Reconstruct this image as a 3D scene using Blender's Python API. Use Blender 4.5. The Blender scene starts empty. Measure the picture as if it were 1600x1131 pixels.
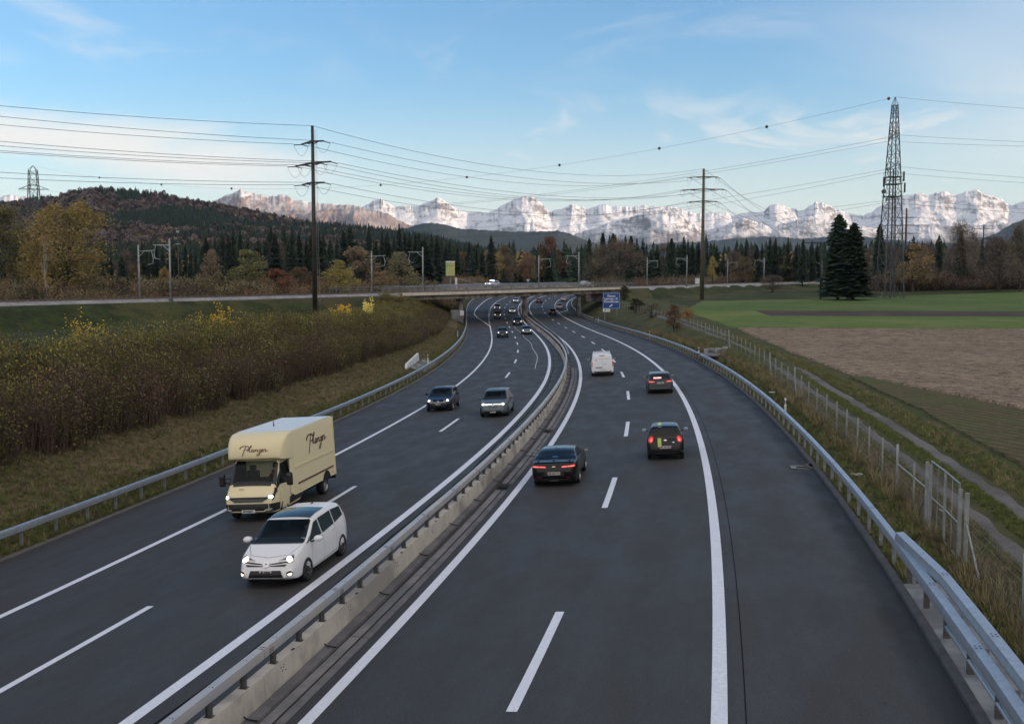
import bpy, math, random
import numpy as np
from mathutils import Vector, Matrix, noise as mnoise
from mathutils.bvhtree import BVHTree
C = bpy.context.scene
COL = C.collection
R = math.radians
random.seed(7); np.random.seed(7)

# ---------------------------------------------------------------- camera, world, sun, exposure
CAMH, FOC, PITCH = 8.527, 1652.5, 0.08063
cam_d = bpy.data.cameras.new('camera'); cam = bpy.data.objects.new('camera', cam_d); COL.objects.link(cam)
cam.location = (0, 0, CAMH); cam.rotation_euler = (R(90) - PITCH, 0, 0)
cam_d.sensor_width = 36.0; cam_d.lens = FOC / 1600 * 36.0
cam_d.clip_start = 0.3; cam_d.clip_end = 60000
C.camera = cam
SUN_EL, SUN_AZ = R(6.0), R(104)          # azimuth clockwise from +Y (the view direction)
C.view_settings.view_transform = 'Standard'; C.view_settings.look = 'None'
C.view_settings.gamma = 1.0; C.view_settings.use_curve_mapping = False
C.view_settings.exposure = 2.28
C.render.engine = 'CYCLES'
C.cycles.max_bounces = 6; C.cycles.diffuse_bounces = 3; C.cycles.glossy_bounces = 3
C.cycles.transparent_max_bounces = 8; C.cycles.volume_bounces = 0

class NG:
    """tiny helper for writing node graphs"""
    def __init__(s, nt): s.nt = nt; s.n = nt.nodes; s.l = nt.links
    def add(s, t, **kw):
        nd = s.n.new(t)
        for k, v in kw.items(): setattr(nd, k, v)
        return nd
    def put(s, sock, v):
        if isinstance(v, bpy.types.NodeSocket): s.l.new(v, sock)
        elif v is not None:
            if isinstance(v, tuple) and len(v) == 3 and sock.type == 'RGBA': v = (*v, 1)
            sock.default_value = v
    def m(s, op, a, b=0.0, c=0.0, clamp=False):
        nd = s.add('ShaderNodeMath', operation=op); nd.use_clamp = clamp
        s.put(nd.inputs[0], a); s.put(nd.inputs[1], b)
        if op in ('MULTIPLY_ADD', 'COMPARE', 'SMOOTH_MIN'): s.put(nd.inputs[2], c)
        return nd.outputs[0]
    def mix(s, f, a, b, bt='MIX'):
        nd = s.add('ShaderNodeMix', data_type='RGBA', blend_type=bt)
        s.put(nd.inputs[0], f); s.put(nd.inputs[6], a); s.put(nd.inputs[7], b)
        return nd.outputs[2]
    def noise(s, vec, scale, detail=3.0, rough=0.5, dist=0.0, col=False):
        nd = s.add('ShaderNodeTexNoise'); s.put(nd.inputs['Vector'], vec)
        nd.inputs['Scale'].default_value = scale; nd.inputs['Detail'].default_value = detail
        nd.inputs['Roughness'].default_value = rough; nd.inputs['Distortion'].default_value = dist
        return nd.outputs[1 if col else 0]
    def ramp(s, v, lo, hi, a=0.0, b=1.0):
        nd = s.add('ShaderNodeMapRange'); nd.clamp = True; nd.interpolation_type = 'SMOOTHSTEP'
        s.put(nd.inputs[0], v); s.put(nd.inputs[1], lo); s.put(nd.inputs[2], hi); s.put(nd.inputs[3], a); s.put(nd.inputs[4], b)
        return nd.outputs[0]
    def scl(s, vec, xyz, loc=(0, 0, 0), rot=(0, 0, 0)):
        nd = s.add('ShaderNodeMapping'); s.put(nd.inputs[0], vec)
        nd.inputs['Scale'].default_value = xyz; nd.inputs['Location'].default_value = loc; nd.inputs['Rotation'].default_value = rot
        return nd.outputs[0]
    def sep(s, vec):
        nd = s.add('ShaderNodeSeparateXYZ'); s.put(nd.inputs[0], vec); return nd.outputs
    def comb(s, x, y, z):
        nd = s.add('ShaderNodeCombineXYZ'); s.put(nd.inputs[0], x); s.put(nd.inputs[1], y); s.put(nd.inputs[2], z); return nd.outputs[0]

w = bpy.data.worlds.new('World'); C.world = w; w.use_nodes = True
g = NG(w.node_tree); g.n.clear()
sky = g.add('ShaderNodeTexSky', sky_type='NISHITA'); sky.sun_disc = False
sky.sun_elevation = SUN_EL; sky.sun_rotation = SUN_AZ; sky.altitude = 550; sky.air_density = 1.0; sky.dust_density = 0.6; sky.ozone_density = 2.2
tc = g.add('ShaderNodeTexCoord').outputs['Generated']
nx, ny, nz = g.sep(tc)[:3]
el = g.m('DIVIDE', nz, g.m('MAXIMUM', g.m('ABSOLUTE', ny), 0.05))       # tan of the elevation seen down the valley
az = g.m('DIVIDE', nx, g.m('MAXIMUM', g.m('ABSOLUTE', ny), 0.05))
zz = g.m('MAXIMUM', nz, 0.03)
pl = g.comb(g.m('DIVIDE', nx, zz), g.m('DIVIDE', ny, zz), 0.0)            # cloud layer seen in perspective
def band(c0, slope, a0, width, n):
    d = g.m('SUBTRACT', el, g.m('ADD', c0, g.m('MULTIPLY', g.m('SUBTRACT', az, a0), slope)))
    d = g.m('ADD', d, g.m('MULTIPLY', g.m('SUBTRACT', n, 0.5), width * 2.2))
    return g.ramp(g.m('ABSOLUTE', d), 0.0, width, 1.0, 0.0)
nA = g.noise(g.scl(g.comb(az, el, 0.0), (3.0, 14.0, 1), (3.1, 0.4, 0), (0, 0, R(4))), 1.0, 6, 0.55, 0.7)
nB = g.noise(g.scl(g.comb(az, el, 0.0), (5.0, 17.0, 1), (1.7, 5.2, 0), (0, 0, R(-7))), 1.0, 7, 0.6, 1.1)
nC = g.noise(g.scl(g.comb(az, el, 0.0), (1.4, 5.0, 1), (7.3, 2.2, 0), (0, 0, R(14))), 1.0, 6, 0.58, 1.0)
nD = g.noise(g.scl(g.comb(az, el, 0.0), (4.2, 11.0, 1), (5.3, 8.1, 0), (0, 0, R(-10))), 1.0, 8, 0.62, 1.4)
front = g.ramp(ny, 0.0, 0.3)
b1 = g.m('MULTIPLY', g.m('POWER', band(0.138, -0.155, -0.484, 0.036, nA), .6), g.ramp(g.m('ADD', az, g.m('MULTIPLY', nA, .15)), 0.02, -0.22))
b2 = g.m('MULTIPLY', g.m('MULTIPLY', g.ramp(nB, 0.47, 0.68), g.ramp(el, 0.04, 0.09)), g.m('MULTIPLY', g.ramp(el, 0.19, 0.13), g.m('MULTIPLY', g.ramp(az, -0.30, 0.05), .75)))
b3 = g.m('MULTIPLY', g.ramp(g.m('ADD', g.m('ADD', az, g.m('MULTIPLY', nC, 0.5)), g.m('MULTIPLY', el, -0.25)), 0.34, 0.95), 0.8)
b4 = g.m('MULTIPLY', g.m('MULTIPLY', g.ramp(nD, 0.50, 0.74), g.ramp(el, 0.15, 0.22)), 0.30)
b5 = g.m('MULTIPLY', g.ramp(el, 0.19, 0.0), 0.72)
fw = g.m('MAXIMUM', b1, g.m('MAXIMUM', b2, g.m('MAXIMUM', b3, g.m('MAXIMUM', b4, b5))))
rest = g.m('MULTIPLY', g.ramp(g.noise(g.scl(pl, (0.5, 1.1, 1)), 1.2, 6, 0.55, 0.8), 0.30, 0.58), 0.92)  # cloud cover outside the view, added as warm fill light for the ground
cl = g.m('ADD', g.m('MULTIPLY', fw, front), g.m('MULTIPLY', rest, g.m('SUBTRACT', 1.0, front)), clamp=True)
cloudcol = g.mix(front, (3.9, 3.35, 2.85), (2.55, 2.38, 2.15))  # brighter, warmer tone for the added unseen cloud, then the visible cloud
hsv = g.add('ShaderNodeHueSaturation'); hsv.inputs['Saturation'].default_value = 1.12; hsv.inputs['Value'].default_value = .74
g.put(hsv.inputs['Color'], g.mix(1.0, sky.outputs[0], (.97, 1.0, 1.10), 'MULTIPLY'))
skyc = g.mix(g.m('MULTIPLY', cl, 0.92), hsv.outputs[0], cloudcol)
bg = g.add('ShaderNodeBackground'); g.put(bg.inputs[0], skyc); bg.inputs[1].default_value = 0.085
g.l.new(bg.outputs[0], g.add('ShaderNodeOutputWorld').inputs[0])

sun_d = bpy.data.lights.new('sun', 'SUN'); sun_d.energy = 2.6; sun_d.angle = R(0.6); sun_d.color = (1.0, 0.74, 0.53)
sun = bpy.data.objects.new('sun', sun_d); COL.objects.link(sun)
sdir = Vector((math.sin(SUN_AZ) * math.cos(SUN_EL), math.cos(SUN_AZ) * math.cos(SUN_EL), math.sin(SUN_EL)))
sun.rotation_euler = sdir.to_track_quat('Z', 'Y').to_euler(); sun.location = (0, -30, 60)

# ---------------------------------------------------------------- naming helpers
def tag(o, label=None, cat=None, group=None, kind=None):
    if label: o['label'] = label
    if cat: o['category'] = cat
    if group: o['group'] = group
    if kind: o['kind'] = kind
    return o
def thing(name, label, cat, loc=(0, 0, 0), rz=0.0, group=None, kind=None):
    o = bpy.data.objects.new(name, None); COL.objects.link(o); o.empty_display_size = 0.3
    o.location = loc; o.rotation_euler = (0, 0, rz)
    return tag(o, label, cat, group, kind)
def link(name, me, parent=None, mats=None):
    o = bpy.data.objects.new(name, me); COL.objects.link(o)
    if parent: o.parent = parent
    return o
class MB:
    """mesh builder"""
    def __init__(s): s.v = []; s.f = []; s.mi = []; s.uv = None
    def add(s, vs, fs, mi=0):
        b = len(s.v); s.v += [tuple(map(float, p)) for p in vs]; s.f += [tuple(b + i for i in q) for q in fs]; s.mi += [mi] * len(fs)
        return s
    def box(s, cx, cy, cz, sx, sy, sz, rz=0.0, mi=0, M=None):
        vs = []
        for dz in (-.5, .5):
            for dx, dy in ((-.5, -.5), (.5, -.5), (.5, .5), (-.5, .5)):
                x, y = dx * sx, dy * sy
                p = Vector((cx + x * math.cos(rz) - y * math.sin(rz), cy + x * math.sin(rz) + y * math.cos(rz), cz + dz * sz))
                vs.append(M @ p if M else p)
        return s.add(vs, [(3, 2, 1, 0), (4, 5, 6, 7), (0, 1, 5, 4), (1, 2, 6, 5), (2, 3, 7, 6), (3, 0, 4, 7)], mi)
    def beam(s, a, b, w, h=None, mi=0, up=(0, 0, 1)):
        a, b = Vector(a), Vector(b); h = h or w; d = (b - a)
        if d.length < 1e-6: return s
        d.normalize(); u = Vector(up)
        if abs(d.dot(u)) > .98: u = Vector((0, 1, 0))
        r = d.cross(u).normalized(); u = r.cross(d).normalized()
        vs = [p + r * (i * w / 2) + u * (j * h / 2) for p in (a, b) for i, j in ((-1, -1), (1, -1), (1, 1), (-1, 1))]
        return s.add(vs, [(3, 2, 1, 0), (4, 5, 6, 7), (0, 1, 5, 4), (1, 2, 6, 5), (2, 3, 7, 6), (3, 0, 4, 7)], mi)
    def tube(s, pts, rs, n=8, mi=0, cap=True):
        pts = [Vector(p) for p in pts]
        if not hasattr(rs, '__len__'): rs = [rs] * len(pts)
        vs = []; r0 = None
        for i, p in enumerate(pts):
            d = (pts[min(i + 1, len(pts) - 1)] - pts[max(i - 1, 0)]).normalized()
            if r0 is None:
                r0 = d.orthogonal().normalized()
            r0 = (r0 - d * r0.dot(d)).normalized(); u = d.cross(r0)
            for k in range(n):
                a = 2 * math.pi * k / n; vs.append(p + (r0 * math.cos(a) + u * math.sin(a)) * rs[i])
        fs = [(i * n + k, i * n + (k + 1) % n, (i + 1) * n + (k + 1) % n, (i + 1) * n + k) for i in range(len(pts) - 1) for k in range(n)]
        if cap: fs += [tuple(range(n - 1, -1, -1)), tuple(range((len(pts) - 1) * n, len(pts) * n))]
        return s.add(vs, fs, mi)
    def sweep(s, rows, closed=False, mi=0, caps=False):
        """rows: list of rows of equally many points -> quad strip surface"""
        m = len(rows[0]); vs = [p for r in rows for p in r]; fs = []
        for i in range(len(rows) - 1):
            for k in range(m if closed else m - 1):
                k2 = (k + 1) % m; fs.append((i * m + k, i * m + k2, (i + 1) * m + k2, (i + 1) * m + k))
        if caps and closed: fs += [tuple(range(m - 1, -1, -1)), tuple(range((len(rows) - 1) * m, len(rows) * m))]
        return s.add(vs, fs, mi)
    def mesh(s, name, mats, smooth=False):
        me = bpy.data.meshes.new(name); me.from_pydata(s.v, [], s.f)
        for m_ in (mats if isinstance(mats, (list, tuple)) else [mats]): me.materials.append(m_)
        if any(s.mi): me.polygons.foreach_set('material_index', s.mi)
        if smooth: me.polygons.foreach_set('use_smooth', [True] * len(me.polygons))
        me.update(); return me
    def build(s, name, mats, parent=None, smooth=False):
        return link(name, s.mesh(name, mats, smooth), parent)
def autosmooth(me, ang=35):
    """mark edges sharper than ang as sharp"""
    me.polygons.foreach_set('use_smooth', [True] * len(me.polygons))
    try: me.set_sharp_from_angle(angle=R(ang))
    except Exception: pass
    return me

# ---------------------------------------------------------------- materials
def mat(name, col=(.5, .5, .5), rough=.6, metal=0.0, coat=0.0, emis=None, es=0.0, spec=.5):
    m_ = bpy.data.materials.new(name); m_.use_nodes = True; b = m_.node_tree.nodes['Principled BSDF']
    b.inputs['Base Color'].default_value = (*col, 1); b.inputs['Roughness'].default_value = rough
    b.inputs['Metallic'].default_value = metal; b.inputs['Coat Weight'].default_value = coat; b.inputs['Coat Roughness'].default_value = 0.04
    b.inputs['Specular IOR Level'].default_value = spec
    if emis: b.inputs['Emission Color'].default_value = (*emis, 1); b.inputs['Emission Strength'].default_value = es
    return m_
def noisy(name, a, b, scale=3.0, rough=.7, metal=0.0, bump=0.0, bscale=None, detail=5, spread=(.35, .65), coord='Object', c2=None, s2=.3, stretch=(1, 1, 1), spec=.4):
    m_ = mat(name, a, rough, metal, spec=spec); g = NG(m_.node_tree); P = g.n['Principled BSDF']
    tc = g.scl(g.add('ShaderNodeTexCoord').outputs[coord], stretch)
    c = g.mix(g.ramp(g.noise(tc, scale, detail, .6), *spread), a, b)
    if c2: c = g.mix(g.ramp(g.noise(tc, s2, 4, .6), .42, .62), c, c2)
    g.put(P.inputs['Base Color'], c)
    if bump:
        bn = g.add('ShaderNodeBump'); bn.inputs['Strength'].default_value = bump; bn.inputs['Distance'].default_value = .05
        g.put(bn.inputs['Height'], g.noise(tc, bscale or scale * 6, 4, .65)); g.put(P.inputs['Normal'], bn.outputs[0])
    return m_
def asphalt(name, lanes):
    m_ = mat(name, (.05, .05, .055), .66, spec=.25); g = NG(m_.node_tree); P = g.n['Principled BSDF']
    uv = g.add('ShaderNodeUVMap').outputs[0]; o, s_ = g.sep(uv)[:2]          # UV = (offset across, metres along)
    fine = g.noise(uv, 38.0, 4, .75); mid = g.noise(g.scl(uv, (1, .35, 1)), .8, 5, .62); big = g.noise(g.scl(uv, (.5, .06, 1)), .5, 4, .6)
    lane = (.0335, .0318, .0295)
    c = lane
    for (a_, b_, colr) in lanes:
        f = g.m('MULTIPLY', g.ramp(o, a_ - .02, a_ + .02), g.ramp(o, b_ + .02, b_ - .02)); c = g.mix(f, c, colr)
    tr = g.m('SINE', g.m('MULTIPLY', o, 2 * math.pi / 1.87))                # rolled wheel tracks
    c = g.mix(g.m('MULTIPLY', g.ramp(g.m('ADD', g.m('MULTIPLY', tr, .30), mid), .25, .85), .75), c, (.040, .0395, .0375))
    c = g.mix(g.m('MULTIPLY', g.ramp(big, .42, .66), .35), c, (.021, .0215, .021))
    c = g.mix(g.m('MULTIPLY', g.ramp(g.noise(uv, 16.0, 2, .9), .52, .64), .50), c, (.078, .077, .076)); c = g.mix(g.m('MULTIPLY', g.ramp(g.noise(g.scl(uv, (1, 1, 1), (5, 2, 0)), 18.0, 2, .9), .52, .64), .55), c, (.010, .010, .010))
    c = g.mix(g.ramp(fine, .25, .8, 0, 1), g.mix(.5, c, (.0, .0, .0)), g.mix(.09, c, (.6, .6, .62)))
    gut = g.m('MULTIPLY', g.ramp(g.m('ADD', o, g.m('MULTIPLY', g.noise(g.scl(uv, (1, .5, 1)), 1.1, 5, .7), .9)), 16.25, 16.75), .6); c = g.mix(gut, c, (.012, .012, .012))
    st = g.m('MULTIPLY', g.ramp(g.noise(g.scl(uv, (1, .45, 1), (3, 7, 0)), 1.6, 4, .75), .66, .72), .5); c = g.mix(st, c, (.014, .014, .014))
    g.put(P.inputs['Base Color'], c)
    g.put(P.inputs['Roughness'], g.ramp(mid, .3, .7, .55, .75))
    bn = g.add('ShaderNodeBump'); bn.inputs['Strength'].default_value = .35; bn.inputs['Distance'].default_value = .02
    g.put(bn.inputs['Height'], g.noise(uv, 55.0, 3, .7)); g.put(P.inputs['Normal'], bn.outputs[0])
    return m_
SHO = (.0395, .0340, .0335)
M = {}
M['asphalt'] = asphalt('motorway asphalt', [(12.72, 20, SHO), (-20, -5.9, SHO), (1.95, 4.75, (.025, .0245, .024))])
M['paint'] = noisy('road paint', (.76, .78, .84), (.62, .645, .70), 14, .55, c2=(.66, .69, .74), s2=.8)
M['kerb'] = noisy('kerb concrete', (.075, .072, .075), (.05, .05, .054), 2.5, .8, bump=.3)
M['kerb_left'] = noisy('left gutter stones', (.13, .115, .10), (.09, .085, .08), 2.5, .8, bump=.3)
M['seal'] = mat('joint seal bitumen', (.010, .010, .010), .9, spec=.1)
M['concrete'] = noisy('barrier concrete', (.50, .46, .385), (.42, .385, .33), 1.6, .85, bump=.25, c2=(.27, .25, .22), s2=.5)
M['concrete_dark'] = noisy('weathered concrete', (.155, .150, .155), (.10, .098, .103), 1.4, .85, bump=.3)
M['slab'] = noisy('slab concrete', (.27, .28, .28), (.19, .20, .20), 1.2, .85, bump=.3, c2=(.15, .155, .155), s2=.6)
M['strip'] = noisy('drain strip concrete', (.22, .21, .215), (.165, .16, .165), 2.2, .8, c2=(.13, .14, .14), s2=.5)
M['bridge'] = noisy('bridge concrete', (.44, .38, .31), (.33, .285, .23), .7, .85, bump=.2, c2=(.17, .145, .12), s2=.35)
M['bridge_edge'] = noisy('bridge edge beam', (.70, .63, .52), (.56, .50, .42), .9, .85)
M['pier'] = noisy('pier concrete', (.30, .28, .25), (.21, .20, .18), .9, .85, c2=(.11, .105, .10), s2=.4)
M['galv'] = noisy('galvanised steel', (.42, .47, .53), (.34, .385, .44), 5, .38, .55, c2=(.38, .41, .46), s2=.7)
M['galv_dull'] = noisy('dull galvanised steel', (.30, .32, .34), (.22, .24, .25), 5, .5, .5)
M['rail_warm'] = noisy('median rail coating', (.50, .47, .42), (.42, .41, .39), 3, .45, .25, c2=(.40, .41, .43), s2=.6)
M['post'] = noisy('post steel', (.13, .125, .12), (.08, .078, .076), 4, .55, .5)
M['hole'] = mat('dark hole', (.008, .008, .008), .9)
M['rust'] = noisy('rusty strip', (.055, .042, .036), (.03, .026, .025), 3, .8)

def ground_mat(name, cols, scale, bump=.5, extra=None, fine=9.0):
    m_ = mat(name, cols[0], .95, spec=.15); g = NG(m_.node_tree); P = g.n['Principled BSDF']
    tc = g.add('ShaderNodeTexCoord').outputs['Object']
    c = g.mix(g.ramp(g.noise(tc, scale, 6, .65), .36, .64), cols[0], cols[1])
    if len(cols) > 2: c = g.mix(g.ramp(g.noise(tc, scale * .22, 5, .6, .5), .44, .62), c, cols[2])
    if len(cols) > 3: c = g.mix(g.ramp(g.noise(g.scl(tc, (1, 1, 1), (9, 3, 1)), fine, 4, .75), .5, .72), c, cols[3])
    if extra: c = extra(g, tc, c)
    g.put(P.inputs['Base Color'], c)
    bn = g.add('ShaderNodeBump'); bn.inputs['Strength'].default_value = bump; bn.inputs['Distance'].default_value = .12
    g.put(bn.inputs['Height'], g.noise(tc, fine * .8, 5, .7)); g.put(P.inputs['Normal'], bn.outputs[0])
    return m_
M['grass'] = ground_mat('rough grass', [(.052, .057, .021), (.034, .043, .016), (.081, .065, .034), (.021, .023, .012)], .5)
M['dry_slope'] = ground_mat('dry mown slope', [(0.15, 0.108, 0.064), (0.09, 0.074, 0.038), (0.072, 0.068, 0.028), (0.21, 0.155, 0.095)], .4, fine=5)
M['green_field'] = ground_mat('green field', [(0.09, 0.142, 0.034), (0.066, 0.112, 0.028), (0.118, 0.148, 0.042), (0.048, 0.08, 0.022)], .22, .25, fine=3)
M['bright_strip'] = ground_mat('fresh grass strip', [(0.112, 0.162, 0.034), (0.082, 0.128, 0.028), (0.145, 0.172, 0.048), (0.06, 0.092, 0.025)], .3, .25, fine=3)
M['embank'] = ground_mat('embankment grass', [(0.046, 0.06, 0.016), (0.024, 0.033, 0.011), (0.078, 0.074, 0.028), (0.012, 0.016, 0.006)], .35, 1.0, fine=2.2)
def furrow(g, tc, c):
    f = g.m('SINE', g.m('MULTIPLY', g.m('ADD', g.sep(tc)[1], g.m('MULTIPLY', g.noise(tc, .3, 3), 1.5)), 5.2))
    c = g.mix(g.m('MULTIPLY', g.ramp(g.noise(tc, .9, 5, .75), .50, .60), .80), c, (.060, .044, .034))
    c = g.mix(g.m('MULTIPLY', g.ramp(g.noise(g.scl(tc, (1, 1, 1), (3, 9, 1)), 6.0, 3, .7), .58, .66), .8), c, (.55, .44, .33))
    return g.mix(g.m('MULTIPLY', g.ramp(f, -.2, .8), .30), c, (.05, .038, .03))
M['stubble'] = ground_mat('stubble field', [(0.225, 0.17, 0.112), (0.145, 0.108, 0.072), (0.25, 0.19, 0.125), (0.46, 0.37, 0.26)], .8, .5, furrow, fine=4)
M['ploughed'] = ground_mat('ploughed strip', [(.071, .053, .048), (.052, .039, .036), (.086, .063, .055), (.034, .028, .025)], .6, .5, fine=2)
def rows(g, tc, c):
    f = g.m('SINE', g.m('MULTIPLY', g.m('ADD', g.m('MULTIPLY', g.sep(tc)[1], .42), g.m('ADD', g.sep(tc)[0], g.m('MULTIPLY', g.noise(tc, .4, 3), .8))), 7.0))
    return g.mix(g.m('MULTIPLY', g.ramp(f, -.1, .9), .45), c, (.022, .022, .012))
M['crop'] = ground_mat('young crop field', [(0.115, 0.088, 0.046), (0.065, 0.068, 0.026), (0.085, 0.092, 0.03), (0.17, 0.135, 0.08)], .9, .5, rows, fine=5)
M['track'] = ground_mat('gravel wheel ruts', [(.128, .123, .117), (.093, .090, .084), (.158, .150, .141), (.210, .203, .195)], 1.0, .6, fine=14)
M['track_grass'] = ground_mat('track grass', [(.070, .078, .025), (.048, .059, .020), (.092, .081, .036), (.025, .031, .014)], .9, fine=9)
M['ballast'] = ground_mat('track ballast', [(.264, .258, .258), (.180, .178, .180), (.312, .300, .288), (.456, .444, .432)], 1.4, 1.0, fine=3.2)
M['soil'] = ground_mat('forest floor', [(.039, .034, .021), (.029, .026, .017), (.049, .044, .023), (.018, .017, .013)], .3)

# ---------------------------------------------------------------- the alignment of the motorway
PSI0, SL0, X0, Y0 = 0.19731, -0.007649, -8.543, 20.532
K = [0.0, 0.0, 0.0, -0.00199, -0.001613, -0.001821, -0.001113, -0.00089, -8.4e-05, 0.000114, 0.000623, 0.00123, 0.001776] + [0.002212] * 9
VK = [0.0, 0.0, 0.0, -6.27e-05, 3.9e-06, 6.1e-06, -9.1e-06, 0.0001087, 0.0002234, 0.00024, 0.0002205, 0.0001305, 1.9e-06, -7.26e-05] + [-0.0001] * 8
E = [0.0664] * 4 + [0.05614, 0.05026, 0.0434, 0.02914, 0.01005, -0.00504, -0.02697, -0.03685, -0.03902, -0.03924, -0.0353, -0.03273] + [-0.03147] * 6
DZ = [0.218] * 4 + [0.257, 0.171, 0.145, 0.081, 0.054, 0.046, 0.051, 0.055, 0.048, 0.029, 0.018, 0.012] + [0.009] * 6
DM = [0.1, 0.1, 0.1, 0.05, -0.172, -0.167, -0.059, 0.047, 0.083, 0.102, 0.009, -0.053, -0.085, -0.054, -0.035, -0.024] + [-0.019] * 6
KS = np.arange(-105, 631, 35.0)
FS = np.arange(-100, 621, 1.0)
def _cum(v, start):
    c = np.concatenate([[0], np.cumsum((v[1:] + v[:-1]) / 2)]); return c - c[100] + start
_psi = _cum(np.interp(FS, KS, K), PSI0); _sl = _cum(np.interp(FS, KS, VK), SL0)
_x = _cum(np.sin(_psi), X0); _y = _cum(np.cos(_psi), Y0); _z = _cum(_sl, 0.0)
_e = np.interp(FS, KS, E); _dz = np.interp(FS, KS, DZ); _dm = np.interp(FS, KS, DM)
def ip(a, s): return np.interp(s, FS, a)
def surf(s, o):
    """point of the road surface at s metres along and o metres right of the reference line"""
    s = np.asarray(s, float); o = np.asarray(o, float)
    L = 1 - np.clip((o - 2.0) / 2.6, 0, 1); ps = ip(_psi, s)
    return ip(_x, s) + o * np.cos(ps), ip(_y, s) - o * np.sin(ps), ip(_z, s) + ip(_e, s) * o + ip(_dz, s) * L
def rp(s, o, h=0.0):
    x, y, z = surf(s, o); return (float(x), float(y), float(z) + h)
def heading(s): return float(ip(_psi, s))
def toso(x, y):
    x = np.asarray(x, float); y = np.asarray(y, float); sh = x.shape; x = x.ravel(); y = y.ravel()
    j = np.empty(len(x), int)
    for i in range(0, len(x), 20000):
        j[i:i + 20000] = np.argmin((x[i:i + 20000, None] - _x[None]) ** 2 + (y[i:i + 20000, None] - _y[None]) ** 2, 1)
    dx, dy = x - _x[j], y - _y[j]; ps = _psi[j]
    return (FS[j] + dx * np.sin(ps) + dy * np.cos(ps)).reshape(sh), (dx * np.cos(ps) - dy * np.sin(ps)).reshape(sh)
def edgeL(s): return -np.interp(s, [-200, 180, 222, 314, 400], [9.7, 9.8, 10.4, 12.4, 12.6])
def edgeR(s): return np.interp(s, [-200, 200, 300, 400], [16.6, 16.7, 17.0, 17.4])
# railway: straight line on an embankment, t metres along, n metres beyond (away from the camera)
RX, RY, RDX, RDY = -9.7, 219.0, .544, .839
def rail(t, n, z=0.0): return (RX + t * RDX - n * RDY, RY + t * RDY + n * RDX, z)
def railz(t): return 5.35 + np.where(np.asarray(t) > 0, .0045, .0022) * np.asarray(t)
def fbm(x, y, sc, seed=0, octv=4, ridged=False, gain=.5):
    rs = np.random.RandomState(seed); tot = 0; amp = 1; nrm = 0; x = np.asarray(x, float) / sc; y = np.asarray(y, float) / sc
    for _ in range(octv):
        T = rs.rand(256, 256); xi = np.floor(x).astype(int); yi = np.floor(y).astype(int); fx = x - xi; fy = y - yi
        fx = fx * fx * (3 - 2 * fx); fy = fy * fy * (3 - 2 * fy)
        a = T[xi % 256, yi % 256]; b = T[(xi + 1) % 256, yi % 256]; c = T[xi % 256, (yi + 1) % 256]; d = T[(xi + 1) % 256, (yi + 1) % 256]
        v = (a * (1 - fx) + b * fx) * (1 - fy) + (c * (1 - fx) + d * fx) * fy
        if ridged: v = 1 - np.abs(2 * v - 1)
        tot = tot + v * amp; nrm += amp; amp *= gain; x = x * 2.03 + 17.3; y = y * 2.03 + 5.7
    return tot / nrm
def ground(x, y, micro=True):
    x = np.asarray(x, float); y = np.asarray(y, float)
    s, o = toso(x, y)
    NR = np.interp(y, [0, 60, 144, 270, 330, 500, 1500], [.95, .95, 1.35, 2.6, 3.6, 4.5, 9.0]) + np.clip((x - 60) / 100, 0, 1.4) * np.clip((y - 200) / 100, 0, 1) * 1.2
    NL = np.interp(y, [0, 30, 90, 150, 300, 500, 1500], [1.3, 1.5, 1.9, 2.1, 3.5, 4.5, 9.0])
    rx, ry = x - RX, y - RY; t = rx * RDX + ry * RDY; n = -rx * RDY + ry * RDX
    wR = np.clip((o + 6) / 12, 0, 1); N = NL * (1 - wR) + NR * wR
    far = np.clip((n - 14) / 12, 0, 1)
    N = np.where((t > -260), N * (1 - far) + np.maximum(N, 4.9) * far, N)
    top = railz(t) - .35
    emb = top - np.maximum(0, np.abs(n - 5) - 7.4) * .50
    N = np.where((t > -300) & (t < 330), np.maximum(N, emb), N)
    eL, eR = edgeL(s), edgeR(s)
    zl = surf(s, eL)[2]; zr = surf(s, eR)[2]
    d = np.where(o < 3, eL - o, o - eR); ze = np.where(o < 3, zl, zr)
    m = np.where(o < 3, np.interp(s, [0, 150, 210, 260], [.30, .33, .5, .55]), .46)
    near = (s > -95) & (s < 615)
    hi = ze + .02 + np.maximum(0, d - .9) * m; lo = ze + .02 - np.maximum(0, d - 1.6) * .35
    if micro: N = N + (fbm(x, y, 6, 3) - .5) * .16
    G = np.where(near & (d > 0), np.maximum(np.minimum(N, hi), lo), N)
    if micro: G = G + np.where(d > 1.2, (fbm(x, y, 1.3, 5, 3) - .5) * .07, 0)
    return np.where(near & (d <= 0), np.minimum(ze, surf(s, o)[2]) - .6, G), s, o, d
def gz(x, y): return float(ground(np.array([x]), np.array([y]))[0][0])
def at(u, Y):
    """ground point seen in direction u (fraction of the distance to the side) at depth Y"""
    return (u - 800) / FOC * Y, Y

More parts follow.
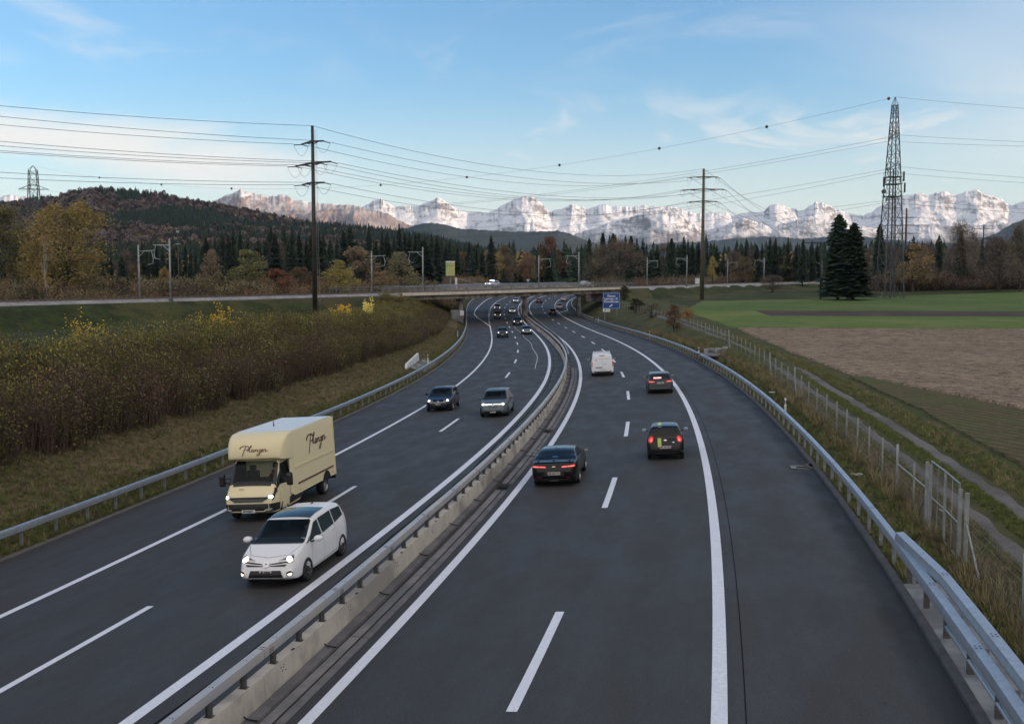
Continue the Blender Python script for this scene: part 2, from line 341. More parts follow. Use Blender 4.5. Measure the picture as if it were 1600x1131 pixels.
def grid_mesh(name, X, Y, Z, mats, uv=None, mi=None):
    h, w_ = X.shape; V = np.stack([X, Y, Z], -1).reshape(-1, 3)
    i = np.arange(h - 1)[:, None] * w_ + np.arange(w_ - 1)[None]; F = np.stack([i, i + 1, i + w_ + 1, i + w_], -1).reshape(-1, 4)
    me = bpy.data.meshes.new(name); me.vertices.add(len(V)); me.vertices.foreach_set('co', V.ravel())
    me.loops.add(F.size); me.loops.foreach_set('vertex_index', F.ravel()); me.polygons.add(len(F))
    me.polygons.foreach_set('loop_start', np.arange(0, F.size, 4)); me.polygons.foreach_set('loop_total', np.full(len(F), 4))
    for m_ in (mats if isinstance(mats, (list, tuple)) else [mats]): me.materials.append(m_)
    if mi is not None: me.polygons.foreach_set('material_index', np.asarray(mi).ravel().astype(np.int32))
    me.polygons.foreach_set('use_smooth', np.ones(len(F), bool))
    me.update(calc_edges=True); me.validate()
    if uv is not None:
        ul = me.uv_layers.new(name='UVMap'); U = np.stack(uv, -1).reshape(-1, 2)[F.ravel()]; ul.data.foreach_set('uv', U.ravel())
    return me

# ---------------------------------------------------------------- ground
def build_ground():
    a = np.linspace(-1, 1, 321); k = 7.2
    gx = 16500 * np.sinh(a * k) / np.sinh(k); gy = np.where(a > 0, 15500, 5700) * np.sinh(a * k) / np.sinh(k) + 60
    X, Y = np.meshgrid(gx, gy); Z, s, o, d = ground(X, Y, False)
    inside = (s > -92) & (s < 610) & (np.abs(o - 3.5) < 36)
    Z = np.where(inside & (d > 0), Z - .45, Z)
    Z = np.where(np.hypot(X, Y) > 1800, np.minimum(Z, 9) + np.clip((np.hypot(X, Y) - 1800) / 8000, 0, 1) * -20, Z)
    tag(link('ground', grid_mesh('ground', X, Y, Z, M['embank'])), kind='structure')
    # fine corridor strips beside the carriageways
    S_ = np.concatenate([np.arange(-60, 120, 1.0), np.arange(120, 330, 2.0), np.arange(330, 600, 6.0)])
    def mk(name, a, b, st, m_, side):
        offs = np.arange(a, b + 1e-6, st); SS, OO = np.meshgrid(S_, offs)
        ed = edgeL(SS) if side < 0 else edgeR(SS); O = ed + side * OO
        x, y, _ = surf(SS, O); z = ground(x, y)[0]
        z = np.where(OO < .06, np.minimum(surf(SS, ed)[2] - .01, surf(SS, O)[2] - .01), z)
        if side > 0: x, y, z = x[::-1], y[::-1], z[::-1]
        return tag(link(name, grid_mesh(name, x, y, z, m_)), kind='structure')
    mk('left_verge', 0.0, 2.2, .2, M['grass'], -1)
    mk('left_slope', 2.2, 12.2, .5, M['dry_slope'], -1)
    mk('left_bank', 12.2, 31.2, 1.0, M['grass'], -1)
    mk('right_verge', 0.0, 3.4, .2, M['grass'], 1)
    mk('right_bank', 3.4, 20.4, .5, M['track_grass'], 1)
build_ground()

# sheets of field lying a few centimetres proud of the ground
def field(name, L, Rr, m_, lift=.06, nu=60, nv=40, wob=1.0):
    """field between a left and a right boundary polyline (both from near to far), edges slightly uneven"""
    u, v = np.meshgrid(np.linspace(0, 1, nu) ** 1.6, np.linspace(0, 1, nv))
    def ev(P, t):
        P = np.array(P, float); k = np.linspace(0, 1, len(P)); return np.interp(t, k, P[:, 0]), np.interp(t, k, P[:, 1])
    lx, ly = ev(L, v); rx, ry = ev(Rr, v); X = lx * (1 - u) + rx * u; Y = ly * (1 - u) + ry * u
    Y = Y + (fbm(X, Y, 5, 9) - .5) * wob * 2; X = X + (fbm(X, Y, 5, 11) - .5) * wob
    iu, iv = np.meshgrid(np.arange(nu), np.arange(nv)); e = np.minimum.reduce([iu, nu - 1 - iu, iv, nv - 1 - iv])
    Z = ground(X, Y, False)[0] + lift + .08 - (e == 0) * .35      # the border dips into the ground: no cut edge shows
    return tag(link(name, grid_mesh(name, X, Y, Z, m_)), kind='structure')
field('green_field', [(33, 204), (46, 258)], [(300, 178), (420, 420)], M['green_field'], .05, 80, 50)
field('ploughed_strip', [(44, 180), (46, 203)], [(300, 158), (300, 182)], M['ploughed'], .06, 90, 20, .6)
field('grass_strip', [(30.5, 147), (33, 206)], [(300, 130), (300, 160)], M['bright_strip'], .04, 90, 24, .6)
field('stubble_field', [(41, 18), (33.5, 42), (29.3, 60), (25.8, 79), (27.2, 104), (29.2, 126), (31, 147)], [(250, -60), (250, -30), (250, 0), (250, 30), (255, 70), (260, 100), (270, 132)], M['stubble'], .07, 110, 90, .8)
field('crop_field', [(17.2, 20), (20.3, 42), (23.2, 60), (25.2, 79)], [(40, 19), (33, 42), (28.9, 60), (25.8, 79)], M['crop'], .05, 30, 50, .5)

# ---------------------------------------------------------------- carriageways and markings
def carriageway():
    s = np.concatenate([np.arange(-60, 240, 1.5), np.arange(240, 601, 4.0)])
    for name, cols in (('left_carriageway', 'L'), ('right_carriageway', 'R')):
        u = np.concatenate([np.linspace(0, .12, 7), np.linspace(.2, 1, 9)]) if cols == 'R' else np.concatenate([np.linspace(0, .84, 9), np.linspace(.88, 1, 5)]); U, SS = np.meshgrid(u, s)
        O = (edgeL(SS) * (1 - U) + 3.5 * U) if cols == 'L' else (3.4 * (1 - U) + edgeR(SS) * U)
        x, y, z = surf(SS, O); z = z + (0.0 if cols == 'L' else -.004 * (U < .01))
        o_ = tag(link(name, grid_mesh(name, x, y, z, M['asphalt'], uv=(O, SS))), kind='structure')
        if cols == 'L': global LEFT; LEFT = o_
        else: global RIGHT; RIGHT = o_
carriageway()
def ribbon(name, s0, s1, off, w, m_, h=.008, parent=None, step=1.5, kind='structure', skew=0.0):
    n = max(2, int(abs(s1 - s0) / step) + 1); s = np.linspace(s0, s1, n); o = np.array([off(v) if callable(off) else off for v in s], float)
    S2, O2 = np.stack([s - skew, s + skew], 1), np.stack([o - w / 2, o + w / 2], 1)
    x, y, z = surf(S2, O2); return tag(link(name, grid_mesh(name, x, y, z + h, m_, uv=(O2, S2)), parent), kind=kind)
A_, B_, W_ = 4.969, 1.814, 3.736
dmL = lambda s: float(ip(_dm, s))
ribbon('edge_line', -30, 590, A_, .27, M['paint'], parent=RIGHT)
def r3(s): return A_ + 2 * W_
ribbon('edge_line', -30, 258, r3, .29, M['paint'], parent=RIGHT)
ribbon('edge_line', 258, 590, r3, .20, M['paint'], parent=RIGHT)
ribbon('edge_line', 258, 590, lambda s: np.interp(s, [258, 274, 305, 345, 372, 600], [12.6, 15.6, 16.05, 16.2, 16.4, 16.6]), .24, M['paint'], parent=RIGHT)
ribbon('edge_line', -30, 590, lambda s: B_ - dmL(s), .29, M['paint'], parent=LEFT)
ribbon('edge_line', -30, 190, lambda s: B_ - 2 * W_ - dmL(s), .22, M['paint'], parent=LEFT)
ribbon('edge_line', 189, 590, lambda s: np.interp(s, [189, 209, 225, 242, 261, 295, 324, 600], [-5.72, -7.06, -8.5, -9.4, -9.35, -9.2, -9.8, -10.2]), .24, M['paint'], parent=LEFT)
ribbon('edge_line', 270, 590, lambda s: B_ - 2 * W_ - dmL(s), .22, M['paint'], parent=LEFT)
for k in range(17): ribbon('line_block', 191 + k * 4.6, 193 + k * 4.6, lambda s: B_ - 2 * W_ - dmL(s), .3, M['paint'], parent=LEFT, step=1)
for k in range(-1, 26):
    c = 2.98 + 18 * k
    ribbon('lane_dash', c - 3, c + 3, A_ + W_, .21, M['paint'], parent=RIGHT, step=1.5)
for k in range(-1, 26):
    c = 5.79 + 18 * k
    if k == 0: a, b = -1.8, 5.9
    elif k == 1: a, b = 16.2, 22.4
    else: a, b = c - 3, c + 3
    if k == -1: continue
    ribbon('lane_dash', a, b, lambda s: B_ - W_ - dmL(s), .19, M['paint'], parent=LEFT, step=1.5)
ribbon('joint_seal', -30, 250, lambda s: 12.90, .022, M['seal'], .006, RIGHT)
ribbon('joint_seal', -30, 120, lambda s: 2.35 + .05 * math.sin(s * .31) + .03 * math.sin(s * 1.3), .06, M['seal'], .006, LEFT)
ribbon('crack_seal', 84, 196, lambda s: -.1 + .9 * math.sin(s * .021 + .4) + .1 * math.sin(s * .2), .05, M['paint'], .006, LEFT)
# gutter dirt along the right kerb
# ---------------------------------------------------------------- kerbs
def profile_strip(name, s, prof, m_, closed=True, parent=None, kind=None, base=None, step=None):
    """prof: list of (o, z) above the road plane (may be callables of s)"""
    mb = MB(); rows = []
    for v in s:
        row = []
        for (o, z) in prof:
            ov = o(v) if callable(o) else o; zv = z(v) if callable(z) else z
            row.append(rp(v, ov, zv))
        rows.append(row)
    mb.sweep(rows, closed=closed, caps=True)
    ob = mb.build(name, m_, parent); me = ob.data; autosmooth(me, 30)
    return tag(ob, kind=kind) if kind else ob
for i, a in enumerate(np.arange(-30, 330, 10.0)):
    b = a + 9.985; s = np.linspace(a, b, 7); 
    if 24.4 < a + 5 < 25.4: pass
    profile_strip('kerb', s, [(lambda v: edgeR(v) + .0, -.1), (lambda v: edgeR(v) + .0, .085), (lambda v: edgeR(v) + .03, .11), (lambda v: edgeR(v) + .17, .115), (lambda v: edgeR(v) + .19, -.1)], M['kerb'], kind='structure')
for i, a in enumerate(np.arange(-30, 330, 10.0)):
    s = np.linspace(a, a + 9.985, 7)
    profile_strip('gutter_stone', s, [(lambda v: edgeL(v) - .02, -.1), (lambda v: edgeL(v) - .02, .03), (lambda v: edgeL(v) - .28, .04), (lambda v: edgeL(v) - .30, -.1)], M['kerb_left'], kind='structure')
profile_strip('concrete_slab', np.linspace(-40, 7.75, 24), [(16.80, -.1), (16.80, .10), (17.75, .12), (17.75, -.1)], M['slab'], kind='structure')

# ---------------------------------------------------------------- median barrier
def mo(s): return float(np.interp(s, [0, 5, 12, 90, 105, 126, 170, 225, 300, 600], [3.78, 3.74, 3.66, 3.62, 3.47, 3.15, 2.85, 2.56, 2.5, 2.5]))
WALLH = .56
mb_root = thing('median_barrier', 'long concrete wall with a steel rail on short posts dividing the two carriageways', 'crash barrier', rp(0, 3.7))
def child_local(o, root):
    """keep world coordinates for a mesh written in world space"""
    o.matrix_parent_inverse = root.matrix_basis.inverted(); return o
bpy.context.view_layer.update()
def wchild(o, root):
    o.parent = root; o.matrix_parent_inverse = Matrix.LocRotScale(root.location, root.rotation_euler, root.scale).inverted(); return o
for a in np.arange(-40, 330, 4.0):
    s = np.linspace(a + .006, a + 3.994, 5)
    o = profile_strip('wall_block', s, [(lambda v: mo(v) + .12, -.05), (lambda v: mo(v) + .10, .14), (lambda v: mo(v) + .06, WALLH), (lambda v: mo(v) - .16, WALLH), (lambda v: mo(v) - .24, -.05)][::-1], M['concrete'])
    wchild(o, mb_root)
    o = profile_strip('wall_foot', s, [(lambda v: mo(v) + .13, -.04), (lambda v: mo(v) + .13, .10), (lambda v: mo(v) + .34, .085), (lambda v: mo(v) + .34, -.04)][::-1], M['concrete_dark'])
    wchild(o, mb_root)
RH0, RH1 = .90, 1.08
for a in np.arange(-40, 330, 4.0):
    s = np.linspace(a + .01, a + 3.99, 5)
    o = profile_strip('rail', s, [(lambda v: mo(v) + .085, RH0), (lambda v: mo(v) + .095, RH0 + .09), (lambda v: mo(v) + .075, RH1), (lambda v: mo(v) - .075, RH1 + .012), (lambda v: mo(v) - .095, RH1 - .09), (lambda v: mo(v) - .085, RH0)][::-1], M['rail_warm'])
    wchild(o, mb_root)
def place_local(s, o, h=0.0):
    p = rp(s, o, h); return Matrix.Translation(p) @ Matrix.Rotation(-heading(s), 4, 'Z')
mbp = MB(); mbp.box(0, 0, .19, .10, .012, .38); mbp.box(.045, 0, .19, .012, .09, .38); mbp.box(-.045, 0, .19, .012, .09, .38); mbp.box(0, 0, .008, .17, .15, .016)
POSTME = mbp.mesh('barrier_post', M['post'])
def put_shared(name, me, root, s, o, h):
    ob = bpy.data.objects.new(name, me); COL.objects.link(ob); ob.parent = root
    ob.matrix_parent_inverse = Matrix.LocRotScale(root.location, root.rotation_euler, root.scale).inverted()
    ob.matrix_basis = place_local(s, o, h); return ob
for k in range(-24, 180):
    s = .7 + 1.333 * k
    if s > 240: break
    put_shared('post', POSTME, mb_root, s, mo(s) - .05, WALLH - .01)
# bolt heads and splice bars: small pairs on the rail
mbb = MB()
for dx in (-.03, .03): mbb.tube([(dx, 0, 0), (dx, 0, .010)], .010, 6)
BOLT = mbb.mesh('bolt_pair', M['hole'])
mbs = MB()
for dy in (-.05, .05): mbs.box(0, dy, .003, .13, .012, .006)
for dy in (-.08, -.03, .03, .08):
    for dz in (-.05, .0): mbs.box(.098, dy + .25, -.09 + dz, .008, .018, .018)
SPL = mbs.mesh('splice', M['hole'])
for k in range(-14, 60):
    s = .7 + 1.333 * k; put_shared('bolt_pair', BOLT, mb_root, s, mo(s), RH1 + .004)
for k in range(-8, 22):
    s = 4 * k + .05; tag(put_shared('splice', SPL, mb_root, s, mo(s), RH1 + .006), kind='stuff')
# lifting eyes, cable bows and core holes in the wall face
mbe = MB(); mbe.box(0, 0, .006, .05, .11, .008); EYE = mbe.mesh('lifting_slot', M['hole'])
mbh = MB(); rr = random.Random(3)
for j in range(11): mbh.tube([(0, rr.uniform(-.11, .11), rr.uniform(-.16, .16)), (.006, 0, 0)], .010, 5) if False else mbh.box(.0, rr.uniform(-.12, .12), rr.uniform(-.17, .17), .012, .016, .016)
HOLES = mbh.mesh('core_holes', M['hole'])
mbc = MB(); mbc.tube([(.10, -.02, .10), (.16, .0, .05), (.28, .02, .03), (.36, .03, .02)], .016, 6); BOW = mbc.mesh('cable_bow', M['hole'])
for k in range(-4, 26):
    s = 4 * k + .9
    put_shared('lifting_slot', EYE, mb_root, s + .6, mo(s) + .03, WALLH + .002)
    put_shared('core_holes', HOLES, mb_root, s, mo(s) + .082, .33)
    put_shared('cable_bow', BOW, mb_root, s + 2.1, mo(s) + .03, .08)
# second rail on the right side further on, up to and beyond the pier
rail2 = thing('median_guardrail', 'second steel guardrail curving beside the middle bridge pier towards the right carriageway', 'guardrail', rp(110, 4.2))
def ro2(s): return float(np.interp(s, [95, 115, 180, 260, 600], [3.95, 4.05, 4.25, 4.2, 4.2]))
for a in np.arange(96, 330, 4.0):
    s = np.linspace(a, a + 3.99, 4); d = .5 if a < 98 else 0
    o = profile_strip('rail', s, [(lambda v: ro2(v) + .07, .52), (lambda v: ro2(v) + .08, .72), (lambda v: ro2(v) - .07, .74), (lambda v: ro2(v) - .07, .52)][::-1], M['galv_dull']); wchild(o, rail2)
mbq = MB(); mbq.box(0, 0, .26, .09, .06, .54); PM2 = mbq.mesh('rail_post', M['post'])
for s in np.arange(97, 320, 2.0): put_shared('post', PM2, rail2, s, ro2(s), 0)
# drain strip between barrier and right edge line, in lengths
for k, (a, b) in enumerate([(-30, -8), (-8, -2), (-2, 4), (4, 10), (10, 16), (16, 21.6), (23, 30), (30.3, 38), (39.5, 50), (50.3, 60), (60.3, 72), (72.5, 84)]):
    s = np.linspace(a + .02, b - .02, 6)
    profile_strip('drain_strip', s, [(4.16, -.05), (4.16, .035), (4.37, .035), (4.37, -.05)][::-1], M['strip'], kind='structure')
    profile_strip('drain_edge', s, [(4.425, -.05), (4.425, .028), (4.60, .022), (4.60, -.05)][::-1], M['concrete_dark'], kind='structure')
ribbon('drain_slot', -30, 84, 4.4, .05, M['hole'], .012)
ribbon('drain_gap', -30, 90, lambda s: mo(s) + .40 if s < 5 else mo(s) + .43, .10, M['rust'], .010)
for s in (22.3, 38.8): 
    mb = MB(); mb.box(0, 0, .02, .34, .5, .04); ob = mb.build('gully_grate', M['hole'], RIGHT); ob.matrix_basis = place_local(s, 4.33, .02)

# ---------------------------------------------------------------- side guardrails
def guardrail(name, label, off, s0, s1, side, m_, z0=.60, z1=.80, wd=.17, post=2.0, pm=None):
    root = thing(name, label, 'guardrail', rp((s0 + s1) / 2, off((s0 + s1) / 2)))
    n = int((s1 - s0) / 4)
    for k in range(n):
        a = s0 + 4 * k; s = np.linspace(a, a + 3.992, 4)
        o = profile_strip('rail', s, [(lambda v: off(v) - side * wd / 2, z0), (lambda v: off(v) - side * (wd / 2 + .015), z0 + .09), (lambda v: off(v) - side * wd / 2 * .9, z1), (lambda v: off(v) + side * wd / 2 * .9, z1 + .015), (lambda v: off(v) + side * wd / 2, z0)][::side], m_); wchild(o, root)
    me = pm or GP
    for s in np.arange(s0 + .6, s1, post): put_shared('post', me, root, s, off(s) + side * .02, -.05)
    for s in np.arange(s0, min(s1, s0 + 110), 4.0): tag(put_shared('splice', SPL2, root, s + .02, off(s), z1 + .012), kind='stuff')
    return root
mb = MB(); mb.box(0, 0, .33, .10, .055, .62); GP = mb.mesh('guard_post', M['galv_dull'])
mb = MB()
for dx in (-.04, .04):
    for dy in (-.06, .06): mb.box(dx, dy, .006, .026, .026, .006)
SPL2 = mb.mesh('bolt_group', M['hole'])
guardrail('guardrail', 'long steel box guardrail along the foot of the brown slope, left of the oncoming lanes', lambda s: edgeL(s) - .52, -30, 198, -1, M['galv'])
guardrail('guardrail', 'long steel box guardrail on posts in the grass verge right of the shoulder', lambda s: edgeR(s) + .30, 9.2, 209, 1, M['galv'])
guardrail('guardrail', 'steel guardrail under the bridge past the right concrete pier', lambda s: edgeR(s) + .42, 213, 330, 1, M['galv'], post=3)
guardrail('guardrail', 'steel guardrail behind the left bridge pier beside the slip road', lambda s: edgeL(s) - .4, 200, 330, -1, M['galv'], post=3)
mb = MB(); mb.box(0, 0, .33, .12, .09, .66); mb.box(0, 0, .012, .30, .26, .024); GPP = mb.mesh('plate_post', M['post'])
fr = guardrail('guardrail', 'lower of the two box rails above the concrete slab and round tube at bottom right', lambda s: 16.96 + .0 * s, -38.8, 9.2, 1, M['galv'], .58, .80, .20, pm=GPP)
rrl = guardrail('guardrail', 'higher rear box rail that splits off beside the bottom right concrete slab', lambda s: float(np.interp(s, [-40, 5.2, 9.2], [17.30, 17.22, 16.98])), -38.8, 9.2, 1, M['galv'], .80, 1.02, .20, pm=GP)
mb = MB(); pts = [rp(s, 16.96, .36) for s in np.linspace(-30, 3.7, 20)]; mb.tube(pts, .048, 10); o = mb.build('tube', M['galv'], smooth=True); wchild(o, fr)
# drain gully at the right kerb
gr = thing('drain_gully', 'small road gully with a rusty frame and moss at the right kerb', 'drain', rp(25.0, 16.3, .004), -heading(25))
mb = MB(); mb.box(0, 0, .006, 1.0, .72, .012); o = mb.build('frame', M['slab'], gr)
mb = MB(); mb.box(.05, 0, .016, .66, .36, .008); o = mb.build('grate', M['hole'], gr)
mb = MB()
for q in range(9): mb.box(.25 + .35 * random.random(), -.3 + .6 * random.random(), .06, .22, .25, .10, random.random() * 3)
o = mb.build('stone', M['concrete_dark'], gr); tag(o, kind='stuff')

# ---------------------------------------------------------------- delineator posts
M['white_plastic'] = noisy('white plastic', (.72, .73, .74), (.6, .61, .62), 4, .5)
M['black_plastic'] = mat('black plastic', (.02, .02, .022), .5)
def delineator(label, s, o, h=1.0, dark=False):
    x, y, z = rp(s, o); z = gz(x, y); t = thing('delineator_post', label, 'marker post', (x, y, z - .05), -heading(s), 'marker posts behind the guardrails')
    mb = MB(); mb.sweep([[(-.06 * k, -.04, q), (.06 * k, -.04, q), (.045 * k, .04, q), (-.045 * k, .04, q)] for q, k in ((0, 1), (h - .05, 1), (h, .6))], closed=True, caps=True); mb.build('post', M['white_plastic'], t)
    mb = MB(); mb.sweep([[(-.064, -.043, q), (.064, -.043, q), (.049, .043, q), (-.049, .043, q)] for q in (h - .34, h - .14)], closed=True, caps=True); mb.build('band', M['black_plastic'], t)
    mb = MB(); mb.box(0, -.045, h - .24, .045, .006, .13); mb.build('reflector', M['white_plastic'], t)
delineator('white marker post with a black band in the right verge, nearest to the camera', 41.6, 17.55, 1.15)
delineator('white marker post standing by the rubble hole in the right verge', 92, 17.6, 1.15)
delineator('small white marker post on the right verge far short of the blue sign', 136, 17.6, 1.15)
delineator('white marker post right beneath the blue exit sign', 205, 17.5, 1.1)
delineator('marker post with a black cap behind the left rail beside the concrete headwall', 92.5, -11.1, 1.2)
delineator('small marker post on the left verge a little short of the bridge pier', 150, -11.2, 1.1)
# ---------------------------------------------------------------- drainage headwalls
_hx, _hy, _ = rp(88, -12.2); t = thing('headwall', 'white concrete headwall with a paved apron in the brown left slope', 'drain wall', (_hx, _hy, gz(_hx, _hy)))
def _w(s, o, h): x, y, _ = rp(s, o); return (x, y, gz(x, y) + h)
rows_ = []
for s_, o_, h_ in ((82.5, -12.05, .10), (83.3, -12.1, .50), (87, -12.15, .66), (90, -12.2, .76), (93.5, -12.3, .84)):
    rows_.append([_w(s_, o_ - .15, -.4), _w(s_, o_ + .15, -.4), tuple(np.array(_w(s_, o_ + .1, h_))), tuple(np.array(_w(s_, o_ - .1, h_)))])
mb = MB(); mb.sweep(rows_, closed=True, caps=True); wchild(mb.build('wall', noisy('white concrete', (.66, .67, .68), (.52, .53, .54), 1.2, .8, bump=.2), None), t)
mb = MB(); mb.sweep([[_w(s_, o_, .10) for o_ in np.linspace(-10.5, -12.05, 5)] for s_ in np.linspace(84.5, 97, 8)]); wchild(mb.build('apron', M['slab'], None), t)
M['rubble'] = noisy('rubble', (.33, .36, .38), (.2, .215, .225), 1.6, .85, bump=.4, c2=(.10, .11, .09), s2=.5)
x, y, z = rp(88, 19.2); t = thing('headwall', 'pale rubble headwall sunk in the right verge behind the guardrail', 'drain wall', (x, y, gz(x, y)), -heading(88))
mb = MB()
for q in range(14):
    a = random.random(); mb.box(-1.6 + 3.0 * a, random.uniform(-.5, .5) + 1.0 * a, -.05 + random.uniform(-.1, .35), random.uniform(.4, .9), random.uniform(.3, .6), random.uniform(.3, .7), random.random() * 3)
mb.build('stone', M['rubble'], t); tag(t.children[0], kind='stuff')
mb = MB(); mb.box(-1.0, -2.6, .0, 2.6, 3.2, .12, .2); mb.build('apron', M['concrete_dark'], t)

# ---------------------------------------------------------------- gravel track beside the fence
def rut(name, o0, w):
    s = np.concatenate([np.arange(-60, 120, 1.0), np.arange(120, 180, 2)]); off = lambda v: np.interp(v, [0, 40, 54, 73, 84, 102, 130, 175], [0, .1, .1, 1.0, 1.3, 1.7, 2.3, 3.0])
    u = np.linspace(-.5, .5, 7); U, SS = np.meshgrid(u, s); O = o0 + off(SS) + U * (w + .18 * np.sin(SS * 1.7) + .12 * np.sin(SS * 4.3 + o0))
    x, y, _ = surf(SS, O); z = ground(x, y)[0] + .035 - (np.abs(U) > .45) * .10
    return tag(link(name, grid_mesh(name, x, y, z, M['track'])), kind='structure')
rut('gravel_track', 20.45, .85); rut('gravel_track', 22.15, .75)

# ---------------------------------------------------------------- wire fence with gate
M['fence_post'] = noisy('fence post', (.34, .35, .34), (.24, .25, .245), 3, .55, .3)
M['fence_thin'] = noisy('thin fence post', (.28, .29, .26), (.20, .205, .185), 3, .6, .2)
M['wire'] = mat('fence wire', (.16, .165, .165), .5, .6)
def fo(s): return float(np.interp(s, [-60, 14, 40, 65, 102, 125, 160, 210, 330], [18.75, 18.75, 18.9, 19.5, 20.9, 21.3, 22.3, 23.5, 25]))
def fpt(s, dz=0, do=0):
    x, y, _ = rp(s, fo(s) + do); return (x, y, gz(x, y) + dz)
fence = thing('wire_fence', 'wire mesh fence on steel posts between the motorway verge and the gravel track', 'fence', fpt(40))
sposts = list(np.arange(16.4, 34, 2.75)) + list(np.arange(36, 128, 3.2)) + list(np.arange(131, 214, 4.5)) + [-14, -10.5, -7, -3.2, .6, 4.9]
FH = 1.62
mbt = MB(); mbt.tube([(0, 0, -.2), (0, 0, FH)], .034, 8); TH = mbt.mesh('fence_post', M['fence_thin'], True)
mbt = MB(); mbt.tube([(0, 0, -.2), (0, 0, FH + .15), (0, 0, FH + .17)], [.045, .045, .02], 10); TK = mbt.mesh('fence_post_thick', M['fence_post'], True)
thick = {}
for k, s in enumerate(sorted(sposts)):
    heavy = any(abs(s - q) < 1.6 for q in (19.2, 48.8, 62, 90, 4.9)); p = fpt(s)
    ob = bpy.data.objects.new('post', TK if heavy else TH); COL.objects.link(ob); ob.parent = fence
    ob.matrix_parent_inverse = Matrix.Translation(fence.location).inverted(); ob.matrix_basis = Matrix.Translation(p) @ Matrix.Rotation(random.uniform(-.02, .02), 4, 'X')
    if heavy and s > 25:
        mb = MB(); mb.beam((p[0], p[1], p[2] + 1.35), fpt(s - 1.1, 0), .035); wchild(mb.build('brace', M['fence_post']), fence)
        mb = MB(); mb.beam((p[0], p[1], p[2] + 1.35), fpt(s + 1.1, 0), .035); wchild(mb.build('brace', M['fence_post']), fence)
ss = sorted(sposts); mb = MB()
def wire_run(a, b):
    n = max(2, int((b - a) / 1.5)); sv = np.linspace(a, b, n)
    for h in (.12, .32, .52, .72, .92, 1.12, 1.32, 1.52):
        P = [fpt(s, h) for s in sv]
        for q in range(len(P) - 1): mb.beam(P[q], P[q + 1], .006)
wire_run(-14, 9.7); wire_run(14.2, 130)
for s in list(np.arange(-14, 9.5, .22)) + list(np.arange(14.4, 60, .22)): mb.beam(fpt(s, .1), fpt(s, 1.52), .005)
tag(wchild(mb.build('wire_mesh', M['wire']), fence), kind='stuff')
# the gate section
gate = thing('field_gate', 'double steel gate of tube and wire in the fence with thick round posts', 'gate', fpt(12))
def gb(name, a, b, r=.03, m_='fence_post'):
    mb = MB(); mb.tube([a, b], r, 10); return wchild(mb.build(name, M[m_], smooth=False), gate)
GZ = gz(*fpt(12)[:2])
for s, r, h in ((14.6, .055, 2.0), (14.1, .055, 2.0), (10.6, .055, 2.0), (9.9, .06, 2.05)): gb('gate_post', fpt(s, -.2), fpt(s, h), r)
for a, b in ((14.0, 12.35), (12.25, 10.7)):
    A0, A1, B0, B1 = fpt(a, .12), fpt(a, 2.12), fpt(b, .12), fpt(b, 2.12)
    gb('gate_frame', A0, A1, .026); gb('gate_frame', B0, B1, .026); gb('top_tube', A1, B1, .026); gb('bottom_tube', A0, B0, .026)
    mA, mB = fpt(a, 1.05), fpt(b, 1.05); gb('middle_tube', mA, mB, .02)
    c0, c1 = fpt((a + b) / 2, .12), fpt((a + b) / 2, 2.1); gb('upright', c0, c1, .012)
gb('latch', fpt(12.45, 1.0, -.1), fpt(12.1, 1.02, -.05), .02)
gb('rail_bar', fpt(19.2, 1.1), fpt(14.6, 1.2), .026); gb('brace', fpt(9.9, 1.25), fpt(8.3, .0), .026); gb('brace', fpt(14.6, 1.0), fpt(15.9, .0), .02)
mb = MB()
for q in np.arange(10.75, 14.0, .12): mb.beam(fpt(q, .14), fpt(q, 2.08), .004)
for h in np.arange(.2, 2.1, .12): mb.beam(fpt(10.75, h), fpt(13.98, h), .004)
tag(wchild(mb.build('wire_mesh', M['wire']), gate), kind='stuff')

# ---------------------------------------------------------------- railway
def rail_strip(name, ns, zs, t0, t1, m_, step=4.0, kind='structure', ext=None, parent=None, wob=0.0):
    t = np.arange(t0, t1 + .1, step); N_, T = np.meshgrid(ns, t); Z_ = np.array(zs)[None] + railz(T)
    X, Y, _ = rail(T, N_); Z = Z_ + (fbm(X, Y, 1.2, 4, 2) - .5) * wob
    return tag(link(name, grid_mesh(name, X[:, ::-1], Y[:, ::-1], Z[:, ::-1], m_), parent), kind=kind)
nn = [-1.6, -1.2, -.6, 0.2, 1.4, 3, 4.2, 5.8, 7, 8.6, 9.8, 10.6, 11.4]
zz_ = [-.95, -.75, -.4, -.05, 0, 0, .0, .0, 0, 0, -.05, -.4, -.9]
rail_strip('ballast_bed', nn, zz_, -260, -20, M['ballast'], 1.0, wob=.18)
rail_strip('ballast_bed', nn, zz_, 72, 330, M['ballast'], 1.5, wob=.18)
M['steel_rail'] = noisy('rail steel', (.24, .20, .17), (.14, .11, .09), 3, .4, .7)
M['sleeper'] = noisy('sleeper', (.16, .15, .14), (.10, .095, .09), 2, .8)
for n0 in (2.9, 7.3):
    for q in (-.72, .72):
        mb = MB(); rows_ = []
        for t in np.arange(-260, 331, 10.0):
            z = float(railz(t)); rows_.append([rail(t, n0 + q + dx, z + dz) for dx, dz in ((-.04, .06), (.04, .06), (.035, .2), (-.035, .2))])
        mb.sweep(rows_, closed=True, caps=True); tag(mb.build('track_rail', M['steel_rail']), 'steel rail of the railway on the ballast embankment', 'rail', 'rails of the railway line')
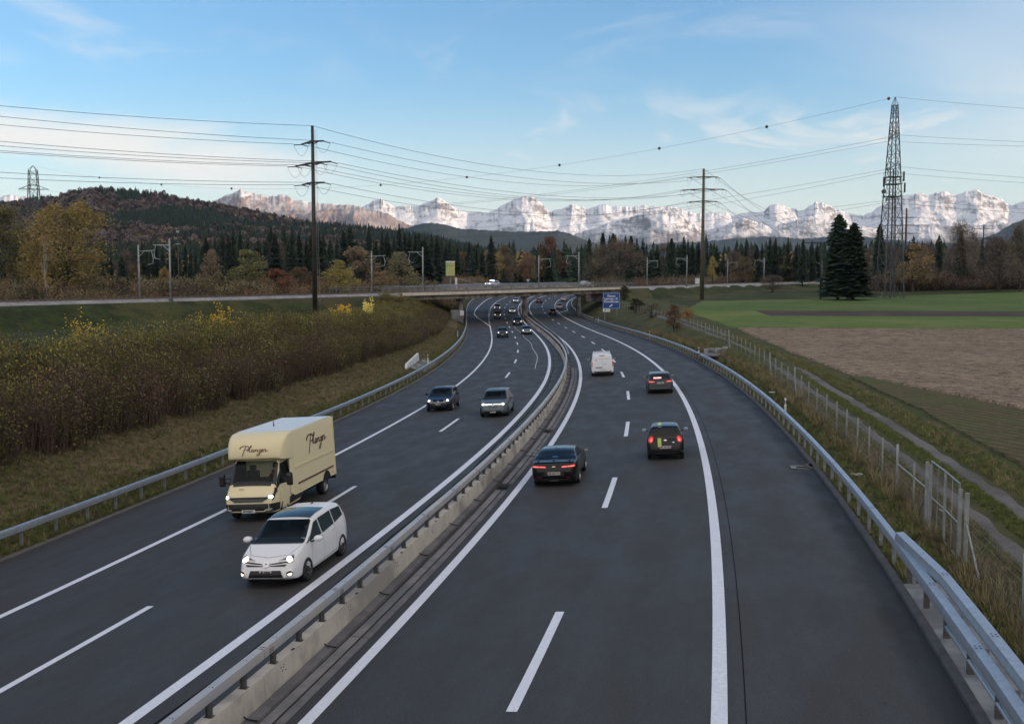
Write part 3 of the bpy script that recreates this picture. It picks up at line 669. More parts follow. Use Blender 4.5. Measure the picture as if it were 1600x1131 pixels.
# bridge
BT0, BT1 = -22.0, 72.5
br = thing('railway_bridge', 'concrete railway bridge on round piers crossing over the motorway', 'bridge', rail(25, 4, 4))
def bsweep(name, prof, m_, a=BT0, b=BT1, step=6.0, sm=False):
    mb = MB(); n = int((b - a) / step) + 1
    mb.sweep([[rail(t, n_, float(railz(t)) + z) for n_, z in prof] for t in np.linspace(a, b, n)], closed=True, caps=True)
    o = mb.build(name, m_); return wchild(o, br)
bsweep('deck', [(-1.2, -.50), (-1.2, .02), (11.6, .02), (11.6, -.50), (10.3, -.62), (.3, -.62)], M['bridge'])
bsweep('edge_beam', [(-1.45, -.46), (-1.45, .12), (-1.22, .12), (-1.22, -.46)], M['bridge_edge'])
bsweep('edge_beam', [(11.62, -.46), (11.62, .12), (11.85, .12), (11.85, -.46)], M['bridge_edge'])
for a_, b_ in ((-.3, 1.4),  (9.0, 10.4)): bsweep('girder', [(a_ , -1.35), (a_ - .1, -.64), (b_, -.64), (b_, -1.35)], M['bridge'])
for tt in (0, 25, 50):
    x, y, _ = rail(tt, 1.2); zt = float(railz(tt)) - 1.35
    s_, o_ = toso(np.array([x]), np.array([y])); zb = float(surf(s_[0], o_[0])[2])
    mb = MB(); mb.tube([(x, y, zb - .5), (x, y, zt - .55)], .56, 20); o = wchild(mb.build('pier', M['pier'], smooth=True), br); autosmooth(o.data)
    mb = MB(); mb.tube([(x, y, zt - .55), (x, y, zt - .4), (x, y, zt)], [.58, .95, 1.0], 20); o = wchild(mb.build('pier_head', M['pier']), br); autosmooth(o.data)
    mb = MB(); mb.tube([(x, y, zb - .3), (x, y, zb + 2.1)], .64, 20); o = wchild(mb.build('pier_foot', M['pier']), br); autosmooth(o.data)
for tt, n_ in ((BT0 - .5, 'abutment'), (BT1 + .5, 'abutment')):
    mb = MB(); x, y, _ = rail(tt, 5); z = float(railz(tt)); mb.box(x, y, z - 2.2, 12.6, 2.2, 3.3, math.atan2(RDX, -RDY) if False else math.atan2(RDX, -RDY)); wchild(mb.build(n_, M['bridge']), br)
# railings: balusters and three rails
mbp = MB(); mbp.box(0, 0, .60, .07, .07, 1.05); BP = mbp.mesh('railing_post', M['galv_dull'])
for nn_, lab in ((-1.33, 'railing'), (11.73, 'railing')):
    rl = thing('bridge_railing', 'grey steel railing along the %s edge of the railway bridge' % ('near' if nn_ < 0 else 'far'), 'railing', rail(25, nn_, 5.5))
    for h in (.45, .78, 1.12):
        mb = MB(); mb.tube([rail(t, nn_, float(railz(t)) + h + .1) for t in np.linspace(BT0 - 6, BT1 + 3, 22)], .032 if h < 1 else .045, 6); wchild(mb.build('rail_bar', M['galv_dull']), rl)
    for t in np.arange(BT0 - 6, BT1 + 3.1, 2.0):
        ob = bpy.data.objects.new('post', BP); COL.objects.link(ob); ob.parent = rl; ob.matrix_parent_inverse = Matrix.Translation(rl.location).inverted(); ob.location = rail(t, nn_, float(railz(t)) + .05)
# overhead line masts
M['mast'] = noisy('mast steel', (.33, .34, .34), (.24, .25, .25), 1.5, .5, .3)
M['catenary'] = mat('catenary fitting', (.40, .46, .45), .45, .4)
def cat_mast(label, t, n, side, H=8.9, r=.13):
    z = float(railz(t)); T = thing('overhead_line_mast', label, 'railway mast', rail(t, n, z - .3), 0, 'overhead line masts of the railway')
    mb = MB(); mb.tube([(0, 0, 0), (0, 0, H)], [r * 1.25, r], 8); mb.build('mast', M['mast'], T, smooth=True)
    mb = MB(); mb.box(0, 0, .25, .5, .5, .5); mb.build('footing', M['concrete_dark'], T)
    dx, dy = -RDY * side, RDX * side
    P = lambda a, h: (dx * a, dy * a, h)
    mb = MB(); mb.beam(P(0, H - 1.0), P(3.6, H - .9), .09); mb.beam(P(0, H - 1.9), P(1.4, H - 1.0), .06); mb.build('cantilever', M['catenary'], T)
    mb = MB(); mb.beam(P(3.1, H - .95), P(3.5, H - 2.2), .06); mb.beam(P(3.5, H - 2.2), P(3.3, H - 2.9), .06); mb.beam(P(3.4, H - 2.85), P(2.2, H - 3.05), .05); mb.build('registration_arm', M['catenary'], T)
    mb = MB(); mb.box(0, 0, H - 2.4, .34, .34, .12); mb.build('collar', M['mast'], T)
mlab_n = ['left of the tall pole, nearest to the camera', 'at the left end of the bridge', 'on the bridge by the right pier', 'on the embankment right of the blue sign', 'behind the tall pole in the green field', 'farthest to the right beside the spruces']
for lab, t in zip(mlab_n, (-75, -14.6, 47.2, 112, 178, 245)): cat_mast('near side railway mast, ' + lab, t, -.35, 1, 9.2 if t < 200 else 8.6)
for lab, t in zip(['leftmost, near the big round tree', 'left of the bridge end', 'on the bridge over the middle pier', 'just right of the bridge', 'right of the tall pole in the field', 'almost hidden by the round bush'], (-72, -17, 46.4, 108, 172, 241)): cat_mast('far side railway mast, ' + lab, t, 10.6, -1, 8.5)
M['cable'] = mat('cable', (.03, .032, .036), .5, .3)
for n0, lab in ((3.1, 'near'), (7.2, 'far')):
    for h, sg, nm in ((5.4, .0, 'contact'), (7.1, .7, 'carrier')):
        mb = MB(); pts = []
        for k in range(-3, 5):
            for q in range(8):
                t = -75 + 62 * k + 62 * q / 8; pts.append(rail(t, n0, float(railz(t)) + h - sg * 4 * (q / 8) * (1 - q / 8)))
        mb.tube(pts, .022, 4); tag(mb.build('overhead_wire', M['cable']), 'thin %s wire hanging over the %s railway track' % (nm, lab), 'overhead wire')

# ---------------------------------------------------------------- mountains and hills
def mountain_mat(name, snow_lo, snow_hi, rock, rock2, forest_h, snow=(.58, .60, .64), slope=(.42, .62)):
    m_ = mat(name, rock, .9, spec=.1); g = NG(m_.node_tree); P = g.n['Principled BSDF']
    gm = g.add('ShaderNodeNewGeometry'); pos = gm.outputs['Position']; nrm = g.sep(gm.outputs['Normal'])[2]; z = g.sep(pos)[2]
    n1 = g.noise(g.scl(pos, (1, 1, 2.5)), .006, 7, .68); n2 = g.noise(g.scl(pos, (1.6, .5, .7)), .016, 7, .72); n3 = g.noise(pos, .002, 4, .6)
    base = g.mix(g.ramp(n2, .35, .65), rock, rock2)
    f = g.ramp(g.m('ADD', nrm, g.m('ADD', g.m('MULTIPLY', g.m('SUBTRACT', n1, .5), .9), g.m('MULTIPLY', g.m('SUBTRACT', n2, .5), .75))), *slope)
    hh = g.ramp(g.m('ADD', z, g.m('MULTIPLY', g.m('SUBTRACT', n3, .5), (snow_hi - snow_lo) * 1.6)), snow_lo, snow_hi)
    f2 = g.m('MULTIPLY', g.m('MULTIPLY', f, hh), 1.0)
    c = g.mix(g.ramp(g.m('ADD', z, g.m('MULTIPLY', g.m('SUBTRACT', n1, .5), forest_h * .8)), forest_h * .7, forest_h * 1.3), (.020, .030, .024), base)
    c = g.mix(f2, c, snow)
    g.put(P.inputs['Base Color'], c)
    bn = g.add('ShaderNodeBump'); bn.inputs['Strength'].default_value = 1.0; bn.inputs['Distance'].default_value = 30
    g.put(bn.inputs['Height'], g.noise(pos, .012, 6, .65)); g.put(P.inputs['Normal'], bn.outputs[0])
    return m_
def range_(name, crest, D, depth, m_, seed, base=-10.0, rows_=90, step=1.6, rough=.22, rsc=None, label=None, back=.25, power=1.0, jag=1.0):
    us = np.arange(crest[0][0], crest[-1][0] + .1, step); cu = np.interp(us, [c[0] for c in crest], [c[1] for c in crest])
    cu = cu + (.62 - fbm(us, us * 0, 7, seed, 5, ridged=True, gain=.6)) * 5.0 * jag + (fbm(us, us * 0, 3, seed + 1, 2) - .5) * 1.4 * jag
    q = np.concatenate([np.linspace(0, 1, rows_), 1 + np.linspace(.02, back, 10)]); U, Q = np.meshgrid(us, q); Cu = np.interp(U, us, cu)
    Y = D - depth * (1 - Q); X = (U - 800) / FOC * Y; H = CAMH + (432 - Cu) / FOC * D
    sc = rsc or depth * .28
    Xw = X + (fbm(X, Y, sc * 1.3, seed + 5) - .5) * sc * 1.6; Yw = Y * .45 + (fbm(X, Y, sc, seed + 6) - .5) * sc
    rd = fbm(Xw, Yw, sc, seed + 2, 8, ridged=True, gain=.54)
    rd = .55 * rd + .45 * fbm(X, Y * .6, sc * 2.6, seed + 9, 4, ridged=True)
    env = np.clip(Q, 0, 1) ** power; k_ = lambda s_: np.exp(-.5 * (np.arange(-int(3 * s_ / step), int(3 * s_ / step) + 1) * step / s_) ** 2)
    def sm_(s_): w_ = k_(s_); w_ /= w_.sum(); return np.convolve(np.pad(cu, len(w_) // 2, mode='edge'), w_, mode='valid')[:len(cu)]
    hh_ = lambda cc: CAMH + (432 - np.interp(U, us, cc)) / FOC * D
    H60, H18, H5 = hh_(sm_(45)), hh_(sm_(14)), hh_(sm_(4)); wq = lambda t: np.exp(-((1 - np.clip(Q, 0, 1)) / t) ** 2)
    Hm = H60 + (H18 - H60) * wq(.42) + (H5 - H18) * wq(.16) + (H - H5) * wq(.05)
    Z = base + (Hm - base) * (env * (1 - rough * 2.1 * np.clip((1 - Q) * 5, 0, 1) * (1 - rd)))
    Z = np.where(Q > 1, base + (H - base) * (1 - (Q - 1) * 2.2), Z)
    lim = CAMH + (432 - Cu - 1.5 * np.clip((1 - Q) * 30, 0, 1)) / FOC * Y
    Z = np.where(Q < 1, np.minimum(Z, lim), Z)
    o = link(name, grid_mesh(name, X, Y, Z, m_)); return tag(o, label, kind='structure')
ROCK, ROCK2 = (.17, .14, .125), (.075, .068, .066)
m1 = mountain_mat('high snow peaks', 200, 430, ROCK, ROCK2, 150, slope=(.56, .84))
m2 = mountain_mat('brown limestone wall', 330, 900, (.20, .135, .108), (.075, .055, .050), 130, slope=(.55, .85))
m3 = mountain_mat('middle range', 240, 480, (.13, .11, .105), (.06, .058, .06), 160, slope=(.62, .90))
m4 = mountain_mat('forested foothill', 5000, 6000, (.022, .032, .027), (.030, .034, .028), 40)
range_('mountain_range', [(540, 345), (565, 326), (585, 316), (598, 312), (608, 318), (620, 325), (632, 324), (655, 324), (672, 316), (684, 310), (700, 318), (716, 330), (735, 333), (745, 332), (762, 334), (775, 329), (786, 321), (800, 314), (818, 309), (832, 309), (845, 319), (860, 333), (864, 331), (880, 326), (892, 320), (905, 324), (920, 328), (937, 320), (950, 323), (970, 325), (990, 324), (1012, 323), (1030, 325), (1050, 325), (1075, 332), (1090, 335), (1110, 334), (1130, 332), (1142, 338), (1165, 333), (1190, 332), (1200, 322), (1210, 320), (1222, 324), (1232, 326), (1245, 331), (1258, 326), (1270, 317), (1285, 320), (1297, 326), (1310, 330), (1325, 336), (1345, 338), (1355, 334), (1368, 325), (1380, 319), (1400, 311), (1425, 304), (1440, 305), (1455, 304), (1467, 301), (1480, 305), (1490, 306), (1500, 302), (1520, 299), (1535, 306), (1547, 309), (1560, 314), (1568, 322), (1575, 322), (1590, 317), (1600, 314), (1660, 305), (1800, 320), (2100, 330)], 12500, 3400, m1, 21, rows_=140, step=1.15, rough=.36, rsc=760, power=1.6)
range_('mountain_range', [(860, 386), (900, 366), (940, 352), (985, 340), (1010, 332), (1030, 329), (1055, 334), (1075, 348), (1100, 362), (1130, 352), (1160, 342), (1185, 350), (1205, 355), (1240, 345), (1262, 338), (1290, 346), (1330, 352), (1380, 362), (1430, 352), (1480, 348), (1530, 352), (1600, 346), (1700, 340), (2000, 350)], 9800, 2000, m3, 33, rough=.34, rsc=360, step=1.3, rows_=110, power=1.35)
range_('mountain_range', [(300, 330), (340, 316), (355, 308), (368, 303), (380, 298), (395, 303), (410, 306), (425, 309), (440, 306), (452, 308), (460, 313), (470, 315), (487, 317), (500, 318), (520, 321), (545, 322), (560, 323), (575, 328), (590, 330), (605, 334), (625, 345), (640, 352), (665, 362), (700, 380)], 8600, 1500, m2, 45, rough=.34, rsc=240, step=1.2, power=.75)
range_('mountain_peak', [(-120, 330), (-40, 314), (0, 313), (12, 309), (20, 307), (35, 308), (50, 309), (60, 314), (100, 330)], 9000, 1200, mountain_mat('small snow peak', 380, 560, ROCK, ROCK2, 150, slope=(.3, .6)), 51, rows_=50, rsc=300)
range_('foothills', [(380, 392), (480, 385), (560, 372), (610, 362), (640, 356), (660, 351), (675, 349), (700, 353), (720, 358), (760, 360), (800, 363), (850, 362), (870, 361), (890, 366), (915, 376), (940, 384), (980, 392)], 5200, 1500, m4, 61, rows_=40, step=2, rough=.15, jag=.6, rsc=500)
range_('foothills', [(900, 395), (960, 388), (1040, 380), (1100, 378), (1160, 372), (1200, 370), (1250, 374), (1320, 368), (1380, 374), (1450, 382), (1520, 378), (1550, 366), (1572, 353), (1600, 341), (1640, 322), (1720, 290), (1850, 250), (2000, 235)], 6800, 1500, m4, 71, rows_=40, step=2, rough=.2, jag=.6, rsc=500)
# forested hill on the left, carrying its own trees, and an added ridge, unseen to the west, that blocks the sun from the valley
HILLC = [(-700, 330), (-400, 318), (-200, 322), (-60, 330), (20, 325), (60, 318), (85, 318), (110, 311), (140, 304), (165, 303), (200, 306), (235, 309), (262, 311), (290, 320), (330, 326), (370, 332), (410, 340), (450, 349), (500, 357), (560, 362), (620, 369), (680, 380), (720, 390), (760, 398), (820, 410)]
HD = 1750
hill = range_('hill', HILLC, HD, 900, M['soil'], 81, base=4, rows_=60, step=3, rough=.10, jag=.5, rsc=300, back=.5, power=.85)
a = np.linspace(0, 1, 60); b = np.linspace(-1, 1, 30); A2, B2 = np.meshgrid(a, b)
yy = -5200 + A2 * 9300; xx = 2050 + B2 * 850 + (yy - 0) * .06
zz = 20 + 470 * (1 - B2 ** 2) ** 1.2 * np.clip((4150 - yy) / 1500, 0, 1) ** .7 + (fbm(xx, yy, 300, 91) - .5) * 90
tag(link('unseen_shade_ridge', grid_mesh('unseen_shade_ridge', xx, yy, zz, m4)), kind='structure')

hz = bpy.data.materials.new('haze'); hz.use_nodes = True; nt = hz.node_tree; nt.nodes.clear()
pv = nt.nodes.new('ShaderNodeVolumePrincipled'); pv.inputs['Color'].default_value = (.45, .68, 1, 1); pv.inputs['Density'].default_value = 3.0e-5; pv.inputs['Anisotropy'].default_value = 0.0
nt.links.new(pv.outputs[0], nt.nodes.new('ShaderNodeOutputMaterial').inputs['Volume'])
mb = MB(); mb.box(0, 5000, 585, 36000, 22000, 1200); tag(mb.build('haze', hz), kind='stuff')

# ---------------------------------------------------------------- vegetation
LK = 2.5
def leaf_mat(name, a, b, c=None, tr=.25, var=.35, rough=.7):
    m_ = mat(name, a, rough, spec=.2); g = NG(m_.node_tree); P = g.n['Principled BSDF']
    a, b = tuple(v * LK for v in a), tuple(v * LK for v in b); c = tuple(v * LK for v in c) if c else None
    oi = g.add('ShaderNodeObjectInfo'); rnd = oi.outputs['Random']; tc = g.add('ShaderNodeTexCoord').outputs['Object']
    col = g.mix(g.ramp(g.noise(tc, .55, 4, .6), .36, .64), a, b)
    if c: col = g.mix(g.ramp(g.noise(tc, 1.7, 2, .6), .52, .68), col, c)
    hs = g.add('ShaderNodeHueSaturation'); g.put(hs.inputs['Color'], col)
    g.put(hs.inputs['Hue'], g.m('ADD', .5, g.m('MULTIPLY', g.m('SUBTRACT', rnd, .5), .05 if var else .0)))
    g.put(hs.inputs['Value'], g.m('ADD', 1.0, g.m('MULTIPLY', g.m('SUBTRACT', g.m('FRACT', g.m('MULTIPLY', rnd, 7.13)), .5), var * 2)))
    g.put(P.inputs['Base Color'], hs.outputs[0])
    if tr:
        t = g.add('ShaderNodeBsdfTranslucent'); g.put(t.inputs[0], hs.outputs[0]); mx = g.add('ShaderNodeMixShader'); mx.inputs[0].default_value = tr
        g.l.new(P.outputs[0], mx.inputs[1]); g.l.new(t.outputs[0], mx.inputs[2]); g.l.new(mx.outputs[0], g.n['Material Output'].inputs[0])
    return m_
M['needles'] = leaf_mat('spruce needles', (.011, .018, .010), (.006, .011, .007), (.020, .027, .013), 0, .35)
M['bark'] = noisy('bark', (.060, .048, .038), (.035, .028, .023), 3, .9)
M['birch'] = noisy('birch bark', (.42, .38, .33), (.22, .20, .17), 2, .8)
LEAF = {
 'olive': leaf_mat('olive leaves', (.098, .086, .040), (.068, .064, .032), (.13, .108, .048), var=.2),
 'golden': leaf_mat('golden leaves', (.155, .112, .040), (.105, .085, .034), (.19, .135, .046), var=.2),
 'brown': leaf_mat('brown leaves', (.105, .066, .036), (.072, .050, .030), (.14, .09, .045)),
 'rust': leaf_mat('rust leaves', (.105, .056, .026), (.072, .042, .022), (.13, .07, .03)),
 'grey': leaf_mat('grey olive leaves', (.115, .094, .056), (.080, .070, .043), (.145, .115, .066), var=.2),
 'bare': leaf_mat('bare twigs', (.066, .050, .040), (.046, .038, .032), (.085, .066, .05), 0, .25),
 'darkleaf': leaf_mat('dark leaves', (.028, .032, .014), (.020, .020, .012), (.045, .040, .018)),
 'yellow': leaf_mat('yellow leaves', (.30, .200, .024), (.22, .140, .018), (.34, .25, .04), .35, .0),
 'pale': leaf_mat('pale yellow leaves', (.30, .27, .08), (.22, .20, .06), (.36, .30, .10), .3),
}
def conifer_mesh(name, H, Rr, seed, whorls=64, arms=9, pw=.70):
    r = random.Random(seed); V = []; F = []; mi = []
    mb = MB(); mb.tube([(0, 0, 0), (0, 0, H * .55), (0, 0, H * .985)], [H * .016, H * .009, .02], 7, 1)
    for k in range(whorls):
        f = (k + .5) / whorls; z = H * (.10 + .89 * f); rad = Rr * (1 - f) ** pw * (.55 + .65 * r.random()) + .12
        if r.random() < .05: rad *= .55
        for j in range(arms):
            a = 2 * math.pi * (j + r.random() * .8) / arms + k * 1.3; L = rad * r.uniform(.6, 1.12); ca, sa = math.cos(a), math.sin(a)
            dr = -L * r.uniform(.10, .42) + (L * .12 if f > .8 else 0); wd = .16 * L + .22 + .1 * r.random()
            z_ = z; z = z + r.uniform(-.022, .022) * H; p0 = Vector((0, 0, z)); p1 = Vector((ca * L * .55, sa * L * .55, z + dr * .35)); p2 = Vector((ca * L, sa * L, z + dr * r.uniform(.7, 1.1))); n = Vector((-sa, ca, 0)); z = z_
            b = len(mb.v); jj = r.uniform(-.35, .35) * wd
            mb.add([p0, p1 + n * wd + Vector((0, 0, -.25 * wd + jj)), p1 + Vector((0, 0, .12)), p1 - n * wd + Vector((0, 0, -.25 * wd - jj)), p2, p1 * .6 + p2 * .4 + n * wd * .8 - Vector((0, 0, .35)), p1 * .6 + p2 * .4 - n * wd * .8 - Vector((0, 0, .35))], [(0, 1, 2), (0, 2, 3), (2, 5, 4), (2, 4, 6)])
    return mb.mesh(name, [M['needles'], M['bark']])
def split_tree(me, name):
    """separate crown and trunk faces of a two-material mesh into two meshes"""
    out = []
    V = [tuple(v.co) for v in me.vertices]
    for idx, nm in ((0, 'crown'), (1, 'trunk')):
        fs = [tuple(p.vertices) for p in me.polygons if p.material_index == idx]; used = sorted({i for f in fs for i in f}); mp = {o: n for n, o in enumerate(used)}
        m2 = bpy.data.meshes.new(name + '_' + nm); m2.from_pydata([V[i] for i in used], [], [tuple(mp[i] for i in f) for f in fs]); m2.materials.append(me.materials[idx]); out.append(m2)
    return out
def leafy_mesh(name, H, Rr, seed, leafm, n=2600, ls=.34, base=.18, clumps=26, trunkm=None, twig=0.0, squash=1.0, sparse=0.0):
    r = random.Random(seed); mb = MB(); tr = .022 * H
    top = Vector((r.uniform(-.3, .3), r.uniform(-.3, .3), H * .8))
    mb.tube([(0, 0, -.2), (0, 0, H * .25), top * .65, top], [tr, tr * .75, tr * .45, tr * .12], 7, 1)
    cl = []
    for k in range(clumps):
        thin = n > 6000 and k % 4
        f = r.random() ** .8; z = H * (base + (.97 - base) * f); prof = math.sin(math.pi * min(1, (f * .84 + .14))) ** (.55 if n < 6000 else .38)
        a = r.random() * 6.283; d = Rr * prof * (r.uniform(.25, .82) if n < 6000 else r.uniform(.2, 1) ** .5 * .86); c = Vector((math.cos(a) * d, math.sin(a) * d, z)); cr = Rr * r.uniform(.20, .36) * (1 if f < .85 else .7)
        cl.append((c, cr))
        if not thin: mb.tube([Vector((0, 0, max(.1 * H, z - d * .8 - .1 * H))), c * .6 + Vector((0, 0, z * .38)), c], [tr * .22, tr * .12, .02], 4, 1, cap=False)
    for q in range(n):
        c, cr = cl[q % clumps]; v = Vector((r.gauss(0, 1), r.gauss(0, 1), r.gauss(0, 1) * squash)).normalized() * cr * (r.random() ** .4) * 1.05
        p = c + v
        if p.z < .1: continue
        n1 = Vector((r.gauss(0, 1), r.gauss(0, 1), r.gauss(0, .8))).normalized(); n2 = n1.orthogonal().normalized()
        n2 = (n2 * math.cos(r.random() * 6) + n1.cross(n2) * math.sin(r.random() * 6)); s = ls * r.uniform(.5, 1.25)
        if twig and r.random() < twig:
            d = (v.normalized() + Vector((0, 0, .7))).normalized(); mb.add([p, p + d * s * 3.2 + n1 * .03, p + n2 * .05], [(0, 1, 2)])
        else:
            mb.add([p - n1 * s * .5, p + n2 * s * .32, p + n1 * s * .5, p - n2 * s * .32], [(0, 1, 2, 3)])
    return mb.mesh(name, [leafm, trunkm or M['bark']])
def shrub_mesh(name, H, Rr, seed, leafm, stems=34, leaves=380, ls=.10, stemm=None):
    r = random.Random(seed); mb = MB()
    for k in range(stems):
        a = r.random() * 6.283; d = Rr * r.random() ** .7; b = Vector((math.cos(a) * d * .7, math.sin(a) * d * .7, -.1)); h = H * r.uniform(.5, 1.05)
        tip = b + Vector((math.cos(a) * d * .6 + r.uniform(-.25, .25), math.sin(a) * d * .6 + r.uniform(-.25, .25), h)); mid = (b + tip) / 2 + Vector((r.uniform(-.12, .12), r.uniform(-.12, .12), 0))
        w_ = .014 + .012 * r.random(); sd = Vector((math.cos(a + 1.5), math.sin(a + 1.5), 0)) * w_
        mb.add([b - sd, b + sd, mid + sd * .8, mid - sd * .8, tip], [(0, 1, 2, 3), (3, 2, 4)], 1)
        for q in range(3):
            t = r.uniform(.35, .95); p = b.lerp(tip, t); e = p + Vector((r.uniform(-.35, .35), r.uniform(-.35, .35), r.uniform(.15, .5))); sd2 = Vector((.006, .006, 0)); mb.add([p - sd2, p + sd2, e], [(0, 1, 2)], 1)
        for q in range(leaves // stems):
            t = r.random() ** .6; p = b.lerp(tip, .1 + .9 * t) + Vector((r.gauss(0, .13), r.gauss(0, .13), r.gauss(0, .1)))
            n1 = Vector((r.gauss(0, 1), r.gauss(0, 1), r.gauss(0, 1))).normalized(); n2 = n1.orthogonal().normalized(); s = ls * r.uniform(.5, 1.3)
            mb.add([p - n1 * s * .5, p + n2 * s * .35, p + n1 * s * .5, p - n2 * s * .35], [(0, 1, 2, 3)])
    return mb.mesh(name, [leafm, stemm or M['twig']])
M['twig'] = noisy('shrub twigs', (.110, .072, .050), (.060, .042, .032), 6, .9)
def tuft_mesh(name, seed, m_, n=16, h=.28, spread=.16):
    r = random.Random(seed); mb = MB()
    for k in range(n):
        a = r.random() * 6.283; d = spread * r.random(); b = Vector((math.cos(a) * d, math.sin(a) * d, -.02)); hh = h * r.uniform(.4, 1.1); ln = hh * r.uniform(.1, .8); t = b + Vector((math.cos(a) * ln, math.sin(a) * ln, hh)); sd = Vector((-math.sin(a), math.cos(a), 0)) * .010
        m2 = b.lerp(t, .55) + Vector((0, 0, hh * .12)); mb.add([b - sd, b + sd, m2 + sd * .8, m2 - sd * .8, t], [(0, 1, 2, 3), (3, 2, 4)])
    return mb.mesh(name, [m_])

def scatter(name, pts, rz, sc, idx, meshes, label=None, kind='stuff', tilt=.06):
    """one object whose geometry nodes put the given meshes on its points"""
    n = len(pts); me = bpy.data.meshes.new(name); me.vertices.add(n); me.vertices.foreach_set('co', np.asarray(pts, float).ravel())
    A = me.attributes.new('rot', 'FLOAT_VECTOR', 'POINT'); rv = np.zeros((n, 3)); rv[:, 2] = rz; rv[:, :2] = np.random.uniform(-tilt, tilt, (n, 2)); A.data.foreach_set('vector', rv.ravel())
    A = me.attributes.new('scl', 'FLOAT_VECTOR', 'POINT'); A.data.foreach_set('vector', np.asarray(sc, float).ravel())
    A = me.attributes.new('idx', 'INT', 'POINT'); A.data.foreach_set('value', np.asarray(idx, np.int32))
    o = link(name, me); tag(o, label, kind=kind)
    src = bpy.data.collections.new(name + '_sources')
    for k, m_ in enumerate(meshes): src.objects.link(bpy.data.objects.new('%s_source_%02d' % (name, k), m_))
    nt = bpy.data.node_groups.new(name + '_scatter', 'GeometryNodeTree'); nt.interface.new_socket('Geometry', in_out='INPUT', socket_type='NodeSocketGeometry'); nt.interface.new_socket('Geometry', in_out='OUTPUT', socket_type='NodeSocketGeometry')
    N = nt.nodes; L = nt.links; gi = N.new('NodeGroupInput'); go = N.new('NodeGroupOutput'); ci = N.new('GeometryNodeCollectionInfo'); ci.inputs['Collection'].default_value = src
    ci.inputs['Separate Children'].default_value = True; ci.inputs['Reset Children'].default_value = True
    ins = N.new('GeometryNodeInstanceOnPoints'); ins.inputs['Pick Instance'].default_value = True
    def na(nm, t):
        q = N.new('GeometryNodeInputNamedAttribute'); q.data_type = t; q.inputs['Name'].default_value = nm; return q.outputs['Attribute']
    L.new(gi.outputs[0], ins.inputs['Points']); L.new(ci.outputs[0], ins.inputs['Instance']); L.new(na('idx', 'INT'), ins.inputs['Instance Index'])
    er = N.new('FunctionNodeEulerToRotation'); L.new(na('rot', 'FLOAT_VECTOR'), er.inputs[0]); L.new(er.outputs[0], ins.inputs['Rotation']); L.new(na('scl', 'FLOAT_VECTOR'), ins.inputs['Scale']); L.new(ins.outputs[0], go.inputs[0])
    md = o.modifiers.new('scatter', 'NODES'); md.node_group = nt
    return o

CON = [conifer_mesh('conifer_%d' % k, 20, rr_, 100 + k, 58, 8) for k, rr_ in enumerate((3.0, 3.5, 2.6))]
CONS = [split_tree(m_, 'spruce_%d' % k) for k, m_ in enumerate(CON)]
_lv = {}
def leafy(kind, v, H0=10):
    key = (kind, v)
    if key not in _lv:
        kw = dict(n=4600, ls=.33, clumps=36)
        if kind == 'bare': kw = dict(n=4200, ls=.30, clumps=34, twig=.8)
        _lv[key] = leafy_mesh('%s_tree_%d' % (kind, v), 10, 3.6, 200 + hash(kind) % 50 * 0 + v * 7 + len(kind), LEAF[kind], **kw)
    return _lv[key]
_sp = {}
def on_road(x, y, m=3.0):
    s, o = toso(np.array([x]), np.array([y])); return bool(-95 < s[0] < 615 and edgeL(s[0]) - m < o[0] < edgeR(s[0]) + m)
def off_road(pts, m=2.5):
    P_ = np.array(pts)[:, :2]; s, o = toso(P_[:, 0], P_[:, 1]); ok = ~((s > -95) & (s < 615) & (o > edgeL(s) - m) & (o < edgeR(s) + m)); return ok
def put_tree(name, label, x, y, H, W, me, group=None, cat='tree', z=None, rz=None, H0=10.0, W0=3.6):
    if me.name not in _sp: _sp[me.name] = split_tree(me, me.name)
    cr, tr = _sp[me.name]; T = thing(name, label, cat, (x, y, (gz(x, y) if z is None else z) - .1), random.random() * 6.28 if rz is None else rz, group)
    T.scale = (W / W0, W / W0, H / H0)
    link('crown', cr, T); link('trunk', tr, T); return T
# --- forest on the hill: thousands of small trees, conifer stands and autumn beech
def low_conifer(seed):
    r = random.Random(seed); mb = MB(); H = 22
    for k in range(9):
        f = k / 9; z = H * (.12 + .86 * f); rad = 4.0 * (1 - f) ** .85 + .25; n = 9; vs = [(0, 0, z + H * .14)]
        for j in range(n):
            q = rad * (1.15 if j % 2 else .72) * r.uniform(.85, 1.1); a = 6.283 * j / n + k; vs.append((math.cos(a) * q, math.sin(a) * q, z - .06 * H * r.random()))
        mb.add(vs, [(0, 1 + j, 1 + (j + 1) % n) for j in range(n)])
    return mb.mesh('far_conifer_%d' % seed, [M['needles']])
def low_beech(seed, m_, H=17):
    r = random.Random(seed); mb = MB()
    for k in range(150):
        v = Vector((r.gauss(0, 1), r.gauss(0, 1), r.gauss(0, 1))).normalized(); p = Vector((v.x * 4.3, v.y * 4.3, H * .62 + v.z * H * .36)) * r.uniform(.75, 1.04); n1 = Vector((r.gauss(0, 1), r.gauss(0, 1), r.gauss(0, .6))).normalized(); n2 = n1.orthogonal().normalized(); s = r.uniform(.8, 1.9)
        mb.add([p - n1 * s, p + n2 * s * .7, p + n1 * s, p - n2 * s * .7], [(0, 1, 2, 3)])
    mb.tube([(0, 0, 0), (0, 0, H * .6)], [.3, .15], 5); return mb.mesh('far_beech_%d' % seed, [m_])
LEAF['beech'] = leaf_mat('autumn beech', (.060, .043, .038), (.045, .036, .034), (.080, .058, .046), 0, .25)
LEAF['beech2'] = leaf_mat('autumn beech olive', (.11, .082, .042), (.075, .065, .036), (.14, .11, .05), 0, .3)
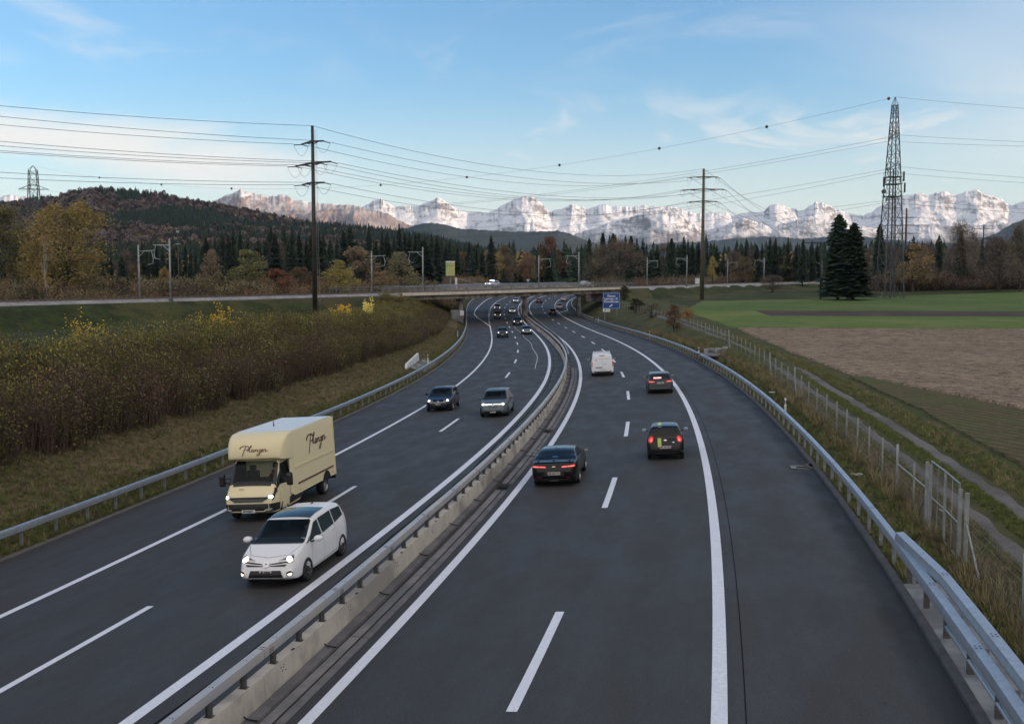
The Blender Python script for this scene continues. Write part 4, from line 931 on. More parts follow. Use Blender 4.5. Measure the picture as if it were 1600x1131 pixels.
FAR = [low_conifer(1), low_conifer(2), low_beech(3, LEAF['beech']), low_beech(4, LEAF['beech']), low_beech(5, LEAF['beech2'], 15)]
def hill_forest():
    me = hill.data; n = len(me.vertices); co = np.empty(n * 3); me.vertices.foreach_get('co', co); co = co.reshape(-1, 3)
    bv = BVHTree.FromPolygons([tuple(c) for c in co], [tuple(p.vertices) for p in me.polygons])
    pts = []; sc = []; idx = []; r = random.Random(5)
    def sel(x, y):
        a = float(fbm(np.array([x]), np.array([y]), 170, 77, 3)[0]); return a
    xs = []; 
    while len(xs) < 24000:
        Y = r.uniform(860, 1850); u = r.uniform(-120, 830); xs.append(((u - 800) / FOC * Y, Y))
    X = np.array([p[0] for p in xs]); Y = np.array([p[1] for p in xs]); A = fbm(X, Y, 150, 77, 4)
    for x, y, a_ in zip(X, Y, A):
        h = bv.ray_cast(Vector((x, y, 900)), Vector((0, 0, -1)))[0]
        if not h: continue
        con = a_ > (.53 + (.04 if h.z > 120 else 0)) or (h.z < 45 and a_ > .40); s = r.uniform(.42, .78)
        pts.append((x, y, h.z - .5)); sc.append((s, s, s * r.uniform(.8, 1.1))); idx.append(r.randint(0, 1) if con else (4 if r.random() < .2 else r.randint(2, 3)))
    scatter('hill_forest', pts, np.random.uniform(0, 6.28, len(pts)), sc, idx, FAR, 'mixed conifer and autumn beech forest covering the left hill')
hill_forest()
# --- far forest masses behind the front rows
def mass(name, label, n, u0, u1, y0, y1, hs, mix, seed, zf=None):
    r = random.Random(seed); P = [(r.uniform(u0, u1), r.uniform(y0, y1)) for _ in range(n)]; X = np.array([(u - 800) / FOC * y for u, y in P]); Y = np.array([p[1] for p in P]); Z = ground(X, Y, False)[0]
    sc = []; idx = []
    for k in range(n): q = r.choice(mix); s = r.uniform(*hs) * (1 if q < 2 else 1.15); sc.append((s, s, s)); idx.append(q)
    ok = off_road(np.stack([X, Y], 1)); scatter(name, np.stack([X, Y, Z - .4], 1)[ok], np.random.uniform(0, 6.28, int(ok.sum())), np.array(sc)[ok], np.array(idx)[ok], FAR, label)
mass('far_forest', 'distant dark forest behind the railway', 2600, -60, 1000, 470, 860, (.62, .98), [0, 0, 1, 1, 0, 1, 0, 4], 11)
mass('far_forest', 'distant wooded rise behind the right field', 2600, 900, 1760, 460, 900, (.62, .92), [0, 1, 0, 1, 0, 1, 4], 12)
# --- front belt of spruces as individual trees
def yof(s_): return 0
r = random.Random(42)
def topy(u):
    return float(np.interp(u, [150, 240, 330, 360, 420, 450, 500, 560, 620, 660, 700, 750, 800, 840, 880, 930, 960, 1000, 1040, 1080, 1120, 1180, 1220, 1260, 1290, 1380, 1440, 1500, 1560, 1600], [392, 380, 372, 362, 358, 356, 358, 356, 352, 356, 372, 372, 372, 372, 374, 372, 366, 368, 372, 368, 374, 376, 372, 378, 378, 374, 372, 366, 362, 358]))
def belt(u0, u1, du, y0, y1, kinds, group, label, cat='tree'):
    u = u0
    while u < u1:
        Y = r.uniform(y0, y1); x = (u - 800) / FOC * Y; 
        if on_road(x, Y): u += du * .6; continue
        z = gz(x, Y); ty = topy(u) + r.uniform(-5, 15) + (8 if r.random() < .25 else 0)
        H = CAMH + (432 - ty) / FOC * Y - z
        k = r.choice(kinds)
        if k == 'c':
            cr, tr = CONS[r.randint(0, 2)]; T = thing('spruce_tree', label % 'dark spruce', cat, (x, Y, z - .2), r.random() * 6.28, group + ', spruces'); w_ = r.uniform(.95, 1.45) * H / 20 * (1.0 if H > 16 else 1.2); T.scale = (w_, w_, H / 20); link('crown', cr, T); link('trunk', tr, T)
        else:
            put_tree('broadleaf_tree', label % {'bare': 'bare brown broadleaf', 'brown': 'brown leaved autumn', 'rust': 'rust brown autumn', 'olive': 'olive green broadleaf', 'grey': 'grey green broadleaf'}[k], x, Y, H * .85, H * .26, leafy(k, r.randint(0, 2)), group + ', %s broadleaves' % k, z=z)
        u += du * r.uniform(.6, 1.35)
belt(165, 700, 8.5, 350, 440, ['c'] * 9 + ['bare'], 'forest row behind the railway on the left', '%s tree in the forest row left of the bridge')
belt(690, 960, 9, 400, 500, ['c', 'c', 'c', 'c', 'c', 'brown', 'grey'], 'forest row behind the bridge', '%s tree in the forest row behind the bridge')
belt(930, 1290, 9, 390, 470, ['c', 'c', 'c', 'c', 'c', 'c', 'c', 'bare'], 'forest row right of the bridge', '%s tree in the forest row behind the embankment')
belt(1355, 1660, 13, 335, 430, ['c', 'c', 'bare', 'bare', 'c', 'bare'], 'forest edge beyond the green field', '%s tree in the forest edge beyond the green field')
belt(-80, 60, 13, 300, 380, ['c', 'brown'], 'forest row at the far left', '%s tree in the forest row at the left edge')
# --- trees one can name
def named(name, label, u, Y, top, width_px, kind, v=0, cat='tree', z=None, group=None):
    x = (u - 800) / FOC * Y; zz0 = gz(x, Y) if z is None else z; H = CAMH + (432 - top) / FOC * Y - zz0; Wd = width_px / FOC * Y / 2
    return put_tree(name, label, x, Y, H, Wd, leafy(kind, v) if isinstance(kind, str) else kind, z=zz0, cat=cat, group=group)
bigA = leafy_mesh('big_golden_tree', 10, 3.6, 301, leaf_mat('golden olive leaves', (.145, .108, .040), (.095, .080, .032), (.18, .13, .048), var=.0), n=17000, ls=.22, clumps=95, base=.05)
bigB = leafy_mesh('big_olive_tree', 10, 3.6, 302, leaf_mat('dark olive leaves', (.085, .076, .034), (.058, .056, .027), (.105, .088, .038), var=.0), n=15000, ls=.22, clumps=90, base=.04)
named('broadleaf_tree', 'big round golden olive tree behind the railway at the left', 110, 176, 316, 148, bigA)
named('broadleaf_tree', 'tall dark olive tree cut by the left edge of the picture', -4, 182, 322, 128, bigB)
named('broadleaf_tree', 'dark green tree standing between the two big left trees', 48, 192, 372, 60, leafy('darkleaf', 0))
birch = leafy_mesh('birch', 10, 3.6, 303, LEAF['golden'], n=1400, ls=.22, clumps=26, base=.22, trunkm=M['birch'])
named('birch_tree', 'slim birch with a white trunk in front of the big golden tree', 74, 160, 362, 44, birch)
for i, (nm, lab, u, Y, tp, wd, kd) in enumerate([
 ('shrub', 'small dome of grey brown shrub between the two left railway masts', 219, 190, 411, 34, 'brown'),
 ('shrub', 'small bright golden bush between the two leftmost railway masts', 260, 192, 414, 24, 'golden'),
 ('broadleaf_tree', 'tan round tree just right of the leftmost railway masts', 330, 205, 390, 46, 'grey'),
 ('broadleaf_tree', 'wide olive tree left of the tall pole behind the railway', 385, 212, 391, 78, 'olive'),
 ('shrub', 'rust brown bush at the foot of the wide olive tree', 432, 205, 420, 60, 'rust'),
 ('shrub', 'brown bush right behind the tall pole', 470, 215, 416, 50, 'brown'),
 ('broadleaf_tree', 'yellow olive tree right of the tall pole behind the railway', 533, 214, 408, 62, 'golden'),
 ('broadleaf_tree', 'grey green willow behind the yellow olive tree', 560, 235, 386, 80, 'grey'),
 ('broadleaf_tree', 'grey green tree behind the mast near the bridge start', 628, 240, 394, 66, 'grey'),
 ('shrub', 'brown bush beside the start of the bridge railing', 598, 222, 424, 56, 'brown'),
 ('broadleaf_tree', 'pale yellow poplar above the middle of the bridge', 777, 440, 391, 26, 'golden'),
 ('broadleaf_tree', 'rust orange tree above the bridge between two masts', 861, 500, 371, 52, 'rust'),
 ('broadleaf_tree', 'large bare grey tree above the blue sign', 968, 330, 376, 84, 'bare'),
 ('broadleaf_tree', 'bare tree standing left of the bare grey one over the bridge end', 938, 338, 384, 60, 'bare'),
 ('broadleaf_tree', 'small golden tree behind the tall pole in the field', 1112, 352, 400, 20, 'golden'),
 ('broadleaf_tree', 'olive tree by the right railway masts', 1160, 392, 402, 50, 'olive'),
 ('broadleaf_tree', 'olive brown tree left of the pair of spruces', 1232, 420, 408, 56, 'olive'),
 ('round_bush', 'round dark bush on the railway embankment above the green field', 1206, 322, 430, 52, 'bare'),
 ('broadleaf_tree', 'brown tree behind the lattice tower', 1425, 318, 382, 70, 'brown'),
 ('broadleaf_tree', 'large dark rounded tree beyond the right end of the field', 1558, 310, 372, 84, 'bare'),
 ('broadleaf_tree', 'bare tree with a pale trunk at the right edge of the field', 1592, 300, 352, 60, 'bare'),
 ('broadleaf_tree', 'tall bare tree left of the small crossarm pole', 1500, 325, 350, 60, 'bare'),
]): named(nm, lab, u, Y, tp, wd, kd, i % 3, cat='shrub' if nm in ('shrub', 'round_bush') else 'tree')
def spruce_named(label, u, Y, top, wpx, me):
    x = (u - 800) / FOC * Y; z = gz(x, Y); H = CAMH + (432 - top) / FOC * Y - z; T = thing('spruce_tree', label, 'tree', (x, Y, z - .15), random.random() * 6); wd = wpx / FOC * Y / 2 / me[2]
    T.scale = (wd, wd, H / 21); link('crown', me[0], T); link('trunk', me[1], T)
cA = split_tree(conifer_mesh('dense_conifer_a', 21, 4.2, 401, 130, 13, .52), 'dense_a') + [4.2]; cB = split_tree(conifer_mesh('dense_conifer_b', 21, 4.2, 402, 120, 13, .48), 'dense_b') + [4.2]
spruce_named('taller left spruce of the dark pair in the green field', 1308, 262, 335, 68, cA)
spruce_named('shorter right spruce of the dark pair in the green field', 1331, 258, 349, 66, cB)
spruce_named('dark spruce right of the mast at the bridge start', 662, 262, 375, 50, cB)
spruce_named('thin spruce behind the lattice tower', 1371, 330, 350, 30, cA)
spruce_named('tall dark spruce beyond the field right of the lattice tower', 1497, 330, 364, 30, cB)
spruce_named('tall spruce at the right edge of the picture', 1586, 335, 352, 40, cA)
for u, tp, lab in ((941, 364, 'lone pointed spruce above the end of the bridge'), (957, 364, 'second pointed spruce above the end of the bridge'), (985, 368, 'third pointed spruce right of the bridge end'), (1048, 372, 'pointed spruce left of the pole in the field'), (920, 372, 'spruce above the right bridge pier')):
    spruce_named(lab, u, 400, tp, 22, cA)
# --- brush along the rails and around the junction: masses of small shrubs
BR = [shrub_mesh('brush_%d' % k, 3.0, 1.5, 500 + k, LEAF[q], 26, 420, .20) for k, q in enumerate(['bare', 'brown', 'darkleaf', 'olive', 'grey'])]
def brush(name, label, pts, smin, smax, mix, seed, meshes=None, zs=1.0, tilt=.06):
    r = random.Random(seed); pts = [tuple(q) for q in np.array(pts)[off_road(pts)]]; X = np.array([p[0] for p in pts]); Y = np.array([p[1] for p in pts]); Z = ground(X, Y, False)[0]; sc = []; idx = []
    hs = np.interp(toso(X, Y)[0], [0, 60, 105, 150, 210], [1.12, .98, .66, .46, .36]) if name == 'thicket' else np.ones(len(pts))
    for k in range(len(pts)): s = r.uniform(smin, smax); sc.append((s, s, s * zs * hs[k] * r.uniform(.75, 1.2))); idx.append(r.choice(mix))
    return scatter(name, np.stack([X, Y, Z - .05], 1), np.random.uniform(0, 6.28, len(pts)), sc, idx, meshes or BR, label, tilt=tilt)
P = []
for k in range(900):
    t = r.uniform(-170, 30); n = r.uniform(15, 34); x, y, _ = rail(t, n); P.append((x, y))
brush('brushwood', 'brown brushwood behind the railway left of the bridge', P, .7, 1.5, [0, 1, 1, 2, 3, 4], 1)
P = []
for k in range(700): P.append(at(r.uniform(700, 960), r.uniform(335, 395)))
brush('brushwood', 'tawny bushes behind the road above the bridge', P, .8, 1.5, [1, 1, 3, 4, 0], 2)
P = []
for k in range(500): t = r.uniform(78, 320); x, y, _ = rail(t, r.uniform(17, 30)); P.append((x, y))
brush('brushwood', 'dark brushwood behind the railway on the right', P, .8, 1.6, [0, 2, 1, 0], 3)
P = []
for k in range(900): P.append(at(r.uniform(1355, 1700), r.uniform(322, 350)))
brush('brushwood', 'dark undergrowth along the forest edge beyond the field', P, .9, 2.2, [0, 0, 1, 2], 4)
# --- the overgrown bank on the left
HG = [shrub_mesh('thicket_%d' % k, 2.6, 1.0, 600 + k, LEAF[q], st, lv, ls) for k, (q, st, lv, ls) in enumerate([('bare', 46, 380, .10), ('brownthin', 44, 420, .10), ('darkleaf', 36, 620, .11), ('olive', 34, 620, .11), ('golden', 26, 420, .11), ('bare', 60, 160, .08)])] if False else None
LEAF['hedge_brown'] = leaf_mat('withered hedge leaves', (.068, .046, .029), (.040, .029, .020), (.105, .072, .044), .1, .4)
LEAF['hedge_green'] = leaf_mat('hedge green leaves', (.068, .068, .020), (.040, .043, .015), (.11, .092, .026), .2, .4)
LEAF['hedge_gold'] = leaf_mat('hedge golden leaves', (.17, .12, .028), (.095, .080, .020), (.24, .16, .03), .3, .4)
HG = [shrub_mesh('thicket_%d' % k, 2.6, .95, 600 + k, LEAF[q], st, lv, ls) for k, (q, st, lv, ls) in enumerate([('hedge_brown', 60, 480, .075), ('hedge_brown', 52, 560, .08), ('hedge_green', 36, 620, .11), ('hedge_green', 34, 520, .12), ('hedge_gold', 26, 380, .11), ('hedge_brown', 80, 180, .07)])]
def hedge_front(s): return float(np.interp(s, [-40, 20, 40, 80, 110, 150, 200, 215], [15.8, 15.9, 15.9, 15.9, 15.3, 14.6, 14.6, 15]))
def bank_pts(n, a, b, s0, s1, seed):
    r = random.Random(seed); out = []
    for k in range(n):
        s = s0 + (s1 - s0) * r.random() ** .85; o = -(hedge_front(s) + r.uniform(a, b)); x, y, _ = rp(s, o); out.append((x, y))
    return out
brush('thicket', 'dense brown thicket on top of the left cutting slope', bank_pts(2000, -.4, 3.2, -25, 212, 21), .85, 1.15, [0, 1, 5, 0, 2, 2, 1], 22, HG, .95, .04)
brush('thicket', 'overgrown green and brown shrubs behind the thicket', bank_pts(1500, 3.0, 9.5, -15, 200, 23), .75, 1.25, [1, 2, 3, 2, 3, 3, 4], 24, HG, 1.18)
brush('thicket', 'yellow tinged tall weeds along the back of the thicket', bank_pts(900, 5.0, 11.0, -10, 190, 25), .7, 1.35, [4, 3, 3, 4, 2], 26, HG, 1.05)
def yellow(label, u, Y, tp, wpx, seed, kind='yellow', n=620):
    x = (u - 800) / FOC * Y; z = gz(x, Y); H = CAMH + (432 - tp) / FOC * Y - z; me = shrub_mesh('yellow_shrub_%d' % seed, H, wpx / FOC * Y / 2, seed, LEAF[kind], 20, int(n * 1.7), .17 * Y / 100 + .03)
    cr, tr = split_tree(me, 'yellow_%d' % seed); T = thing('young_tree', label, 'young tree', (x, Y, z)); link('foliage', cr, T); link('stem', tr, T)
yellow('sparse golden sapling standing highest above the thicket at the left', 124, 66, 477, 30, 701, n=330)
yellow('small golden side shoot right of the tall sparse sapling', 146, 68, 497, 26, 702, n=160)
yellow('dense orange yellow sapling above the thicket in front of the embankment', 336, 86, 473, 38, 703, n=800)
yellow('bright yellow round bush right of the tall pole base', 531, 126, 477, 30, 704, n=900)
yellow('faint yellow upright shrub right of the bright yellow bush', 576, 138, 464, 14, 705, 'pale', 500)
yellow('pale yellow green shrub low between the pole and the orange sapling', 455, 108, 494, 22, 706, 'pale', 500)
# --- bushes along the right fence
for lab, u, Y, tp, w_, kd in (('reddish brown bush leaning on the fence below the green field', 1053, 150, 475, 34, 'brown'), ('small golden brown bush beside the reddish one at the fence', 1073, 158, 478, 28, 'golden'), ('dark scrub at the fence just right of the blue sign', 1018, 186, 474, 50, 'bare'), ('scrub by the fence beneath the end of the bridge', 992, 212, 466, 40, 'darkleaf'), ('creeper covered bush hanging over the bridge end', 975, 262, 446, 26, 'darkleaf')):
    named('shrub', lab, u, Y, tp, w_, kd, 1, cat='shrub')
# --- grass tufts on the verges
GM = [leaf_mat('grass blades green', (.060, .070, .020), (.040, .050, .016), (.085, .085, .03), .2, .4), leaf_mat('grass blades dry', (.095, .080, .045), (.065, .055, .030), (.125, .105, .062), .2, .4)]
TF = [tuft_mesh('tuft_0', 1, GM[0]), tuft_mesh('tuft_1', 2, GM[0], 20, .2), tuft_mesh('tuft_2', 3, GM[1], 18, .34), tuft_mesh('tuft_3', 4, GM[1], 22, .55, .12)]
def tufts(name, label, n, s0, s1, of0, of1, side, mix, seed, smin=.6, smax=1.3, pw=1.6):
    r = random.Random(seed); S_ = np.array([s0 + (s1 - s0) * r.random() ** pw for _ in range(n)]); D_ = np.array([r.uniform(of0, of1) for _ in range(n)]); D_ = np.where((side > 0) & (S_ < 8.5) & (D_ < 1.3), D_ + 1.3, D_)
    O = (edgeR(S_) + D_) if side > 0 else (edgeL(S_) - D_); x, y, _ = surf(S_, O); z = ground(x, y)[0]
    sc = np.array([[q, q, q] for q in (r.uniform(smin, smax) for _ in range(n))]); scatter(name, np.stack([x, y, z], 1), np.random.uniform(0, 6.28, n), sc, [r.choice(mix) for _ in range(n)], TF, label, tilt=.2)
tufts('grass', 'short grass in the right verge', 9000, -4, 130, .25, 3.2, 1, [0, 1, 1, 0, 2], 31, .4, .9)
tufts('grass', 'long dry grass under the fence', 2300, -4, 150, 1.7, 2.7, 1, [2, 3, 3, 2, 0], 32, .6, 1.2)
tufts('grass', 'grass between the fence and the gravel track', 5000, -4, 110, 2.7, 3.6, 1, [0, 1, 2], 33, .4, .8)
tufts('grass', 'grass in the middle and on the far side of the track', 6000, -4, 110, 4.5, 5.2, 1, [0, 1, 1], 34, .3, .6)
tufts('grass', 'grass bank beside the young crop', 7000, -4, 110, 6.1, 7.6, 1, [0, 1, 0, 2], 35, .4, .9)
tufts('grass', 'grass strip under the left guardrail', 8000, 5, 150, .35, 2.4, -1, [0, 1, 0, 2], 36, .4, .85)
tufts('grass', 'short dry grass on the left cutting slope', 15000, 0, 170, 2.2, 7.2, -1, [2, 2, 0, 2, 1], 37, .35, .8)

# ---------------------------------------------------------------- vehicles
def paint(name, col, metal=.0, rough=.28, coat=.8):
    m_ = mat(name, col, rough, metal, coat * .30, spec=.25); return m_
M['tyre'] = mat('tyre rubber', (.014, .014, .015), .75)
M['glass'] = mat('tinted car glass', (.008, .012, .014), .05, spec=.25)
M['glass_blue'] = mat('side glass', (.03, .045, .05), .04, coat=.6)
M['trim'] = mat('black trim plastic', (.013, .013, .014), .45)
M['under'] = mat('underbody', (.006, .006, .006), .9)
M['chrome'] = mat('chrome', (.7, .7, .72), .15, 1.0)
M['alloy'] = mat('alloy wheel', (.42, .42, .43), .3, .8)
M['alloy_copper'] = mat('bright machined wheel', (.62, .52, .45), .25, .9)
M['steelrim'] = mat('dark steel rim', (.055, .055, .058), .4, .5)
M['head'] = mat('lit headlight', (.9, .9, .85), .2, emis=(1, .93, .80), es=1.1)
M['head_glass'] = mat('headlight glass', (.45, .46, .48), .08, .3, coat=1.0)
M['fog'] = mat('lit fog lamp', (.9, .85, .75), .2, emis=(1, .82, .58), es=1.3)
M['tail'] = mat('lit tail light', (.5, .01, .01), .2, emis=(1, .035, .03), es=.06)
M['tail_core'] = mat('tail light core', (.8, .1, .1), .2, emis=(1, .25, .22), es=.28)
M['tail_dim'] = mat('red lens', (.30, .010, .012), .15, coat=1.0)
M['amber'] = mat('amber lens', (.5, .16, .02), .2)
M['plate'] = mat('number plate', (.62, .63, .62), .45)
M['ink'] = mat('plate lettering', (.02, .02, .022), .5)
M['redink'] = mat('plate shield red', (.42, .03, .03), .5)

def interp_s(P, y, sm=.0):
    xs = [p[0] for p in P]; vs = [p[1] for p in P]
    if sm <= 0: return float(np.interp(y, xs, vs))
    k = np.linspace(-sm, sm, 9); w_ = 1 - np.abs(k) / (sm * 1.15); return float((np.interp(y + k, xs, vs) * w_).sum() / w_.sum())
class Body:
    """lofted shell of a car; front at +Y, ground at z = 0"""
    def __init__(s, L, W, top, belt, plan, tum=.34, zs=.20, rr=.10, sm=.06, n=64):
        s.L, s.W = L, W; h = L / 2; th = np.linspace(0, math.pi, n); ys = -np.cos(th) * h * .55 + np.linspace(-h, h, n) * .45
        ys[0], ys[-1] = -h, h; s.rows = []
        for y in ys:
            e = min(1, (h - abs(y)) / .35); smm = sm * min(1, max(.15, (h - abs(y)) / .2))
            zt = interp_s(top, y, smm); zb = min(interp_s(belt, y, smm), zt - .07); w_ = interp_s(plan, y, .05 * max(.1, e)) * W / 2
            z0 = zs + .10 * (1 - e) ** 2; w0 = w_ * .97
            sec = [(0, z0), (w0 * .80, z0), (w0 * .955, z0 + .03)]
            for t in (.12, .3, .5, .68, .84, .94, 1.0):
                z = z0 + .03 + (zb - z0 - .03) * t; x = w_ * (1 - .040 * (1 - t) ** 2 - .055 * max(0, t - .55) ** 2 / .2)
                sec.append((x, z))
            wb = sec[-1][0]; r = min(rr, (zt - zb) * .62); zc = zt - r * 1.0 - .02 * (zt > zb + .2); 
            for t in (.2, .5, .8, 1.0):
                z = zb + (zc - zb) * t; sec.append((wb - (z - zb) * tum - .012 * (zt > zb + .2) * min(1, t * 3), z))
            xc = sec[-1][0]
            for a_ in (25, 50, 72, 90): sec.append((xc - r * 1.25 * (1 - math.cos(R(a_))), zc + (r) * math.sin(R(a_))))
            xe = sec[-1][0]; ze = sec[-1][1]
            for t in (.66, .33, 0): sec.append((xe * t, ze + (zt - ze) * (1 - t * t)))
            s.rows.append((y, sec))
        s.verts_rows = [[(x, y, z) for x, z in sec] + [(-x, y, z) for x, z in sec[-2:0:-1]] for y, sec in s.rows]
        mb = MB(); mb.sweep([r_[::-1] for r_ in s.verts_rows], closed=True, caps=True); s.mb = mb
        s.bvh = BVHTree.FromPolygons(mb.v, mb.f)
    def hit(s, p, d):
        d = Vector(d).normalized(); h, n, i, q = s.bvh.ray_cast(Vector(p) - d * 4, d)
        if h is None:
            h, n, i, q = s.bvh.find_nearest(Vector(p))
        if n.dot(d) > 0: n = -n
        return h, n
def cut_arches(mesh, wheels, r, W, depth=.34, cavity=None):
    ob = bpy.data.objects.new('tmp_body', mesh); COL.objects.link(ob); outs = []
    mesh.materials.append(M['under'])
    mb = MB()
    for y in wheels:
        for sx in (-1, 1):
            x0, x1 = sx * (W / 2 - depth), sx * (W / 2 + .3); N_ = 28
            a = [(x0, y + math.cos(t) * r, r * .92 + math.sin(t) * r) for t in np.linspace(0, 2 * math.pi, N_, endpoint=False)]; b = [(x1, p[1], p[2]) for p in a]
            rows_ = [a, b] if sx > 0 else [b, a]
            base = len(mb.v); mb.add(a + b, [((i + 1) % N_, i, N_ + i, N_ + (i + 1) % N_) if sx > 0 else (i, (i + 1) % N_, N_ + (i + 1) % N_, N_ + i) for i in range(N_)] + [tuple(range(N_)) if sx > 0 else tuple(range(N_ - 1, -1, -1)), tuple(range(2 * N_ - 1, N_ - 1, -1)) if sx > 0 else tuple(range(N_, 2 * N_))])
    if cavity: mb.box(*cavity)
    cm = mb.mesh('arch_cutter', [M['under']]); cm.materials.clear(); cm.materials.append(mesh.materials[0]); cm.materials.append(M['under']); cm.polygons.foreach_set('material_index', [1] * len(cm.polygons))
    co = bpy.data.objects.new('tmp_cut', cm); COL.objects.link(co)
    md = ob.modifiers.new('cut', 'BOOLEAN'); md.operation = 'DIFFERENCE'; md.object = co; md.solver = 'EXACT'
    dg = bpy.context.evaluated_depsgraph_get(); res = bpy.data.meshes.new_from_object(ob.evaluated_get(dg))
    bpy.data.objects.remove(ob); bpy.data.objects.remove(co); autosmooth(res, 38); return res
def decal(B, name, pts, d, m_, parent, nu=8, nv=4, off=.008, mirror=False, thick=False):
    """patch laid on the shell; pts = 4 corners (a, b, c, d order round the patch), d = ray direction"""
    out = []
    for sx in ((1, -1) if mirror else (1,)):
        P = [Vector((p[0] * sx, p[1], p[2])) for p in pts]; dd = Vector((d[0] * sx, d[1], d[2])); rows_ = []
        for j in range(nv + 1):
            row = []
            for i in range(nu + 1):
                u, v = i / nu, j / nv; p = (P[0] * (1 - u) + P[1] * u) * (1 - v) + (P[3] * (1 - u) + P[2] * u) * v; h, n = B.hit(p, dd); row.append(h + n * off)
            rows_.append(row)
        mb = MB(); mb.sweep(rows_)
        me = mb.mesh(name, m_, True); o = link(name, me, parent); out.append(o)
    return out
def disc(B, name, c, rx, rz, d, m_, parent, off=.012, mirror=False, n=18):
    for sx in ((1, -1) if mirror else (1,)):
        cc = Vector((c[0] * sx, c[1], c[2])); dd = Vector((d[0] * sx, d[1], d[2])).normalized(); r1 = dd.cross(Vector((0, 0, 1))).normalized(); r2 = Vector((0, 0, 1)); vs = []
        h, q = B.hit(cc, dd); vs.append(h + q * (off + .006))
        for k in range(n):
            a = 6.2832 * k / n; h, q = B.hit(cc + r1 * math.cos(a) * rx + r2 * math.sin(a) * rz, dd); vs.append(h + q * off)
        mb = MB(); mb.add(vs, [(0, 1 + k, 1 + (k + 1) % n) for k in range(n)]); o = link(name, mb.mesh(name, m_, True), parent)
M['clear'] = mat('windscreen glass', (.02, .03, .034), .03, spec=.5)
_g = NG(M['clear'].node_tree); _t = _g.add('ShaderNodeBsdfTransparent'); _t.inputs[0].default_value = (.80, .86, .86, 1); _m = _g.add('ShaderNodeMixShader'); _m.inputs[0].default_value = .22
_g.l.new(_t.outputs[0], _m.inputs[1]); _g.l.new(_g.n['Principled BSDF'].outputs[0], _m.inputs[2]); _g.l.new(_m.outputs[0], _g.n['Material Output'].inputs[0])
M['skin'] = mat('skin', (.42, .25, .18), .5); M['hair'] = mat('dark hair', (.03, .022, .018), .7); M['seat'] = mat('seat fabric', (.03, .032, .035), .9); M['dash'] = mat('dashboard', (.016, .017, .018), .8)
def person_mesh(cloth):
    """seated driver from the lap up, hands on the wheel; one skinned surface"""
    V = [(0, 0, 0), (0, -.02, .22), (0, 0, .42), (0, .02, .54), (0, .05, .66), (0, .06, .76), (-.19, .0, .44), (-.25, .14, .24), (-.15, .38, .30), (.19, .0, .44), (.25, .14, .24), (.15, .38, .30), (-.10, .30, -.02), (.10, .30, -.02)]
    Ed = [(0, 1), (1, 2), (2, 3), (3, 4), (4, 5), (2, 6), (6, 7), (7, 8), (2, 9), (9, 10), (10, 11), (0, 12), (0, 13)]; Rd = [.15, .145, .13, .055, .095, .075, .065, .048, .035, .065, .048, .035, .085, .085]
    me = bpy.data.meshes.new('person'); me.from_pydata(V, Ed, []); ob = bpy.data.objects.new('tmp_person', me); COL.objects.link(ob)
    md = ob.modifiers.new('skin', 'SKIN'); sv = me.skin_vertices[0].data
    for i, r_ in enumerate(Rd): sv[i].radius = (r_, r_ * (.8 if i < 3 else 1))
    sv[0].use_root = True; ob.modifiers.new('sub', 'SUBSURF').levels = 2
    dg = bpy.context.evaluated_depsgraph_get(); res = bpy.data.meshes.new_from_object(ob.evaluated_get(dg)); bpy.data.objects.remove(ob)
    res.materials.clear(); res.materials.append(cloth); res.materials.append(M['skin'])
    for p in res.polygons:
        c_ = p.center; p.material_index = 1 if (c_.z > .535 or c_.y > .33 and c_.z > .1) else 0; p.use_smooth = True
    return res
def put_driver(T, label, x, y, z, cloth, sc=1.0):
    """driver and seat placed in the cabin of T (T's own axes)"""
    bpy.context.view_layer.update(); Mw = T.matrix_basis
    P_ = thing('person', label, 'person', tuple(Mw @ Vector((x, y, z)))); P_.rotation_euler = T.rotation_euler; P_.scale = (sc,) * 3
    link('body', person_mesh(cloth), P_)
    mb = MB(); mb.sweep([[(math.cos(a) * r_ , .045 + math.sin(a) * r_ * 1.1 - .02, h_) for a in np.linspace(0, 6.283, 14, endpoint=False)] for h_, r_ in ((.68, .098), (.76, .104), (.82, .088), (.86, .05), (.875, .01))], closed=True, caps=True); mb.build('hair', M['hair'], P_, smooth=True)
    mb = MB(); mb.box(0, .155, .70, .03, .04, .035); mb.build('nose', M['skin'], P_)
    for sx in (-1, 1): mb = MB(); mb.box(sx * .036, .135, .735, .022, .01, .010); mb.build('eye', M['hair'], P_)
    for xx in (x, -x):
        mb = MB(); mb.box(xx, y - .20, z + .24, .46, .14, .62); mb.box(xx, y - .18, z + .66, .22, .10, .18); mb.box(xx, y + .1, z - .10, .46, .55, .14); mb.build('seat', M['seat'], T)
    mb = MB(); mb.tube([(x + math.cos(a) * .18, y + .42 + .05 * math.sin(a), z + .26 + math.sin(a) * .17) for a in np.linspace(0, 6.283, 18)], .014, 6); mb.build('steering_wheel', M['trim'], T)
_wh = {}
